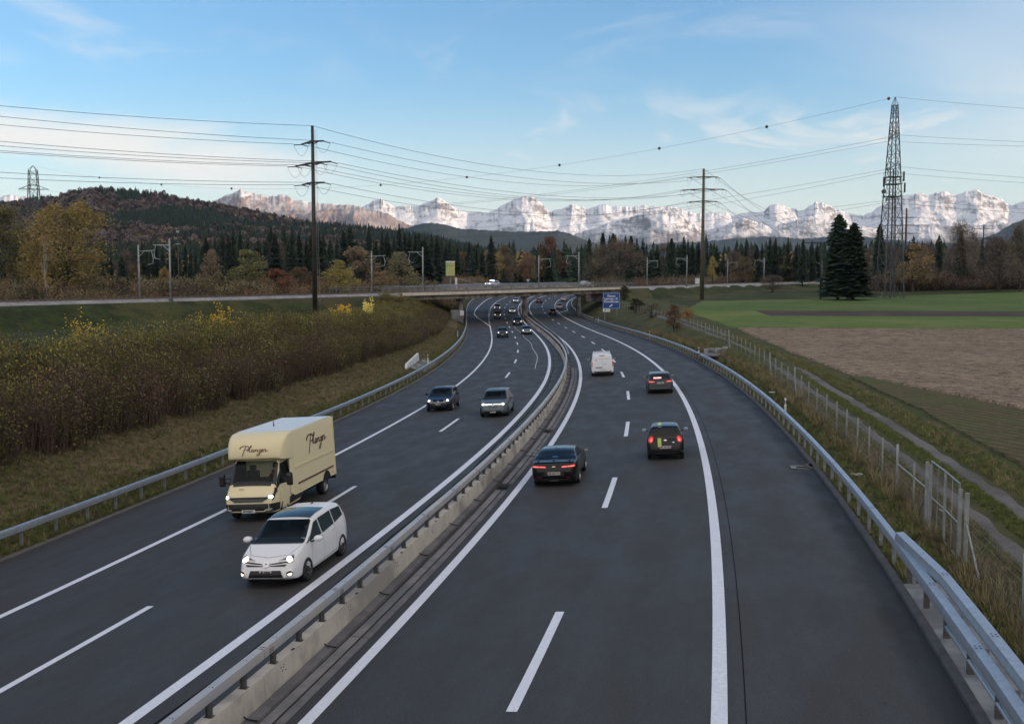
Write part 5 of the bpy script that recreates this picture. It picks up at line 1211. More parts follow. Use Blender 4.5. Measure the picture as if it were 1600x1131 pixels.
def wheel_mesh(r, wd, rim, spokes):
    key = (r, wd, rim.name, spokes)
    if key in _wh: return _wh[key]
    mb = MB(); N_ = 28; prof = [(-wd / 2, r * .66), (-wd / 2, r * .9), (-wd * .38, r * .985), (-wd * .2, r), (wd * .2, r), (wd * .38, r * .985), (wd / 2, r * .9), (wd / 2 + .004, r * .8), (wd / 2, r * .70), (wd / 2 - .02, r * .66)]
    mb.sweep([[(x, math.cos(a) * q, math.sin(a) * q) for x, q in prof] for a in np.linspace(0, 2 * math.pi, N_ + 1)]); ty = autosmooth(mb.mesh('tyre', M['tyre']), 50)
    mb = MB(); prof = [(wd / 2 - .012, r * .695), (wd / 2 - .004, r * .66), (wd / 2 - .05, r * .60), (wd / 2 - .10, r * .58)]
    mb.sweep([[(x, math.cos(a) * q, math.sin(a) * q) for x, q in prof] for a in np.linspace(0, 2 * math.pi, N_ + 1)])
    if spokes:
        for k in range(spokes):
            a = 2 * math.pi * k / spokes
            for da in ((-.10, .10) if spokes < 8 else (0,)):
                c1 = Vector((wd / 2 - .025, math.cos(a) * r * .10, math.sin(a) * r * .10)); c2 = Vector((wd / 2 - .015, math.cos(a + da) * r * .66, math.sin(a + da) * r * .66)); mb.beam(c1, c2, .035, .02, up=(1, 0, 0))
        mb.tube([(wd / 2 - .05, 0, 0), (wd / 2 - .008, 0, 0)], [r * .17, r * .15], 12)
        mb.tube([(wd / 2 - .12, 0, 0), (wd / 2 - .11, 0, 0)], [r * .6, r * .6], 20, mi=1)
    else:
        mb.tube([(wd / 2 - .07, 0, 0), (wd / 2 - .035, 0, 0), (wd / 2 - .03, 0, 0)], [r * .6, r * .52, r * .25], 20)
        for k in range(10):
            a = .628 * k; mb.box(wd / 2 - .026, math.cos(a) * r * .43, math.sin(a) * r * .43, .006, .035, .035, mi=1)
        mb.tube([(wd / 2 - .03, 0, 0), (wd / 2 - .005, 0, 0)], [r * .16, r * .14], 12)
    ri = autosmooth(mb.mesh('rim', [rim, M['hole']]), 40); _wh[key] = (ty, ri); return _wh[key]
def wheels(parent, ys, W, r, wd, rim, spokes, inset=.0):
    ty, ri = wheel_mesh(r, wd, rim, spokes)
    for y in ys:
        for sx in (1, -1):
            o = link('wheel', ty, parent); o.location = (sx * (W / 2 - wd / 2 - .015 - inset), y, r); o.rotation_euler = (random.random() * 3, 0, 0 if sx > 0 else math.pi); link('rim', ri, o)
def mirror_arm(parent, W, y, z, col, big=1.0):
    for sx in (1, -1):
        mb = MB(); x = sx * (W / 2 - .02); mb.beam((x - sx * .03, y, z), (x + sx * .09 * big, y - .01, z + .03), .05 * big, .035 * big)
        o = mb.build('mirror_arm', M['trim'], parent)
        mb = MB(); c = Vector((x + sx * .17 * big, y, z + .07 * big)); rows_ = []
        for f, k in ((-.10, .55), (-.07, .92), (0, 1), (.07, .8), (.10, .35)):
            rows_.append([(c.x + math.cos(a) * .115 * big * k, c.y + f * big * .9, c.z + math.sin(a) * .078 * big * k) for a in np.linspace(0, 6.283, 12, endpoint=False)])
        mb.sweep(rows_[::-1], closed=True, caps=True); o2 = mb.build('mirror', col, parent, smooth=True)
        mb = MB(); mb.box(c.x, c.y - .10 * big, c.z, .16 * big, .01, .10 * big); mb.build('mirror_glass', M['head_glass'], o2)
def text_mesh(s, size, m_, bold=0.0, extrude=.002):
    cu = bpy.data.curves.new('lettering', 'FONT'); cu.body = s; cu.size = size; cu.align_x = 'CENTER'; cu.align_y = 'CENTER'; cu.extrude = extrude; cu.offset = bold; cu.resolution_u = 3
    ob = bpy.data.objects.new('t', cu); COL.objects.link(ob); dg = bpy.context.evaluated_depsgraph_get(); me = bpy.data.meshes.new_from_object(ob.evaluated_get(dg)); bpy.data.objects.remove(ob); me.materials.clear(); me.materials.append(m_); return me
def plate(parent, x, y, z, facing, text=None, w_=.50, h=.11, tilt=0.0, shields=True):
    o = link('number_plate', MB().box(0, 0, 0, w_, .012, h).mesh('number_plate', M['plate']), parent); o.location = (x, y, z); o.rotation_euler = (tilt, 0, 0 if facing < 0 else math.pi)
    if text:
        t = link('lettering', text_mesh(text, h * .80, M['ink'], .004), o); t.rotation_euler = (R(90), 0, 0); t.location = (0, -.0085, 0)
        if shields:
            for sx in (-1, 1): q = link('shield', MB().box(0, 0, 0, .045, .003, .055).mesh('shield', M['redink']), o); q.location = (sx * w_ * .435, -.0085, 0)
    return o
def line_decal(B, parent, pts, d, w_=.008, mirror=True, m_=None):
    for a, b in zip(pts[:-1], pts[1:]):
        a, b = Vector(a), Vector(b); t = (b - a).normalized(); s_ = Vector(d).normalized().cross(t) * w_ / 2
        decal(B, 'panel_gap', [a - s_, b - s_, b + s_, a + s_], d, m_ or M['trim'], parent, 6, 1, .004, mirror)

def make_car(name, label, group, spec, s, o, dirn, yaw=0.0, cat='car', near=1):
    """dirn +1: driving away from the camera; -1: coming towards it. near: level of detail"""
    p = rp(s, o); hd = -heading(s) + (math.pi if dirn < 0 else 0) + yaw
    T = thing(name, label, cat, p, hd, group)
    sl = float(ip(_sl, s)); e_ = float(ip(_e, s)); 
    T.rotation_mode = 'XYZ'; nrm = Vector((0, 0, 1)); fw = Vector((math.sin(heading(s)), math.cos(heading(s)), sl)); rt = Vector((math.cos(heading(s)), -math.sin(heading(s)), e_)); up = rt.cross(fw).normalized()
    f2 = Matrix.Rotation(yaw, 3, up) @ (fw * (1 if dirn > 0 else -1)); f2.normalize(); r2 = f2.cross(up).normalized(); up = r2.cross(f2)
    T.rotation_euler = Matrix((r2, f2, up)).transposed().to_euler()
    S = spec; B = Body(S['L'], S['W'], S['top'], S['belt'], S['plan'], S.get('tum', .34), S.get('zs', .20), S.get('rr', .10), S.get('sm', .06), 64 if near else 44)
    me = B.mb.mesh('body', S['paint']); dv = S.get('driver'); cav = None
    if dv:
        yc, yh = S['ws']; xw = S['wsw'][1] * .95; z0 = dv[3]; z1 = dv[4]; cav = (0, (yc + .3 + yh - 1.25) / 2, (z0 + z1) / 2, xw * 2, (yc + .3) - (yh - 1.25), z1 - z0)
    me = cut_arches(me, S['wheels'], S['r'] + .055, S['W'], .34, cav); body = link('body', me, T)
    if dv:
        put_driver(T, dv[5], -.36, dv[0], dv[1], dv[2])
    wheels(T, S['wheels'], S['W'], S['r'], S.get('tw', .21), S.get('rim', M['alloy']), S.get('spokes', 5))
    h = S['L'] / 2; W = S['W'] / 2
    FR, RE, SD, DN = (0, -1, 0), (0, 1, 0), (-1, 0, 0), (0, 0, -1)
    gl = S.get('glass', M['glass'])
    a, b = S['ws']           # windscreen: (y cowl, y header), half widths
    decal(B, 'windscreen', [(-S['wsw'][0], a, 0), (S['wsw'][0], a, 0), (S['wsw'][1], b, 0), (-S['wsw'][1], b, 0)], (0, 0, -1), M['clear'] if S.get('driver') else gl, T, 12, 8, .014)
    if S.get('driver'):
        xw = S['wsw'][1] * .95
        for sx in (-1, 1): decal(B, 'screen_frame', [(sx * S['wsw'][0], a, 0), (sx * xw, a, 0), (sx * xw, b, 0), (sx * S['wsw'][1], b, 0)][::sx], (0, 0, -1), M['trim'], T, 2, 8, .006)
        decal(B, 'screen_frame', [(-xw, a, 0), (xw, a, 0), (xw, a - .20, 0), (-xw, a - .20, 0)], (0, 0, -1), M['trim'], T, 8, 2, .006)
    if S.get('rw'):
        if S.get('rw_face', False):
            z0, z1 = S['rw']; decal(B, 'rear_window', [(-S['rww'][0], -h, z0), (S['rww'][0], -h, z0), (S['rww'][1], -h, z1), (-S['rww'][1], -h, z1)], (0, .9, -.35), gl, T, 12, 6)
        else:
            a, b = S['rw']; decal(B, 'rear_window', [(-S['rww'][0], a, 0), (S['rww'][0], a, 0), (S['rww'][1], b, 0), (-S['rww'][1], b, 0)], (0, 0, -1), gl, T, 12, 8)
    for q in S.get('sides', []): decal(B, 'side_window', [(W, y, z) for y, z in q], SD, S.get('sglass', gl), T, 6, 4, .008, True)
    if S.get('lower'):
        z0, z1 = S['lower']
        decal(B, 'front_bumper_trim', [(-W * .86, h, z0), (W * .86, h, z0), (W * .80, h, z1), (-W * .80, h, z1)], FR, M['trim'], T, 12, 3)
    for k, (nm, pts, d, mm, mir) in enumerate(S.get('patches', [])): decal(B, nm, pts, d, M[mm] if isinstance(mm, str) else mm, T, 8, 3, .010 + .002 * (k % 5), mir)
    for (nm, c, rx, rz, d, mm, mir) in S.get('discs', []): disc(B, nm, c, rx, rz, d, M[mm] if isinstance(mm, str) else mm, T, .022, mir)
    if near:
        for ln in S.get('lines', []): line_decal(B, T, [(W, y, z) for y, z in ln], SD)
        for ln in S.get('lines_top', []): line_decal(B, T, ln, DN, .010, False)
        for y, z in S.get('handles', []):
            for sx in (1, -1):
                hp, n = B.hit((sx * W, y, z), (-sx, 0, 0)); mb = MB(); mb.box(hp.x + sx * .015, y, z, .02, .16, .028); mb.build('door_handle', S.get('handle_m', S['paint']), T)
    mirror_arm(T, S['W'] * .97, S['mirror'][0], S['mirror'][1], S.get('mirror_m', S['paint']), S.get('mirror_big', 1.0))
    if S.get('roofrails'):
        for sx in (1, -1):
            pts = []
            for y in np.linspace(S['roofrails'][0], S['roofrails'][1], 9):
                hp, n = B.hit((sx * S['roofrails'][2], y, 3), DN); pts.append(hp + Vector((0, 0, .035)))
            pts[0].z -= .035; pts[-1].z -= .035; mb = MB(); mb.tube(pts, .016, 6); mb.build('roof_rail', M['chrome'], T)
    if S.get('fin') is not None:
        hp, n = B.hit((0, S['fin'], 3), DN); mb = MB(); mb.add([hp + Vector(v) for v in ((-.02, .09, 0), (.02, .09, 0), (.014, -.06, 0), (-.014, -.06, 0), (0, -.07, .065))], [(0, 1, 4), (1, 2, 4), (2, 3, 4), (3, 0, 4)]); mb.build('aerial', M['trim'], T)
    if S.get('plate_f'): y, z, tx = S['plate_f']; plate(T, 0, B.hit((0, y, z), FR)[0].y + .014, z, 1, tx, .34, .085, shields=False)
    if S.get('plate_r'): y, z, tx = S['plate_r']; plate(T, 0, B.hit((0, y, z), RE)[0].y - .014, z, -1, tx, .50, .11)
    for c in S.get('lamps', []):
        pass
    return T, B
PLN = lambda h, f=.80, r=.84: [(-h, r * .86), (-h + .05, r * .94), (-h + .16, r + .04), (-h + .5, .975), (-.6, 1), (.5, 1), (h - .75, .965), (h - .35, f + .07), (h - .12, f - .02), (h - .03, f - .12), (h, f - .22)]
FR, RE, SD, DN = (0, -1, 0), (0, 1, 0), (-1, 0, 0), (0, 0, -1)
def hatch(paint_, L=4.26, W=1.80, H=1.46, hood=.86, cowl=.98, **kw):
    h = L / 2; c = h - 1.12; 
    S = dict(L=L, W=W, paint=paint_, top=[(-h, .62), (-h + .04, .90), (-h + .09, 1.0), (-h + .42, H - .14), (-h + .58, H - .05), (-h + 1.3, H), (-.1, H + .005), (c - .78, H - .06), (c, cowl), (h - .75, hood), (h - .35, hood - .08), (h - .14, hood - .20), (h - .04, .56), (h, .50)],
      belt=[(-h, .95), (-h + .5, 1.0), (0, .94), (c, .90), (h, .70)], plan=PLN(h), wheels=(h - .86, -h + .80), r=.315, ws=(c - .03, c - .74), wsw=(W * .42, W * .345), rw=(-h + .14, -h + .45), rww=(W * .37, W * .31),
      sides=[[(c - .62, .96), (.02, .98), (.02, H - .12), (c - .98, H - .12)], [(-.06, .98), (-h + .95, 1.02), (-h + 1.0, H - .13), (-.06, H - .12)], [(-h + .88, 1.03), (-h + .66, 1.10), (-h + .80, H - .18), (-h + .93, H - .14)]],
      mirror=(c - .55, .98), lines=[[(c - .35, .30), (c - .40, .90)], [(-.02, .28), (-.02, .96)], [(-h + 1.02, .62), (-h + 1.05, .98)], [(c - .35, .30), (-h + 1.2, .30)]], handles=[(.18, .86), (-.85, .88)], fin=-h + .75, lower=(.24, .40), lower_=0)
    S.update(kw); return S
def heads(h, W, z=.66, hh=.12, out=.40, glass='head_glass', lit=True, sz=.06):
    P = [('headlight', [(W * .20, h, z - hh * .35), (W * .47, h, z + hh * .05), (W * .475, h, z + hh), (W * .24, h, z + hh * .35)], (-.45, -1, -.12), glass, True)]
    D = [('lamp', (W * .37, h, z + hh * .28), sz, sz * .75, (-.2, -1, 0), 'head', True)] if lit else []
    return P, D
RGRP = 'cars driving away from the camera'; LGRP = 'cars coming towards the camera'

M['cloth_grey'] = mat('grey jacket', (.06, .065, .075), .9); M['cloth_red'] = mat('dark red jumper', (.16, .02, .025), .9); M['cloth_blue'] = mat('blue shirt', (.05, .07, .13), .9)
# 1 white compact van-like family car, nearest oncoming
def mpv():
    L, W, H = 4.44, 1.79, 1.60; h = L / 2; c = h - .92; wh = paint('pearl white paint', (.74, .75, .76), rough=.25)
    P, D = heads(h, W, .70, .20, sz=.075)
    S = dict(L=L, W=W, paint=wh, top=[(-h, .62), (-h + .03, .95), (-h + .08, 1.12), (-h + .34, H - .10), (-h + .50, H - .035), (-h + 1.4, H), (.0, H - .005), (.35, H - .05), (c - .05, 1.06), (c + .12, 1.0), (h - .50, .89), (h - .26, .80), (h - .10, .66), (h - .03, .50), (h, .42)],
      belt=[(-h, 1.05), (-h + .5, 1.08), (0, 1.0), (c, .93), (h, .66)], plan=PLN(h, .86, .86), wheels=(h - .88, -h + .78), r=.325, tum=.30, rr=.13, ws=(c - .02, .42), wsw=(W * .43, W * .365), rw=(-h + .12, -h + .36), rww=(W * .38, W * .33),
      sides=[[(c - .28, 1.0), (.12, 1.02), (.12, H - .17), (.40, H - .20)], [(.05, 1.02), (-.92, 1.08), (-.92, H - .13), (.05, H - .16)], [(-.99, 1.08), (-h + .42, 1.16), (-h + .50, H - .17), (-.99, H - .13)], [(c - .03, .985), (c - .24, .99), (c - .50, 1.16), (c - .28, 1.06)]],
      driver=(-.12, .52, M['cloth_grey'], 1.12, 1.50, 'driver with dark hair at the wheel of the white family car'), sglass=M['glass_blue'], mirror=(c - .38, .98), mirror_big=1.15, rim=M['steelrim'], spokes=0, lines=[[(c - .30, .32), (c - .34, .92)], [(.08, .28), (.08, 1.0)], [(-.95, .35), (-.95, 1.05)], [(c - .30, .30), (-h + 1.15, .33)], [(-h + 1.15, .33), (-h + 1.05, .75)]],
      handles=[(.28, .92), (-.72, .96)], fin=-h + .8, plate_f=(h, .46, 'BE 39058'),
      patches=P + [('roof_glass', [(-W * .345, .34, 3), (W * .345, .34, 3), (W * .33, -.78, 3), (-W * .33, -.78, 3)], DN, 'glass', False),
        ('grille', [(-W * .30, h, .60), (-.10, h, .60), (-.10, h, .66), (-W * .36, h, .72)], FR, 'trim', True),
        ('chrome_bar', [(-W * .33, h, .655), (-.09, h, .615), (-.09, h, .632), (-W * .34, h, .675)], FR, 'chrome', True),
        ('lower_grille', [(-W * .29, h, .24), (W * .29, h, .24), (W * .24, h, .50), (-W * .24, h, .50)], FR, 'trim', False),
        ('splitter', [(-W * .30, h, .22), (W * .30, h, .22), (W * .30, h, .27), (-W * .30, h, .27)], FR, 'galv', False),
        ('grille_slat', [(-W * .28, h, .31), (W * .28, h, .31), (W * .28, h, .325), (-W * .28, h, .325)], FR, 'galv_dull', False),
        ('grille_slat', [(-W * .27, h, .36), (W * .27, h, .36), (W * .27, h, .372), (-W * .27, h, .372)], FR, 'galv_dull', False),
        ('headlight_rim', [(W * .28, h, .80), (W * .48, h, .86), (W * .485, h, .93), (W * .36, h, .86)], (-.5, -1, -.3), 'trim', True),
        ('screen_base', [(-W * .42, c + .05, 3), (W * .42, c + .05, 3), (W * .42, c - .02, 3), (-W * .42, c - .02, 3)], DN, 'trim', False)],
      discs=D + [('fog_surround', (W * .375, h, .42), .085, .07, (-.25, -1, 0), 'trim', True), ('fog_lamp', (W * .375, h, .42), .052, .05, (-.25, -1, 0), 'fog', True), ('badge', (0, h, .63), .085, .065, FR, 'chrome', False), ('badge_core', (0, h, .63), .06, .045, FR, 'galv_dull', False)], 
      lines_top=[[(-W * .42, c + .1, 3), (-W * .30, h - .36, 3), (0, h - .26, 3), (W * .30, h - .36, 3), (W * .42, c + .1, 3)]])
    return S
Sp = mpv(); T, B = make_car('parked_car' if False else 'family_car', 'white family car with a black glass roof passing the cream truck', LGRP, Sp, 7.5 + 2.05, .62, -1)
# 2 cream delivery truck
def truck():
    cream = paint('cream paint', (.72, .64, .40), rough=.35, coat=.4); M['cream'] = cream; M['maroon'] = mat('maroon lettering', (.10, .012, .018), .4)
    M['roof'] = mat('box roof', (.62, .66, .70), .32)
    s0, o0 = 16.0 + 1.2, -3.62
    L, W, H = 2.75, 2.02, 2.15; h = L / 2; p = rp(s0, o0); T = thing('delivery_truck', 'cream box delivery truck with maroon script lettering driving beside the white car', 'truck', p)
    hd = heading(s0); sl = float(ip(_sl, s0)); e_ = float(ip(_e, s0)); fw = Vector((math.sin(hd), math.cos(hd), sl)); rt = Vector((math.cos(hd), -math.sin(hd), e_)); up = rt.cross(fw).normalized(); f2 = (-fw).normalized(); r2 = f2.cross(up).normalized(); up = r2.cross(f2)
    T.rotation_euler = Matrix((r2, f2, up)).transposed().to_euler()
    B = Body(L, W, [(-h, H), (.05, H), (.32, H - .03), (.92, 1.26), (1.02, 1.17), (h - .16, 1.0), (h - .07, .88), (h - .03, .62), (h, .55)], [(-h, 1.25), (.5, 1.20), (h, .85)], [(-h, 1), (.3, 1), (.9, .97), (h - .2, .90), (h - .06, .84), (h, .74)], .13, .28, .12, .05)
    # cab is placed so that its nose is 1.2 m ahead of the origin
    cab = link('cab', cut_arches(B.mb.mesh('cab', cream), (h - .95,), .41, W, .34, (0, .30, 1.68, 1.52, 1.7, .72)), T); put_driver(T, 'delivery driver in a dark red jumper at the wheel of the cream truck', -.48, -.18, 1.02, M['cloth_red'])
    hy = .0
    D = lambda nm, pts, d, mm, mir=False, nu=8, nv=4, off=.01: decal(B, nm, pts, d, M[mm], T, nu, nv, off, mir)
    M['white_board'] = mat('pale partition', (.42, .47, .50), .7); mb = MB(); mb.box(.32, -.50, 1.66, .55, .03, .56); mb.build('partition', M['white_board'], T)
    D('windscreen', [(-.90, .90, 3), (.90, .90, 3), (.82, .40, 3), (-.82, .40, 3)], DN, 'clear', nu=12, off=.016)
    for sx in (-1, 1): D('screen_frame', [(sx * .90, .90, 3), (sx * .755, .90, 3), (sx * .755, .40, 3), (sx * .82, .40, 3)], DN, 'trim', off=.006)
    D('screen_frame', [(-.76, .90, 3), (.76, .90, 3), (.76, .845, 3), (-.76, .845, 3)], DN, 'trim', off=.006)
    D('screen_frame', [(-.93, .96, 3), (.93, .96, 3), (.92, .885, 3), (-.92, .885, 3)], DN, 'trim', off=.014)
    D('side_window', [(1, .70, 1.22), (1, -.35, 1.22), (1, -.35, 1.92), (1, .36, 1.92)], SD, 'glass', True)
    D('quarter_trim', [(1, .98, 1.06), (1, .66, 1.20), (1, .40, 1.75), (1, .66, 1.52)], SD, 'trim', True, off=.013)
    D('side_trim', [(1, h - .1, .72), (1, .86, 1.10), (1, .98, 1.16), (1, h - .18, .92)], SD, 'trim', True, off=.014)
    D('bumper', [(-1.0, h, .28), (1.0, h, .28), (1.0, h, .655), (-1.0, h, .655)], FR, 'trim', nu=14)
    D('bumper_side', [(1, h, .30), (1, h - .52, .30), (1, h - .56, .62), (1, h, .66)], SD, 'trim', True)
    D('bumper_corner', [(.80, h, .28), (1.03, h - .30, .28), (1.03, h - .30, .64), (.80, h, .655)], (-.75, -.66, 0), 'trim', True, off=.013)
    D('cab_skirt', [(1, -.02, .30), (1, -h + .02, .30), (1, -h + .02, .86), (1, -.02, .62)], SD, 'trim', True)
    D('grille', [(-.50, h, .70), (.50, h, .70), (.80, h, .88), (-.80, h, .88)], FR, 'trim', nu=12, off=.014)
    for q in (.70, .745, .79): D('grille_slat', [(-.58, h, q), (.58, h, q), (.6, h, q + .012), (-.6, h, q + .012)], FR, 'galv_dull', nu=10, off=.018)
    D('headlight', [(.60, h, .78), (.95, h, .86), (.96, h, 1.00), (.72, h, .95)], (-.5, -1, -.2), 'head_glass', True)
    disc(B, 'lamp', (.84, h, .89), .075, .055, (-.3, -1, -.1), M['head'], T, .02, True)
    D('fog_lamp', [(.62, h, .42), (.84, h, .45), (.84, h, .50), (.62, h, .47)], FR, 'head_glass', True, off=.02)
    line_decal(B, T, [(1, .78, .60), (1, .74, 1.18)], SD, .012); line_decal(B, T, [(1, -.42, .40), (1, -.42, 1.95)], SD, .012)
    plate(T, 0, h + .02, .40, 1, 'BE 346671', .50, .11, shields=False)
    for sx in (1, -1):
        mb = MB(); mb.beam((sx * .98, .52, 1.26), (sx * 1.22, .56, 1.30), .05, .06); mb.beam((sx * .98, .52, 1.44), (sx * 1.20, .56, 1.44), .03, .04); mb.build('mirror_arm', M['trim'], T)
        mb = MB(); rows_ = []
        for f, k in ((-.05, .8), (-.02, 1), (.05, .95), (.09, .6)): rows_.append([(sx * 1.28 + x * k, .56 + f, 1.38 + z * k) for x, z in ((-.11, -.20), (-.08, -.23), (.08, -.23), (.11, -.20), (.11, .20), (.08, .23), (-.08, .23), (-.11, .20))])
        mb.sweep(rows_[::-1], closed=True, caps=True); o = mb.build('mirror', M['trim'], T)
    for sx in (-.55, .12):
        mb = MB(); mb.beam((sx, .93, 1.245), (sx + .48, .80, 1.40), .02, .02); mb.build('wiper', M['trim'], T)
    # box body with its rounded nose over the cab
    BW, BH, yb, yf = 1.09, 2.98, -4.85, .52
    mb = MB(); rows_ = []
    ring = lambda y, w_, z0, z1, r: [(x, y, z) for x, z in [(-w_, z0), (-w_, z1 - r), (-w_ + r * .3, z1 - r * .3), (-w_ + r, z1), (w_ - r, z1), (w_ - r * .3, z1 - r * .3), (w_, z1 - r), (w_, z0)]]
    for y, w_, z0, z1, r in ((yb, BW, .62, BH - .02, .03), (-.40, BW, .62, BH, .04)): rows_.append(ring(y, w_, z0, z1, r))
    mb.sweep([q[::-1] for q in rows_][::-1], closed=True, caps=True); bx = mb.build('box_body', cream, T); autosmooth(bx.data, 30)
    mb = MB(); rows_ = []
    for y, w_, z0, z1, r in ((-.395, BW, 2.02, BH - .003, .05), (-.1, BW, 2.03, BH - .015, .06), (.18, BW - .01, 2.06, BH - .09, .12), (.36, BW - .035, 2.08, BH - .22, .16), (.48, BW - .07, 2.10, BH - .38, .18), (.56, BW - .11, 2.12, BH - .56, .16), (.59, BW - .15, 2.16, BH - .72, .08)): rows_.append(ring(y, w_, z0, z1, r))
    mb.sweep([q[::-1] for q in rows_][::-1], closed=True, caps=True); ns = mb.build('box_nose', cream, T); autosmooth(ns.data, 45)
    nb = BVHTree.FromPolygons(mb.v, mb.f)
    mb = MB()
    for sx in (-1, 1): mb.sweep([[(sx * (BW - .003), -.39, .62), (sx * (BW - .003), -.39, 2.05)], [(sx * (W / 2 + .012), -.12, .74), (sx * (W / 2 + .012), -.12, 2.05)]][::sx])
    mb.build('fairing', cream, T)
    mb = MB(); mb.box(0, -2.62, BH + .006, 2 * BW - .10, 4.35, .012); mb.build('box_roof', M['roof'], T)
    mb = MB(); mb.tube([(.2, -1.9, BH), (.2, -1.9, BH + .22)], [.03, .012], 6); mb.build('aerial', M['trim'], T)
    for sx in (-1, 1):
        mb = MB(); mb.box(sx * (BW + .012), -2.6, 1.62, .024, 4.3, .07); mb.build('side_rib', cream, T)
        mb = MB(); mb.box(sx * (BW + .010), -2.65, .985, .020, 3.9, .060); mb.build('maroon_stripe', M['maroon'], T)
        mb = MB(); mb.box(sx * (BW + .012), yb + .03, 1.8, .03, .07, 2.35); mb.build('corner_post', cream, T)
        for y in (-.85, -4.5): mb = MB(); mb.box(sx * (BW + .008), y, .74, .012, .09, .03); mb.build('marker_lamp', M['amber'], T)
        mb = MB(); N_ = 20
        pts = [(sx * (BW + .004), -3.78 + math.cos(a) * .50, .42 + math.sin(a) * .52) for a in np.linspace(math.radians(20), math.radians(160), N_)]
        mb.add(pts, [tuple(range(N_)) if sx > 0 else tuple(range(N_ - 1, -1, -1))]); mb.build('wheel_arch', M['under'], T)
    mb = MB(); mb.box(0, -2.9, .50, 1.5, 4.4, .22); mb.build('chassis', M['under'], T)
    mb = MB(); mb.box(0, yb - .06, .50, 2.1, .10, .12); mb.box(-1.02, yb - .03, 1.1, .07, .05, .9); mb.build('rear_bumper', M['trim'], T)
    wheels(T, (h - .95, ), 1.98, .35, .22, M['alloy'], 0); wheels(T, (-3.78,), 2.06, .35, .30, M['alloy'], 0)
    # script lettering drawn as brush strokes
    G = [[(0.00, .30), (.10, .44), (.28, .50), (.55, .50), (.72, .44), (.78, .34), (.68, .25), (.50, .22), (.36, .24)], [(.50, .47), (.40, .20), (.30, -.08), (.22, -.28)],
         [(.62, .10), (.74, .24), (.92, .42), (.96, .50), (.90, .52), (.84, .36), (.80, .14), (.84, .06), (.92, .10)], 
         [(1.16, .22), (1.06, .24), (1.00, .16), (1.00, .08), (1.06, .05), (1.15, .14), (1.18, .23), (1.16, .08), (1.22, .06), (1.28, .12)],
         [(1.28, .20), (1.32, .22), (1.32, .06)], [(1.32, .12), (1.42, .22), (1.50, .22), (1.50, .10), (1.54, .05), (1.62, .10)],
         [(1.60, .19), (1.72, .22), (1.80, .20), (1.70, .08), (1.74, .02), (1.70, -.14), (1.58, -.26), (1.48, -.24), (1.52, -.14), (1.74, -.01), (1.86, .10)],
         [(1.84, .10), (1.94, .14), (2.00, .20), (1.95, .24), (1.88, .18), (1.87, .08), (1.94, .04), (2.04, .10)], [(2.06, .18), (2.12, .24), (2.20, .22), (2.16, .10), (2.22, .05), (2.34, .12), (2.44, .12)]]
    def script(bv, org, ux, uz, size, d, wgt, nm='lettering'):
        mb = MB()
        for st in G:
            P2 = []
            for i in range(len(st) - 1):     # Catmull-Rom
                p0, p1, p2, p3 = [Vector(st[min(max(j, 0), len(st) - 1)]) for j in (i - 1, i, i + 1, i + 2)]
                for t in np.linspace(0, 1, 5, endpoint=False): P2.append(.5 * ((2 * p1) + (p2 - p0) * t + (2 * p0 - 5 * p1 + 4 * p2 - p3) * t * t + (3 * p1 - p0 - 3 * p2 + p3) * t ** 3))
            P2.append(Vector(st[-1])); rows_ = []
            for i, p in enumerate(P2):
                a = (P2[min(i + 1, len(P2) - 1)] - P2[max(i - 1, 0)]); a.normalize(); nrm = Vector((-a.y, a.x)); wv = wgt * (.7 + .8 * abs(a.y)) * (1.5 if st is G[0] and i < 20 else 1)
                row = []
                for k in (1, -1):
                    q = p + nrm * wv * k; P3 = Vector(org) + Vector(ux) * (q.x - 1.2) * size + Vector(uz) * (q.y - .12) * size
                    if bv is not None:
                        hh, n_, _, _ = bv.ray_cast(P3 - Vector(d) * 2, Vector(d)); P3 = (hh - Vector(d) * .014) if hh else P3
                    row.append(P3)
                rows_.append(row)
            mb.sweep(rows_)
        return mb.build(nm, M['maroon'], T)
    script(nb, (0, .6, 2.42), (-1, 0, 0), (0, 0, 1), .45, (0, -1, 0), .022)
    for sx in (1, -1): script(None, (sx * (BW + .010), -2.9, 2.25), (0, -sx * -1 if False else (1 if sx > 0 else -1) * -1 * -1, 0), (0, 0, 1), .90, (0, 0, 0), .026)
    e9 = link('lettering', text_mesh('69', .17, M['maroon'], .006), T); hp, n = B.hit((.34, h - .3, 3), DN); e9.location = hp + Vector((0, 0, .02)); e9.rotation_euler = (R(12) * -1, 0, math.pi)
    return T
TR = truck()

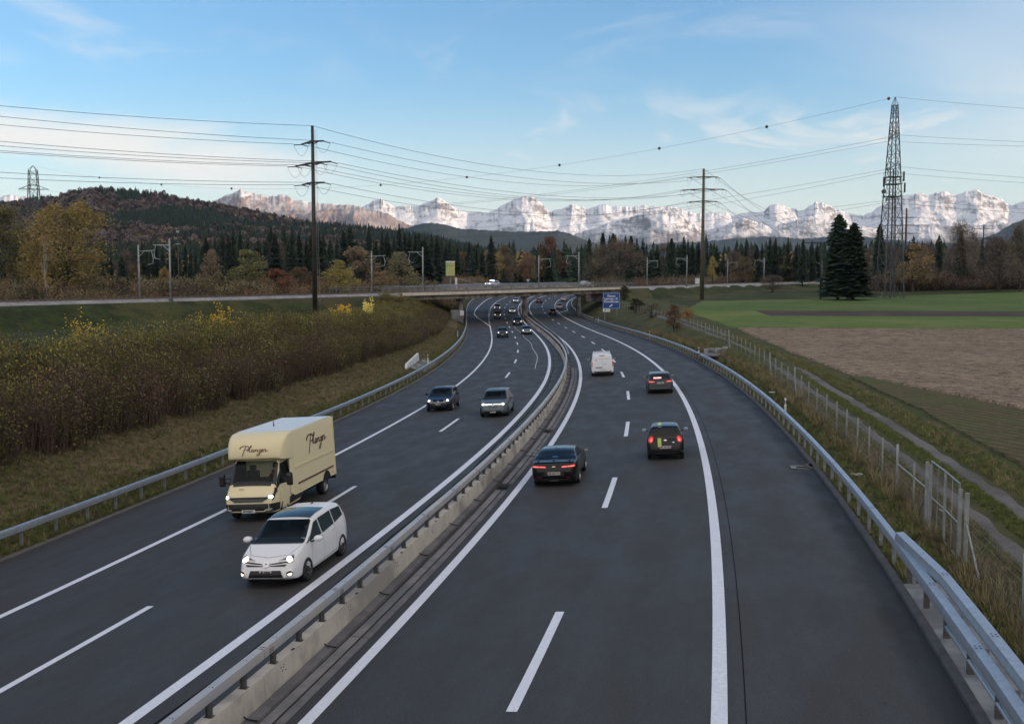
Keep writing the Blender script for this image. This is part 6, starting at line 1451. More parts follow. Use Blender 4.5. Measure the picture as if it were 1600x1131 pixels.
# 3 dark blue hatchback, 4 grey electric hatchback
def front_hatch(paint_, z=.68, plz=.50, pl='BE 70942', **kw):
    L = kw.get('L', 4.26); W = kw.get('W', 1.80); h = L / 2; P, D = heads(h, W, z, .13)
    pats = P + kw.pop('pats', [('grille', [(-W * .27, h, z - .08), (W * .27, h, z - .08), (W * .27, h, z - .005), (-W * .27, h, z - .005)], FR, 'trim', False),
        ('grille_chrome', [(-W * .40, h, z - .085), (W * .40, h, z - .085), (W * .40, h, z - .07), (-W * .40, h, z - .07)], FR, 'chrome', False),
        ('lower_grille', [(-W * .38, h, .27), (W * .38, h, .27), (W * .32, h, .40), (-W * .32, h, .40)], FR, 'trim', False),
        ('bumper_chrome', [(-W * .40, h, .255), (W * .40, h, .255), (W * .40, h, .27), (-W * .40, h, .27)], FR, 'chrome', False),
        ('screen_base', [(-W * .40, h - 1.08, 3), (W * .40, h - 1.08, 3), (W * .40, h - 1.16, 3), (-W * .40, h - 1.16, 3)], DN, 'trim', False)])
    D += [('badge', (0, h, z - .01), .062, .055, FR, 'chrome', False)]
    return hatch(paint_, patches=pats, discs=D + kw.pop('discs', []), plate_f=(h, plz, pl), lower=None, **kw)
navy = paint('dark navy paint', (.010, .013, .028), .3, .25)
make_car('hatchback', 'dark navy hatchback straddling the left edge line in the outer oncoming lane', LGRP, front_hatch(navy, pl='BE 184706', spokes=5, driver=(-.10, .42, M['cloth_blue'], 1.04, 1.36, 'driver of the dark navy hatchback seen through the windscreen')), 49.2 + 2.1, -3.84, -1)
grey = paint('grey blue paint', (.105, .135, .150), .2, .3)
W_ = 1.81; h_ = 2.13
make_car('electric_car', 'grey blue electric hatchback next to the navy one with a lit bar across its nose', LGRP,
    front_hatch(grey, z=.76, plz=.34, H=1.57, hood=.95, cowl=1.06, pl='BE 93117', spokes=5, driver=(-.10, .50, M['cloth_grey'], 1.12, 1.46, 'driver of the grey blue electric hatchback seen through the windscreen'), rim=M['steelrim'], belt=[(-2.13, 1.02), (-1.6, 1.06), (0, 1.0), (1.0, .96), (2.13, .74)],
      pats=[('light_bar', [(-W_ * .30, h_, .785), (W_ * .30, h_, .785), (W_ * .30, h_, .80), (-W_ * .30, h_, .80)], FR, 'head', False),
            ('lower_grille', [(-W_ * .42, h_, .25), (W_ * .42, h_, .25), (W_ * .36, h_, .42), (-W_ * .36, h_, .42)], FR, 'trim', False),
            ('intake', [(-W_ * .16, h_, .60), (W_ * .16, h_, .60), (W_ * .14, h_, .635), (-W_ * .14, h_, .635)], FR, 'trim', False),
            ('screen_base', [(-W_ * .42, h_ - 1.0, 3), (W_ * .42, h_ - 1.0, 3), (W_ * .42, h_ - 1.18, 3), (-W_ * .42, h_ - 1.18, 3)], DN, 'trim', False)]), 44.7 + 2.1, .43, -1)
# farther oncoming traffic
def suv_f(paint_, L=4.5, W=1.86, H=1.66, z=.82, rails=False, plz=.56, **kw):
    h = L / 2; P, D = heads(h, W, z, .14); c = h - 1.15
    S = hatch(paint_, L, W, H, hood=1.04, cowl=1.12, top=[(-h, .72), (-h + .04, 1.05), (-h + .10, 1.15), (-h + .36, H - .12), (-h + .5, H - .03), (0, H), (c - .72, H - .06), (c, 1.12), (h - .75, 1.03), (h - .30, .98), (h - .10, .86), (h - .03, .60), (h, .52)],
      belt=[(-h, 1.08), (-h + .5, 1.12), (0, 1.06), (c, 1.02), (h, .82)], zs=.26, r=.36, patches=P + [('grille', [(-W * .26, h, z - .16), (W * .26, h, z - .16), (W * .28, h, z + .02), (-W * .28, h, z + .02)], FR, 'trim', False), ('lower_grille', [(-W * .36, h, .34), (W * .36, h, .34), (W * .34, h, .50), (-W * .34, h, .50)], FR, 'trim', False)],
      sides=[[(c - .62, 1.08), (.02, 1.10), (.02, H - .13), (c - .98, H - .13)], [(-.06, 1.10), (-h + .55, 1.14), (-h + .66, H - .15), (-.06, H - .13)]], discs=D, plate_f=(h, plz, None), lower=None, mirror=(c - .55, 1.10)); S.update(kw); return S
G = lambda n, c, **k: paint(n, c, **k)
make_car('hatchback', 'dark grey car leading the distant oncoming group on its left side', LGRP, suv_f(G('dark slate paint', (.03, .036, .042), rough=.3), H=1.60, L=4.35), 148.8 + 2.2, -3.99, -1, near=0)
make_car('saloon_car', 'silver grey car beside the centre barrier before the bridge, right of the dark grey one', LGRP, front_hatch(G('warm silver paint', (.16, .165, .16), metal=.4), z=.68, L=4.6, H=1.45, pl=None), 157.1 + 2.3, .19, -1, near=0)
make_car('suv_car', 'black off road car close behind the silver grey car before the bridge', LGRP, suv_f(G('black suv paint', (.010, .011, .013)), H=1.70, L=4.7, W=1.92), 190.7 + 2.3, -.23, -1, near=0)
def boxy(paint_, L=3.9, W=1.66, H=1.75):
    h = L / 2; P, D = heads(h, W, .86, .14)
    return suv_f(paint_, L, W, H, .88, top=[(-h, .8), (-h + .03, 1.2), (-h + .10, H - .08), (-h + .2, H - .01), (.1, H), (h - 1.35, H - .05), (h - 1.02, 1.16), (h - .6, 1.10), (h - .14, 1.05), (h - .05, .92), (h - .01, .6), (h, .5)], ws=(h - 1.04, h - 1.30), wsw=(W * .43, W * .40), rw=(-h + .05, -h + .10), tum=.16, plan=[(-h, .92), (-h + .1, 1), (h - .3, .98), (h - .05, .93), (h, .88)])
make_car('off_road_car', 'boxy beige off road car with lit headlights in front of the bridge', LGRP, boxy(G('beige paint', (.20, .175, .14))), 220.4 + 1.9, -3.78, -1, near=0)
make_car('suv_car', 'white car right behind the boxy beige off road car', LGRP, suv_f(G('white suv paint', (.62, .64, .66)), H=1.72, L=4.5), 258 + 2, -3.74, -1, near=0)
make_car('hatchback', 'small white car in the inner oncoming lane under the bridge left of the middle pier', LGRP, front_hatch(G('white hatch paint', (.60, .63, .65)), L=4.0, W=1.76, H=1.50, pl=None), 245.7 + 2, .12, -1, near=0)
make_car('saloon_car', 'silver car farthest away in the oncoming inner lane just below the bridge deck', LGRP, front_hatch(G('pale silver paint', (.42, .45, .47), metal=.3), L=4.4, pl=None), 306 + 2, .31, -1, near=0)

# ---- cars driving away
def tails(h, W, pts, core=None):
    return [('tail_light', pts, (-.35, 1, 0), 'tail', True)] + ([('tail_core', core, (-.3, 1, 0), 'tail_core', True)] if core else [])
# black coupe
def coupe():
    L, W, H = 4.78, 1.90, 1.34; h = L / 2; blk = paint('gloss black paint', (.009, .0095, .012), .25, .18, 1.0)
    return dict(L=L, W=W, paint=blk, top=[(-h, .58), (-h + .03, .84), (-h + .07, .94), (-h + .16, .985), (-h + .50, 1.01), (-h + .62, 1.03), (-h + 1.35, H - .06), (-h + 1.65, H - .01), (-.1, H), (.35, H - .05), (1.08, .98), (h - .7, .90), (h - .25, .80), (h - .05, .60), (h, .5)],
      belt=[(-h, .90), (-h + .6, .98), (-.4, .93), (1.0, .90), (h, .68)], plan=[(-h, .74), (-h + .04, .86), (-h + .16, .93), (-h + .45, .985), (-h + .9, 1.0), (-.3, .955), (.4, .955), (h - .9, 1), (h - .35, .9), (h - .06, .76), (h, .6)], wheels=(h - .93, -h + .98), r=.345, tw=.26, tum=.46, rr=.10, sm=.07, zs=.17,
      ws=(1.05, .42), wsw=(W * .40, W * .33), rw=(-h + .66, -h + 1.32), rww=(W * .345, W * .29), sides=[[(.80, .97), (-.35, .98), (-.50, H - .12), (.15, H - .13)], [(-.42, .985), (-.95, 1.04), (-.85, H - .19), (-.55, H - .13)]],
      mirror=(.62, .96), rim=M['alloy_copper'], spokes=5, lines=[[(.92, .35), (.86, .86)], [(-.62, .35), (-.60, .90)]], handles=[(-.42, .80)], fin=-h + 1.55, plate_r=(-h, .56, 'BE·656773'),
      patches=[('tail_light', [(W * .16, -h, .775), (W * .46, -h, .80), (W * .46, -h, .885), (W * .17, -h, .845)], (-.25, 1, 0), 'tail', True), ('tail_core', [(W * .18, -h, .80), (W * .29, -h, .81), (W * .29, -h, .835), (W * .18, -h, .825)], (-.2, 1, 0), 'tail_core', True), ('tail_core', [(W * .31, -h, .81), (W * .44, -h, .825), (W * .44, -h, .855), (W * .31, -h, .84)], (-.2, 1, 0), 'tail_core', True),
        ('tail_panel', [(-W * .46, -h, .74), (W * .46, -h, .74), (W * .45, -h, .90), (-W * .45, -h, .90)], RE, 'under', False) if False else ('diffuser', [(-W * .40, -h, .20), (W * .40, -h, .20), (W * .36, -h, .34), (-W * .36, -h, .34)], RE, 'trim', False),
        ('plate_recess', [(-.42, -h, .46), (.42, -h, .46), (.34, -h, .66), (-.34, -h, .66)], RE, 'trim', False), ('reflector', [(W * .26, -h, .385), (W * .34, -h, .39), (W * .34, -h, .41), (W * .26, -h, .405)], RE, 'tail_dim', True),
        ('exhaust', [(-.18, -h, .25), (.18, -h, .25), (.15, -h, .30), (-.15, -h, .30)], RE, 'galv_dull', False), ('sticker', [(-.12, -h + .78, 3), (.10, -h + .78, 3), (.10, -h + .83, 3), (-.12, -h + .83, 3)], DN, mat('blue sticker', (.05, .22, .38), .4), False)],
      discs=[('badge', (0, -h, .82), .075, .028, RE, 'alloy_copper', False)])
CS = coupe(); T, B = make_car('coupe', 'low black sports coupe with a rear spoiler, nearest car on the right carriageway', RGRP, CS, 22.2 + 2.35, 6.42, 1)
h = CS['L'] / 2
mb = MB(); rows_ = []
for x in np.linspace(-.80, .80, 13):
    y = -h + .20 - .06 * (abs(x) / .8) ** 2 + .04; z = 1.085 - .035 * (abs(x) / .8) ** 3; rows_.append([(x, y - .11, z), (x, y - .10, z + .018), (x, y + .10, z + .004), (x, y + .09, z - .012)])
mb.sweep(rows_, closed=True, caps=True); mb.build('spoiler', CS['paint'], T)
for x in (-.62, 0, .62):
    mb = MB(); mb.box(x, -h + .22, 1.03, .05, .10, .10); mb.build('spoiler_stand', M['trim'], T)
# small black car with green stripe
def ka():
    L, W, H = 3.62, 1.66, 1.50; h = L / 2; blk = paint('black small car paint', (.012, .012, .014), .15, .25, 1.0); M['lime'] = mat('lime stripe', (.42, .56, .08), .4, coat=.4)
    return dict(L=L, W=W, paint=blk, top=[(-h, .52), (-h + .04, .80), (-h + .10, .98), (-h + .16, 1.06), (-h + .50, H - .10), (-h + .66, H - .03), (-h + 1.3, H), (0, H - .01), (.3, H - .06), (1.0, .98), (h - .4, .86), (h - .12, .70), (h, .5)],
      belt=[(-h, 1.0), (-h + .5, 1.05), (0, .98), (1, .92), (h, .66)], plan=[(-h, .80), (-h + .05, .92), (-h + .16, .99), (-h + .5, 1.0), (.6, .99), (h - .5, .93), (h - .1, .76), (h, .6)], wheels=(h - .70, -h + .60), r=.29, tw=.18, tum=.38, rr=.14, sm=.08, zs=.20,
      ws=(.98, .34), wsw=(W * .42, W * .34), rw=(-h + .19, -h + .47), rww=(W * .34, W * .29), sides=[[(.70, .99), (-.30, 1.02), (-.38, H - .14), (.12, H - .13)], [(-.38, 1.03), (-1.05, 1.12), (-.98, H - .22), (-.46, H - .14)]], mirror=(.62, 1.0), mirror_m=M['galv'], rim=M['alloy'], spokes=7,
      lines=[[(.85, .35), (.80, .92)], [(-.45, .35), (-.42, .98)]], handles=[(-.28, .88)], plate_r=(-h, .60, 'BE 481476'),
      patches=[('rear_bumper', [(-W * .44, -h, .26), (W * .44, -h, .26), (W * .44, -h, .36), (-W * .44, -h, .36)], RE, 'trim', False), ('tailgate_gap', [(-W * .36, -h, .685), (W * .36, -h, .685), (W * .36, -h, .695), (-W * .36, -h, .695)], RE, 'trim', False),
        ('lime_stripe', [(-.33, -h, .62), (-.17, -h, .62), (-.17, -h, 1.06), (-.33, -h, 1.06)], (0, .8, -.5), 'lime', False), ('lime_stripe', [(-.30, -h + .55, 3), (-.14, -h + .55, 3), (-.14, .22, 3), (-.30, .22, 3)], DN, 'lime', False)],
      discs=[('tail_light', (W * .400, -h, .93), .10, .135, (-.45, 1, 0), 'tail', True), ('tail_core', (W * .385, -h, .92), .062, .070, (-.45, 1, 0), 'tail_core', True), ('badge', (0, -h, .90), .075, .030, RE, 'chrome', False), ('script_badge', (.36, -h, .80), .05, .022, RE, 'chrome', False), ('exhaust', (-.33, -h, .25), .05, .04, RE, 'chrome', False), ('exhaust', (-.20, -h, .25), .05, .04, RE, 'chrome', False)])
make_car('small_car', 'small black car with a lime green stripe and round red lights', RGRP, ka(), 27.9 + 1.75, 10.75, 1)
# grey estate with a red LED text in its rear window
def estate():
    L, W, H = 4.86, 1.86, 1.48; h = L / 2; pt = paint('dark grey estate paint', (.035, .045, .055), .3, .28)
    return dict(L=L, W=W, paint=pt, top=[(-h, .50), (-h + .04, .72), (-h + .07, .96), (-h + .12, 1.04), (-h + .48, H - .12), (-h + .62, H - .03), (-.4, H), (.25, H - .04), (1.2, .98), (h - .6, .88), (h - .1, .68), (h, .5)],
      belt=[(-h, .98), (0, .96), (1.2, .90), (h, .7)], plan=[(-h, .84), (-h + .05, .92), (-h + .25, .98), (-h + .7, 1), (.8, 1), (h - .5, .92), (h, .62)], wheels=(h - .92, -h + .95), r=.335, tum=.32,
      ws=(1.15, .40), wsw=(W * .42, W * .35), rw=(-h + .14, -h + .47), rww=(W * .375, W * .325), sides=[[(.95, .97), (0, .99), (0, H - .13), (.3, H - .14)], [(-.07, .99), (-1.1, 1.01), (-1.1, H - .13), (-.07, H - .13)], [(-1.18, 1.01), (-h + .55, 1.04), (-h + .66, H - .17), (-1.18, H - .13)]],
      mirror=(.80, .98), mirror_m=M['trim'], rim=M['alloy'], spokes=5, lines=[[(.05, .3), (.05, .95)], [(-1.12, .6), (-1.12, .98)]], roofrails=(-1.9, .35, .60), fin=-h + .8, plate_r=(-h, .80, 'ZH 780561'),
      patches=[('tail_light', [(W * .22, -h, .83), (W * .475, -h, .86), (W * .475, -h, .97), (W * .24, -h, .93)], (-.4, 1, 0), 'tail', True), ('tail_core', [(W * .28, -h, .87), (W * .44, -h, .885), (W * .44, -h, .915), (W * .28, -h, .90)], (-.4, 1, 0), 'tail_core', True),
        ('plate_recess', [(-.36, -h, .56), (.36, -h, .56), (.52, -h, .68), (-.52, -h, .68)], RE, 'trim', False), ('rear_bumper', [(-W * .42, -h, .24), (W * .42, -h, .24), (W * .40, -h, .34), (-W * .40, -h, .34)], RE, 'trim', False), ('bumper_chrome', [(-W * .40, -h, .40), (W * .40, -h, .40), (W * .40, -h, .425), (-W * .40, -h, .425)], RE, 'chrome', False),
        ('reflector', [(W * .28, -h, .43), (W * .40, -h, .43), (W * .40, -h, .455), (W * .28, -h, .455)], RE, 'tail_dim', True)])
ES = estate(); T, B = make_car('estate_car', 'dark grey estate car with a glowing red text in its rear window', RGRP, ES, 56.9 + 2.4, 11.04, 1)
h = ES['L'] / 2
hp, n = B.hit((-.20, -h, 1.20), (0, .9, -.35))
pn = link('display_panel', MB().box(0, 0, 0, .62, .02, .15).mesh('display_panel', mat('red led board', (.3, .01, .01), .3, emis=(1, .05, .05), es=.05)), T); pn.location = hp + n * .04; pn.rotation_euler = (R(-38), 0, 0)
tx = link('lettering', text_mesh('FOLGEN', .145, mat('led lettering', (.9, .6, .6), .3, emis=(1, .62, .62), es=.5), .003), pn); tx.rotation_euler = (R(90), 0, 0); tx.location = (0, -.014, 0)
# white van
def van():
    L, W, H = 4.97, 1.98, 1.97; h = L / 2; wh = paint('white van paint', (.70, .73, .77), rough=.35)
    return dict(L=L, W=W, paint=wh, top=[(-h, .60), (-h + .03, 1.0), (-h + .07, 1.3), (-h + .16, H - .12), (-h + .22, H - .03), (-h + 1, H), (.8, H - .02), (1.1, H - .08), (1.75, 1.22), (h - .3, 1.05), (h, .6)],
      belt=[(-h, 1.15), (1.2, 1.1), (h, .8)], plan=[(-h, .93), (-h + .04, .97), (-h + .12, 1), (1.2, 1), (h - .4, .92), (h, .7)], wheels=(h - .95, -h + 1.02), r=.34, tum=.135, rr=.12, sm=.05, zs=.26, ws=(1.72, 1.14), wsw=(W * .44, W * .38), rw=None,
      sides=[[(1.4, 1.15), (.45, 1.18), (.45, H - .25), (1.1, H - .26)]], mirror=(1.25, 1.2), mirror_m=M['trim'], mirror_big=1.5, rim=M['alloy'], spokes=5, lines=[[(.4, .4), (.4, 1.8)]], lines_top=[], plate_r=(-h, .62, None),
      patches=[('brake_lamp', [(-.24, -h, 1.80), (.24, -h, 1.80), (.24, -h, 1.86), (-.24, -h, 1.86)], RE, 'tail_dim', False), ('tail_light', [(W * .445, -h, 1.10), (W * .485, -h, 1.10), (W * .475, -h, 1.28), (W * .44, -h, 1.28)], (-.4, 1, 0), 'tail', True), ('tail_lens', [(W * .45, -h, .88), (W * .49, -h, .88), (W * .487, -h, 1.09), (W * .447, -h, 1.09)], (-.4, 1, 0), 'tail_dim', True),
        ('door_gap', [(-.006, -h, .58), (.006, -h, .58), (.006, -h, 1.78), (-.006, -h, 1.78)], RE, 'galv_dull', False), ('plate_hood', [(-.62, -h, .76), (-.02, -h, .76), (-.06, -h, .83), (-.58, -h, .83)], RE, 'trim', False), ('door_pull', [(.12, -h, 1.06), (.30, -h, 1.06), (.30, -h, 1.09), (.12, -h, 1.09)], RE, 'trim', False),
        ('rear_bumper', [(-W * .40, -h, .30), (W * .40, -h, .30), (W * .40, -h, .46), (-W * .40, -h, .46)], RE, 'trim', False), ('reflector', [(W * .32, -h, .42), (W * .37, -h, .42), (W * .37, -h, .50), (W * .32, -h, .50)], RE, 'tail_dim', True),
        ('faded_lettering', [(-.30, -h, 1.52), (.12, -h, 1.52), (.12, -h, 1.56), (-.30, -h, 1.56)], RE, 'galv', False), ('faded_lettering', [(.20, -h, 1.54), (.68, -h, 1.54), (.68, -h, 1.575), (.20, -h, 1.575)], RE, 'galv', False), ('faded_emblem', [(-.62, -h, 1.40), (-.46, -h, 1.36), (-.50, -h, 1.58), (-.60, -h, 1.58)], RE, 'galv', False), ('window_panel', [(-.66, -h, 1.25), (.66, -h, 1.25), (.62, -h, 1.255), (-.62, -h, 1.255)], RE, 'galv', False)])
T, B = make_car('van', 'white panel van in the middle of the right carriageway behind the dashed line', RGRP, van(), 73.8 + 2.45, 6.93, 1)
for y in (-1.9, -.6, .6):
    mb = MB(); mb.beam((-.72, y, 2.04), (.72, y, 2.04), .05, .03); mb.build('roof_bar', M['roof'], T)
for sx in (-1, 1):
    mb = MB(); mb.beam((sx * .72, -2.1, 2.02), (sx * .72, .7, 2.02), .05, .05); mb.build('roof_bar', M['roof'], T)
def rear_any(paint_, L=4.4, W=1.82, H=1.62, zt=1.0):
    h = L / 2; return suv_f(paint_, L, W, H, patches=[('tail_light', [(W * .34, -h, zt - .06), (W * .47, -h, zt - .06), (W * .46, -h, zt + .10), (W * .36, -h, zt + .10)], (-.4, 1, 0), 'tail', True), ('tail_core', [(W * .37, -h, zt - .02), (W * .45, -h, zt - .02), (W * .45, -h, zt + .06), (W * .37, -h, zt + .06)], (-.4, 1, 0), 'tail_core', True), ('rear_bumper', [(-W * .42, -h, .32), (W * .42, -h, .32), (W * .40, -h, .46), (-W * .40, -h, .46)], RE, 'trim', False)], discs=[], plate_f=None, plate_r=(-h, .78, None))
make_car('suv_car', 'black car with red tail lights in the lane right of the middle bridge pier', RGRP, rear_any(G('black hatch paint', (.010, .010, .012)), H=1.60), 244.1 + 2.1, 10.16, 1, near=0)
make_car('suv_car', 'silver car leaving on the exit lane under the bridge, nearer of the two pale ones', RGRP, rear_any(G('silver leaving paint', (.38, .39, .40), metal=.3), H=1.66), 277 + 2, 13.35, 1, near=0)
make_car('suv_car', 'silver car farther up the exit lane just below the bridge deck', RGRP, rear_any(G('grey leaving paint', (.30, .32, .34), metal=.3), H=1.6), 327 + 2, 14.6, 1, near=0)
make_car('hatchback', 'dark red tinged car right of the middle pier just below the bridge deck', RGRP, rear_any(G('dark maroon paint', (.045, .020, .022)), H=1.5, zt=.92), 310 + 2, 7.39, 1, near=0)

# ---------------------------------------------------------------- exit sign
M['sign_blue'] = mat('sign blue', (.008, .055, .24), .4); M['sign_white'] = mat('sign white', (.75, .77, .8), .4); M['sign_edge'] = mat('sign border', (.22, .42, .75), .4)
x, y = (945 - 800) / FOC * 223, 223.0; z = gz(x, y)
sg = thing('exit_sign', 'blue motorway exit sign with white place names and an arrow at the bridge', 'road sign', (x + .35, y, z), -.06)
mb = MB(); mb.box(1.0, 0, 3.42 - z, 3.55, .06, 3.25); mb.build('panel', M['sign_edge'], sg)
mb = MB(); mb.box(1.0, -.035, 3.42 - z, 3.35, .02, 3.05); pnl = mb.build('face', M['sign_blue'], sg)
for i, (t_, zz1) in enumerate((('Kiesen', 4.42), ('Langnau i.E.', 3.84), ('Konolfingen', 3.24))):
    o = link('lettering', text_mesh(t_, .62, M['sign_white'], .012), pnl); o.rotation_euler = (R(90), 0, 0); o.location = (1.0, -.055, zz1 - z)
mb = MB(); mb.beam((.55, -.055, 2.15 - z), (1.05, -.055, 2.50 - z), .02, .16, up=(-.57, 0, .82)); mb.add([(1.28, -.055, 2.68 - z), (.86, -.055, 2.62 - z), (1.14, -.055, 2.28 - z)], [(0, 1, 2)]); mb.build('arrow', M['sign_white'], pnl)
mb = MB(); mb.box(0.0, 0, 1.42 - z, 1.5, .06, .62); p2 = mb.build('number_panel', M['sign_white'], sg)
o = link('lettering', text_mesh('15', .50, M['ink'], .01), p2); o.rotation_euler = (R(90), 0, 0); o.location = (.35, -.035, 1.42 - z)
mb = MB(); mb.beam((-.55, -.036, 1.25 - z), (-.25, -.036, 1.5 - z), .01, .10, up=(-.6, 0, .8)); mb.add([(-.05, -.036, 1.66 - z), (-.42, -.036, 1.58 - z), (-.18, -.036, 1.30 - z)], [(0, 1, 2)]); mb.build('arrow', M['ink'], p2)
for xx in (-.35, 2.2):
    mb = MB(); mb.tube([(xx, .08, -.3), (xx, .08, 5.0 - z)], .06, 8); mb.build('pole', M['galv_dull'], sg)

# ---------------------------------------------------------------- power line poles
M['pole'] = noisy('pole steel', (.060, .052, .044), (.042, .037, .032), .8, .5, .3)
M['pole_green'] = noisy('pole mossy steel', (.115, .105, .066), (.085, .080, .052), .8, .6, .2)
M['tower'] = noisy('tower steel', (.10, .105, .105), (.065, .068, .07), 1.2, .5, .4)
M['insul'] = mat('insulator', (.045, .028, .025), .3)
ends = {}
def tower_pole(key, label, x, y, z, H, arms, dirv, mname, r0=.42, r1=.22, wires_dirs=None):
    T = thing('power_pole', label, 'power pole', (x, y, z)); d = Vector((dirv[0], dirv[1], 0)).normalized()
    mb = MB(); mb.tube([(0, 0, -1), (0, 0, H * .5), (0, 0, H)], [r0, (r0 + r1) / 2, r1], 14); mb.build('mast', M[mname], T, smooth=True)
    mb = MB(); mb.beam((r0 + .08, 0, 3), (r1 + .08, 0, H - .5), .03); mb.beam((r0 + .38, 0, 3), (r1 + .30, 0, H - .5), .03)
    for q in np.arange(3, H - .5, .55): mb.beam((r0 + .08, 0, q), (r0 + .36 - .1 * q / H, 0, q), .03)
    tag(mb.build('ladder', M['galv_dull'], T), kind='stuff'); ends[key + 'top'] = Vector((x, y, z + H))
    for k, (az_, half, rise, mids) in enumerate(arms):
        mb = MB()
        for sx in (-1, 1):
            tip = d * half * sx + Vector((0, 0, az_ - .05)); rt_ = Vector((0, 0, az_ + .12)); sd = Vector((-d.y, d.x, 0))
            for q in (-.28, .28): mb.beam(rt_ + sd * q, tip, .16, .20)
            mb.beam(rt_ - Vector((0, 0, .45)), rt_ * .35 + tip * .65, .10, .12)
        mb.build('crossarm', M[mname], T)
        for sx in (-1, 1):
            for mfr in [1.0] + ([mids] if mids else []):
                tip = d * half * sx * mfr + Vector((0, 0, az_ - .12)); ends['%s%d%s%s' % (key, k, 'LR'[sx > 0], '' if mfr == 1 else 'm')] = Vector((x, y, z)) + tip
                if wires_dirs:
                    e = []
                    for wd in wires_dirs:
                        w3 = Vector((wd[0], wd[1], 0)).normalized() * 1.35 + Vector((0, 0, -.15)); mb = MB(); pts = [tip + w3 * t for t in np.linspace(0, 1, 9)]
                        mb.tube(pts, [.05, .10, .05, .10, .05, .10, .05, .10, .04], 6); mb.build('insulator', M['insul'], T); e.append(tip + w3)
                    mb = MB(); mid = (e[0] + e[1]) / 2 - Vector((0, 0, 1.5)); pts = [e[0] * (1 - t) ** 2 + mid * 2 * t * (1 - t) * 1.0 + e[1] * t * t for t in np.linspace(0, 1, 10)]
                    pts = [e[0] * (1 - t) + e[1] * t - Vector((0, 0, 1.55 * (1 - (2 * t - 1) ** 2))) for t in np.linspace(0, 1, 12)]; mb.tube(pts, .022, 4); mb.build('jumper_wire', M['cable'], T)
    return T
P1 = Vector((-30.7, 165, 1.9)); P2 = Vector((48.4, 270, 2.8))
dL = (-.81, -.58); dR = (.60, .80)
tower_pole('a', 'tall dark steel power pole with three crossarms on the left of the motorway', P1.x, P1.y, P1.z - .2, 29.9, [(27.4, 2.95, 0, None), (24.15, 4.8, 0, .45), (21.15, 3.0, 0, None)], (.70, -.71), 'pole', wires_dirs=(dL, dR))
d2 = (.985, -.17)
tower_pole('b', 'slim green brown steel power pole with three crossarms in the field right of the bridge', P2.x, P2.y, P2.z - .2, 33.0, [(30.9, 3.5, 0, None), (27.8, 5.2, 0, .5), (24.8, 3.5, 0, None)], d2, 'pole_green', .55, .28, wires_dirs=((-.6, -.8), (.55, .83)))
P3 = Vector((148, 400, 4.0))
tower_pole('c', 'distant dark power pole standing just behind the lattice tower', P3.x, P3.y, P3.z, 30.0, [(26.5, 5.0, 0, None), (23.6, 8.5, 0, .5), (20.6, 5.0, 0, None)], (.98, -.2), 'pole', .5, .3)
tower_pole('d', 'small distant power pole with two crossarms at the far right above the trees', (1532 - 800) / FOC * 420, 420, 5, 24.0, [(22.3, 4.0, 0, None), (18.5, 6.0, 0, None)], (1, -.1), 'pole', .3, .2)
tower_pole('e', 'thin T shaped pole left of the pair of dark spruces', (1281 - 800) / FOC * 268, 268, gz((1281 - 800) / FOC * 268, 268), 14.4, [(14.2, 4.2, 0, None)], (1, -.15), 'pole', .22, .14)
T = thing('signal_pole', 'thin green pole with small fittings right of the left railway masts', 'pole', (*at(281, 200), 4.9)); mb = MB(); mb.tube([(0, 0, 0), (0, 0, 12.0)], [.14, .08], 8); mb.build('pole', M['pole_green'], T); mb = MB(); mb.box(0, 0, 9.7, .8, .2, .18); mb.box(0, 0, 12.0, .5, .2, .4); mb.build('fitting', M['galv'], T)

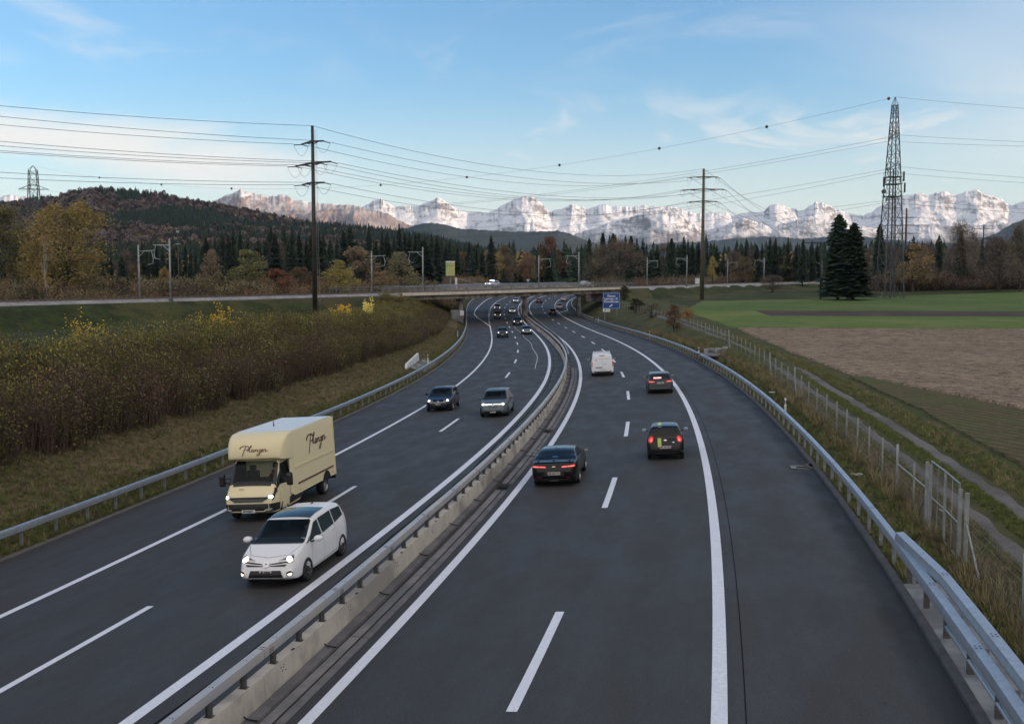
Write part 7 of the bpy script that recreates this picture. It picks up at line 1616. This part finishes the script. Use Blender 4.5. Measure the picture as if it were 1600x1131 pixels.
def lattice(key, label, x, y, z, H, w0, w1, arms, rz=.3, sc=1.0, platforms=(), tiers=13, arml=6.0, armdir=(.25, 1)):
    T = thing('lattice_tower', label, 'pylon', (x, y, z), 0)
    hz_ = [H * (1 - (1 - i / tiers) ** 1.25) * .965 for i in range(tiers + 1)]
    wid = lambda h: w0 + (w1 - w0) * min(1, h / (H * .965)) ** 1.2
    c = lambda h, k: Vector((math.cos(rz + k * math.pi / 2 + math.pi / 4) * wid(h) * .707, math.sin(rz + k * math.pi / 2 + math.pi / 4) * wid(h) * .707, h))
    for k in range(4):
        mb = MB()
        for i in range(tiers): mb.beam(c(hz_[i], k), c(hz_[i + 1], k), .26 * sc - .10 * sc * i / tiers)
        mb.beam(c(hz_[-1], k), (0, 0, H), .10 * sc); mb.build('tower_leg', M['tower'], T)
        p = c(0, k); mb = MB(); mb.box(p.x, p.y, .1, 1.0 * sc, 1.0 * sc, .7); mb.build('footing', M['concrete_dark'], T)
    for i in range(tiers):
        for k in range(4):
            mb = MB(); mb.beam(c(hz_[i], k), c(hz_[i + 1], (k + 1) % 4), .09 * sc); mb.build('brace', M['tower'], T)
            mb = MB(); mb.beam(c(hz_[i], (k + 1) % 4), c(hz_[i + 1], k), .09 * sc); mb.build('brace', M['tower'], T)
            if i % 2 == 0 and i > 0: mb = MB(); mb.beam(c(hz_[i], k), c(hz_[i], (k + 1) % 4), .10 * sc); mb.build('crossbar', M['tower'], T)
    for hp_ in platforms:
        mb = MB(); w_ = wid(hp_) + .5; mb.box(0, 0, hp_, w_, w_, .18, rz); mb.build('platform', M['tower'], T)
        mb = MB()
        for k in range(4):
            a, b = [Vector((math.cos(rz + q * math.pi / 2 + math.pi / 4) * w_ * .707, math.sin(rz + q * math.pi / 2 + math.pi / 4) * w_ * .707, hp_)) for q in (k, k + 1)]
            mb.beam(a + Vector((0, 0, 1.1)), b + Vector((0, 0, 1.1)), .06); mb.beam(a, a + Vector((0, 0, 1.1)), .06)
        mb.build('platform_rail', M['tower'], T)
    d = Vector((armdir[0], armdir[1], 0)).normalized()
    for k, ah in enumerate(arms):
        for sx in (-1, 1):
            L_ = arml * (1.15 if k == 1 else 1.0); tip = d * L_ * sx + Vector((0, 0, ah)); mb = MB(); sd = Vector((-d.y, d.x, 0)) * wid(ah) * .5
            for q in (-1, 1): mb.beam(Vector((0, 0, ah)) + sd * q, tip, .12 * sc); mb.beam(Vector((0, 0, ah + 1.6 * sc)) + sd * q, tip, .10 * sc)
            for f in (.35, .65): mb.beam(sd * (1 - f) + Vector((0, 0, ah)) + (tip - Vector((0, 0, ah))) * f, (tip - Vector((0, 0, ah))) * f + Vector((0, 0, ah + 1.6 * sc * (1 - f))), .08 * sc)
            mb.build('crossarm', M['tower'], T); ends['%s%d%s' % (key, k, 'NF'[sx > 0])] = Vector((x, y, z)) + tip + Vector((0, 0, -.4))
    ends[key + 'top'] = Vector((x, y, z + H)); return T
LT = Vector((96.2, 270, 2.6))
tw = lattice('t', 'tall steel lattice tower with antenna platforms in the green field on the right', LT.x, LT.y, LT.z, 50.8, 5.1, 1.1, [41.0, 33.2, 25.4], .12, 1.0, (23.0 + 3, 27.6 + 1.5, 30.9), 15, 6.0, (.12, 1))
for dx, hh in ((-2.6, 29.6), (2.7, 28.2), (2.4, 31)):
    mb = MB(); mb.box(dx, -1.0, hh, .35, .3, 2.4); mb.build('antenna', M['pole'], tw)
mb = MB(); mb.tube([(-2.7, -1.6, 27.2), (-2.7, -1.2, 27.2)], .55, 14); mb.build('dish', M['tower'], tw)
mb = MB(); mb.beam((.1, 0, .2), (.1, 0, 33), .28); mb.beam((.7, .3, .2), (.7, .3, 33), .10); mb.build('cable_ladder', M['tower'], tw)
LS = Vector((-215, 480, 4.5))
lattice('s', 'small distant lattice pylon rising above the big golden tree at the left', LS.x, LS.y, LS.z, 53.5, 7.0, 3.2, [47.0 - 4, 37.5 - 4], .2, 1.5, (), 10, 7.5 if False else 6.5, (1, .15))

# ---------------------------------------------------------------- wires
def ray_z(u, v, Y):
    c_, s_ = math.cos(PITCH), math.sin(PITCH); b = -(v - 565.5) / FOC; return CAMH + (-s_ + b * c_) / (c_ + b * s_) * Y
def span(label, A, B, u, v, r=.040, n=40, pts_only=False):
    """a hanging cable from A to B whose sag is such that it passes the given direction"""
    A, B = Vector(A), Vector(B); f = lambda t: (800 + FOC * (A.x + (B.x - A.x) * t) / ((A.y + (B.y - A.y) * t) * math.cos(PITCH) + (CAMH - A.z - (B.z - A.z) * t) * math.sin(PITCH))) - u
    lo, hi = 0.02, .98; fl = f(lo)
    if fl * f(hi) > 0: t = .5 if abs(f(.5)) < 400 else .5; sag = 2.5
    else:
        for _ in range(40):
            m = (lo + hi) / 2
            if f(m) * fl > 0: lo = m
            else: hi = m
        t = (lo + hi) / 2; Y = A.y + (B.y - A.y) * t; sag = (A.z + (B.z - A.z) * t - ray_z(u, v, Y)) / (4 * t * (1 - t))
    sag = max(.2, min(sag, 16)); P = [A.lerp(B, q) - Vector((0, 0, 4 * sag * q * (1 - q))) for q in np.linspace(0, 1, n)]
    if pts_only: return P
    mb = MB(); mb.tube(P, r, 4); tag(mb.build('power_cable', M['cable']), label, 'power cable'); return P
E_ = ends
off = Vector((-.81, -.58, 0)) * 1.35; Lend = Vector((-.81, -.58, 0)) * 105
def lwire(label, key, v0, zb=0.0):
    A = E_[key] + (off if not key.endswith('top') else Vector()); B = A + Lend + Vector((0, 0, 1.5))
    # end height chosen so that the cable leaves the picture at the given height
    tl = None
    for k in range(60):
        P = [A.lerp(B, q) - Vector((0, 0, 4 * 1.8 * q * (1 - q))) for q in np.linspace(0, 1, 60)]
        us = [800 + FOC * p.x / (p.y * math.cos(PITCH) + (CAMH - p.z) * math.sin(PITCH)) for p in P]
        i = min(range(60), key=lambda j: abs(us[j])); dz = ray_z(us[i], v0, P[i].y) - P[i].z; B.z += dz * .8 / max(.2, i / 59)
        if abs(dz) < .02: break
    mb = MB(); mb.tube(P, .034, 4); tag(mb.build('power_cable', M['cable']), label, 'power cable')
lwire('topmost thin cable leaving the left tall pole towards the left edge', 'atop', 165)
lwire('second cable from the top running left from the tall pole', 'a0R', 181)
lwire('third cable from the top running left from the tall pole', 'a0L', 194)
lwire('upper of the four middle cables running left from the tall pole', 'a1R', 221)
lwire('second of the four middle cables running left from the tall pole', 'a1Rm', 227)
lwire('third of the four middle cables running left from the tall pole', 'a1Lm', 235)
lwire('lowest of the four middle cables running left from the tall pole', 'a1L', 238.5)
lwire('upper of the two lowest cables running left from the tall pole', 'a2R', 269)
lwire('lowest cable running left from the tall pole above the wooded hill', 'a2L', 278)
oR = Vector((.6, .8, 0)) * 1.35; oB = Vector((-.6, -.8, 0)) * 1.35
span('top cable between the tall left pole and the pole in the field', E_['atop'], E_['btop'], 800, 263.5, .034)
for k, u, v, lb in (('0R', 800, 276, 'upper crossarm cable, nearer one,'), ('0L', 800, 285, 'upper crossarm cable, farther one,'), ('1R', 800, 300.5, 'middle crossarm cable, nearest one,'), ('1Rm', 800, 306, 'middle crossarm cable, second one,'), ('1Lm', 800, 309, 'middle crossarm cable, third one,'), ('1L', 800, 312, 'middle crossarm cable, farthest one,'), ('2R', 800, 331, 'lower crossarm cable, nearer one,'), ('2L', 800, 336, 'lower crossarm cable, farther one,')):
    span(lb + ' between the two tall poles', E_['a' + k] + oR, E_['b' + k] + oB, u, v, .034)
oC = Vector((.55, .83, 0)) * 1.35
span('top cable sloping down right from the pole in the field', E_['btop'], E_['ctop'], 1200, 329, .034)
for k, u, v, lb in (('0R', 1190, 329, 'upper cable, nearer,'), ('0L', 1180, 333, 'upper cable, farther,'), ('1R', 1184, 340, 'middle cable, nearer,'), ('1L', 1165, 340, 'middle cable, farther,'), ('2R', 1160, 345, 'lower cable, nearer,'), ('2L', 1150, 348, 'lower cable, farther,')):
    span(lb + ' sloping down right from the pole in the field', E_['b' + k] + oC, E_['c' + k], u, v, .034)
earth = span('earth cable with marker balls from the lattice tower across to the small left pylon', E_['ttop'], E_['stop'], 873, 260, .030, 60)
for k, (key, sk, u, v, lb) in enumerate((('t0N', 's0F', 925, 294, 'upper near'), ('t0F', 's0N', 975, 290.5, 'upper far'), ('t1N', 's1F', 1120, 311, 'middle near'), ('t1F', 's1N', 1130, 318, 'middle far'), ('t2N', 's1F', 1300, 324, 'lower near'), ('t2F', 's1N', 1300, 331, 'lower far'))):
    span('%s cable from the lattice tower sagging left behind the poles' % lb, E_[key], E_[sk] + Vector((0, 0, -1.5 * (k > 3))), u, v, .036, 50)
for key, v, lb in (('ttop', 169, 'topmost'), ('t0F', 228.5, 'upper far'), ('t0N', 222, 'upper near'), ('t1F', 286, 'middle far'), ('t1N', 278, 'middle near'), ('t2F', 333, 'lower far'), ('t2N', 327, 'lower near')):
    A = E_[key]; B = A + Vector((150, -8, 4)); P = [A.lerp(B, q) - Vector((0, 0, 4 * 3.0 * q * (1 - q))) for q in np.linspace(0, 1, 60)]
    for _ in range(40):
        us = [800 + FOC * p.x / (p.y * math.cos(PITCH) + (CAMH - p.z) * math.sin(PITCH)) for p in P]; i = min(range(60), key=lambda j: abs(us[j] - 1600)); dz = ray_z(us[i], v, P[i].y) - P[i].z; B.z += dz * .8 / max(.2, i / 59)
        P = [A.lerp(B, q) - Vector((0, 0, 4 * 3.0 * q * (1 - q))) for q in np.linspace(0, 1, 60)]
    mb = MB(); mb.tube(P, .034, 4); tag(mb.build('power_cable', M['cable']), '%s cable running right from the lattice tower out of the picture' % lb, 'power cable')
M['ball'] = mat('marker ball', (.03, .02, .02), .5); M['ball_red'] = mat('marker ball red', (.16, .03, .02), .5)
for u, lb in ((1386, 'right beside the top of the lattice tower'), (1198, 'first left of the lattice tower'), (1032, 'high above the pole in the field, to its left'), (873, 'above the right end of the bridge'), (728, 'above the left pier of the bridge'), (596, 'right of the tall left pole'), (361, 'above the brown rock ridge'), (253, 'above the top of the wooded hill'), (155, 'above the golden tree')):
    p = min((earth[i].lerp(earth[i + 1], t) for i in range(len(earth) - 1) for t in np.linspace(0, 1, 9)), key=lambda p: abs(800 + FOC * p.x / (p.y * math.cos(PITCH) + (CAMH - p.z) * math.sin(PITCH)) - u))
    mb = MB(); mb.sweep([[(p.x + math.cos(a) * r_, p.y + math.sin(a) * r_, p.z + h_) for a in np.linspace(0, 6.283, 12, endpoint=False)] for h_, r_ in ((-.42, .05), (-.33, .26), (0, .42), (.33, .26), (.42, .05))], closed=True, caps=True)
    tag(mb.build('marker_ball', M['ball_red'] if u == 1386 else M['ball'], smooth=True), 'dark warning ball ' + lb, 'marker ball', 'warning balls on the earth cable')

# ---------------------------------------------------------------- the road and things behind the bridge
def strip_rail(name, n0, n1, dz, t0, t1, m_):
    t = np.arange(t0, t1, 3.0); N_, T = np.meshgrid(np.linspace(n0, n1, 4), t); X, Y, _ = rail(T, N_); Z = railz(T) + dz + 0 * N_
    return tag(link(name, grid_mesh(name, X[:, ::-1], Y[:, ::-1], Z[:, ::-1], m_)), kind='structure')
strip_rail('back_road', 20, 29, .35, -6, 150, M['concrete_dark'])
bb = thing('road_bridge', 'narrow road bridge right behind the railway bridge with pale side barriers', 'bridge', rail(30, 24, 5))
for n0 in (19.9, 29.1):
    mb = MB(); mb.sweep([[rail(t, n0 + a, float(railz(t)) + z_) for a, z_ in ((-.12, -.5), (.12, -.5), (.12, .45), (-.12, .45))] for t in np.linspace(-8, 92, 12)], closed=True, caps=True); wchild(mb.build('parapet', M['bridge']), bb)
    mb = MB(); mb.sweep([[rail(t, n0 + a, float(railz(t)) + z_) for a, z_ in ((-.08, .85), (.08, .85), (.08, 1.12), (-.08, 1.12))] for t in np.linspace(-8, 92, 12)], closed=True, caps=True); wchild(mb.build('guard_rail', M['galv']), bb)
    for t in np.arange(-8, 92, 4.0):
        mb = MB(); x, y, _ = rail(t, n0); mb.box(x, y, float(railz(t)) + .65, .1, .1, .5); wchild(mb.build('rail_post', M['galv_dull']), bb)
mb = MB(); mb.sweep([[rail(t, a, float(railz(t)) + z_) for a, z_ in ((20, -.9), (20, .3), (29, .3), (29, -.9))] for t in np.linspace(-8, 92, 12)], closed=True, caps=True); wchild(mb.build('deck', M['bridge']), bb)
x, y, _ = rail(18, 15); zb = 5.4
T = thing('barrier_post', 'white square post with a slanting cable left of the blue flashing car on the bridge', 'post', (*at(713, 252), 5.4)); mb = MB(); mb.box(0, 0, 1.35, .55, .4, 2.9); mb.build('post', M['white_plastic'], T); mb = MB(); mb.tube([(0, 0, 2.7), (4.4, .4, 1.6), (8.4, .8, .8)], .035, 5); mb.build('stay_cable', M['galv'], T)
pol = suv_f(paint('police white', (.6, .62, .66)), 4.5, 1.85, 1.6)
pol['plate_f'] = None
def free_car(name, label, S, x, y, z, rz):
    B = Body(S['L'], S['W'], S['top'], S['belt'], S['plan'], S.get('tum', .34), S.get('zs', .20), .1, .06, 40); T = thing(name, label, 'car', (x, y, z), rz); link('body', cut_arches(B.mb.mesh('body', S['paint']), S['wheels'], S['r'] + .055, S['W']), T)
    wheels(T, S['wheels'], S['W'], S['r'], .21, M['alloy'], 5); h = S['L'] / 2; a, b = S['ws']; decal(B, 'windscreen', [(-S['wsw'][0], a, 0), (S['wsw'][0], a, 0), (S['wsw'][1], b, 0), (-S['wsw'][1], b, 0)], (0, 0, -1), M['glass'], T)
    for q in S['sides']: decal(B, 'side_window', [(S['W'] / 2, yy, zz2) for yy, zz2 in q], SD, M['glass'], T, 4, 3, .008, True)
    disc(B, 'headlight', (S['W'] * .37, h, .86), .11, .09, (-.2, -1, 0), M['head'], T, .02, True); return T
M['blue_light'] = mat('blue flashing light', (.2, .3, .9), .3, emis=(.35, .5, 1), es=3.5)
x, y = at(769, 264); T = free_car('police_car', 'white car with flashing blue lights behind the bridge railing', pol, x, y, 5.9, math.atan2(-RDX, RDY) + math.pi)
mb = MB(); mb.box(0, 0, 1.66, 1.1, .25, .12); mb.build('light_bar', M['blue_light'], T); mb = MB(); mb.box(0, 2.27, .6, .7, .06, .12); mb.build('grille_light', M['blue_light'], T)
x, y = at(915, 300); free_car('saloon_car', 'pale car roof showing above the railing near the right end of the bridge', hatch(paint('pale grey paint', (.4, .4, .41))), x, y, 5.8, math.atan2(-RDX, RDY))
def boxvan(label, u, Y, w_, hh, zc, col):
    x, y = at(u, Y); T = thing('lorry', label, 'lorry', (x, y, zc)); m_ = paint('lorry %d' % u, col, rough=.4)
    mb = MB(); mb.box(0, 0, 1.1 + hh / 2, w_, 5.2, hh); mb.build('cargo_box', m_, T); mb = MB(); mb.box(0, -3.3, 1.5, w_ * .95, 1.3, 1.7); cb = mb.build('cab', m_, T); mb = MB(); mb.box(0, -3.96, 1.9, w_ * .8, .03, .7); mb.build('windscreen', M['glass'], cb)
    for sx in (-1, 1):
        for yy in (-3.3, 1.7): mb = MB(); mb.tube([(sx * w_ * .36, yy, .5), (sx * w_ * .47, yy, .5)], .5, 14); mb.build('wheel', M['tyre'], T)
boxvan('pale boxy lorry standing behind the bridge, left of the smaller one', 778, 300, 2.3, 1.7, 3.9, (.35, .38, .40))
boxvan('smaller pale lorry behind the bridge left of the triangular sign', 787, 304, 1.9, 1.1, 3.9, (.35, .38, .40))
x, y = at(825, 278); T = thing('yield_sign', 'small triangular road sign seen from behind above the middle pier', 'road sign', (x, y, 5.6)); mb = MB(); mb.tube([(0, 0, 0), (0, 0, 1.6)], .05, 6); mb.build('pole', M['galv'], T); mb = MB(); mb.add([(-.52, 0, 2.2), (.52, 0, 2.2), (0, 0, 1.35), (-.52, .03, 2.2), (.52, .03, 2.2), (0, .03, 1.35)], [(0, 2, 1), (3, 4, 5), (0, 1, 4, 3), (1, 2, 5, 4), (2, 0, 3, 5)]); mb.build('panel', M['galv'], T)
M['tank'] = noisy('yellow green tank', (.50, .52, .20), (.42, .46, .18), .6, .5)
x, y = at(704, 300); T = thing('billboard_tower', 'yellow green advertising block on a pole above the left part of the bridge', 'advertising tower', (x, y, 4)); mb = MB(); mb.box(0, 0, 6.6, 2.2, 1.8, 3.8, .3); mb.build('block', M['tank'], T); mb = MB(); mb.box(0, 0, 8.65, 2.25, 1.85, .35, .3); mb.build('cap', M['sign_white'], T); mb = MB(); mb.tube([(0, 0, 0), (0, 0, 4.8)], .2, 8); mb.build('pole', M['galv_dull'], T)
x, y = at(712, 214); z = gz(x, y); T = thing('utility_box', 'pale grey cabinets on the slope behind the left bridge pier', 'cabinet', (x, y, z)); mb = MB(); mb.box(0, 0, 1.1, 1.8, 1.2, 2.2); mb.build('cabinet', M['slab'], T); mb = MB(); mb.box(1.3, -.4, 1.6, .8, .6, 1.0); mb.build('box', M['white_plastic'], T)
x, y, _ = rail(150, 12.5); T = thing('hut', 'small pale railway hut beside the mast on the embankment', 'hut', (x, y, float(railz(150)))); mb = MB(); mb.box(0, 0, 1.0, 1.3, 1.2, 2.0); mb.build('wall', M['white_plastic'], T); mb = MB(); mb.box(0, 0, 2.08, 1.6, 1.5, .14); mb.build('roof', M['concrete_dark'], T)
# small litter in the right verge
for (lab, s_, o_, c_) in (('pale crumpled plastic bag lying in the verge grass near the marker post', 52, 18.2, M['white_plastic']), ('pale green plastic scrap lying in the verge below the fence', 22.5, 18.0, noisy('green film', (.25, .36, .30), (.35, .42, .38), 8))):
    x, y, _ = rp(s_, o_); z = gz(x, y); mb = MB(); r2 = random.Random(8)
    mb.sweep([[(x + (i - 3) * .07 + r2.uniform(-.02, .02), y + (j - 2) * .06, z + .05 + r2.uniform(0, .10)) for i in range(7)] for j in range(5)]); tag(mb.build('plastic_scrap', c_), lab, 'litter')
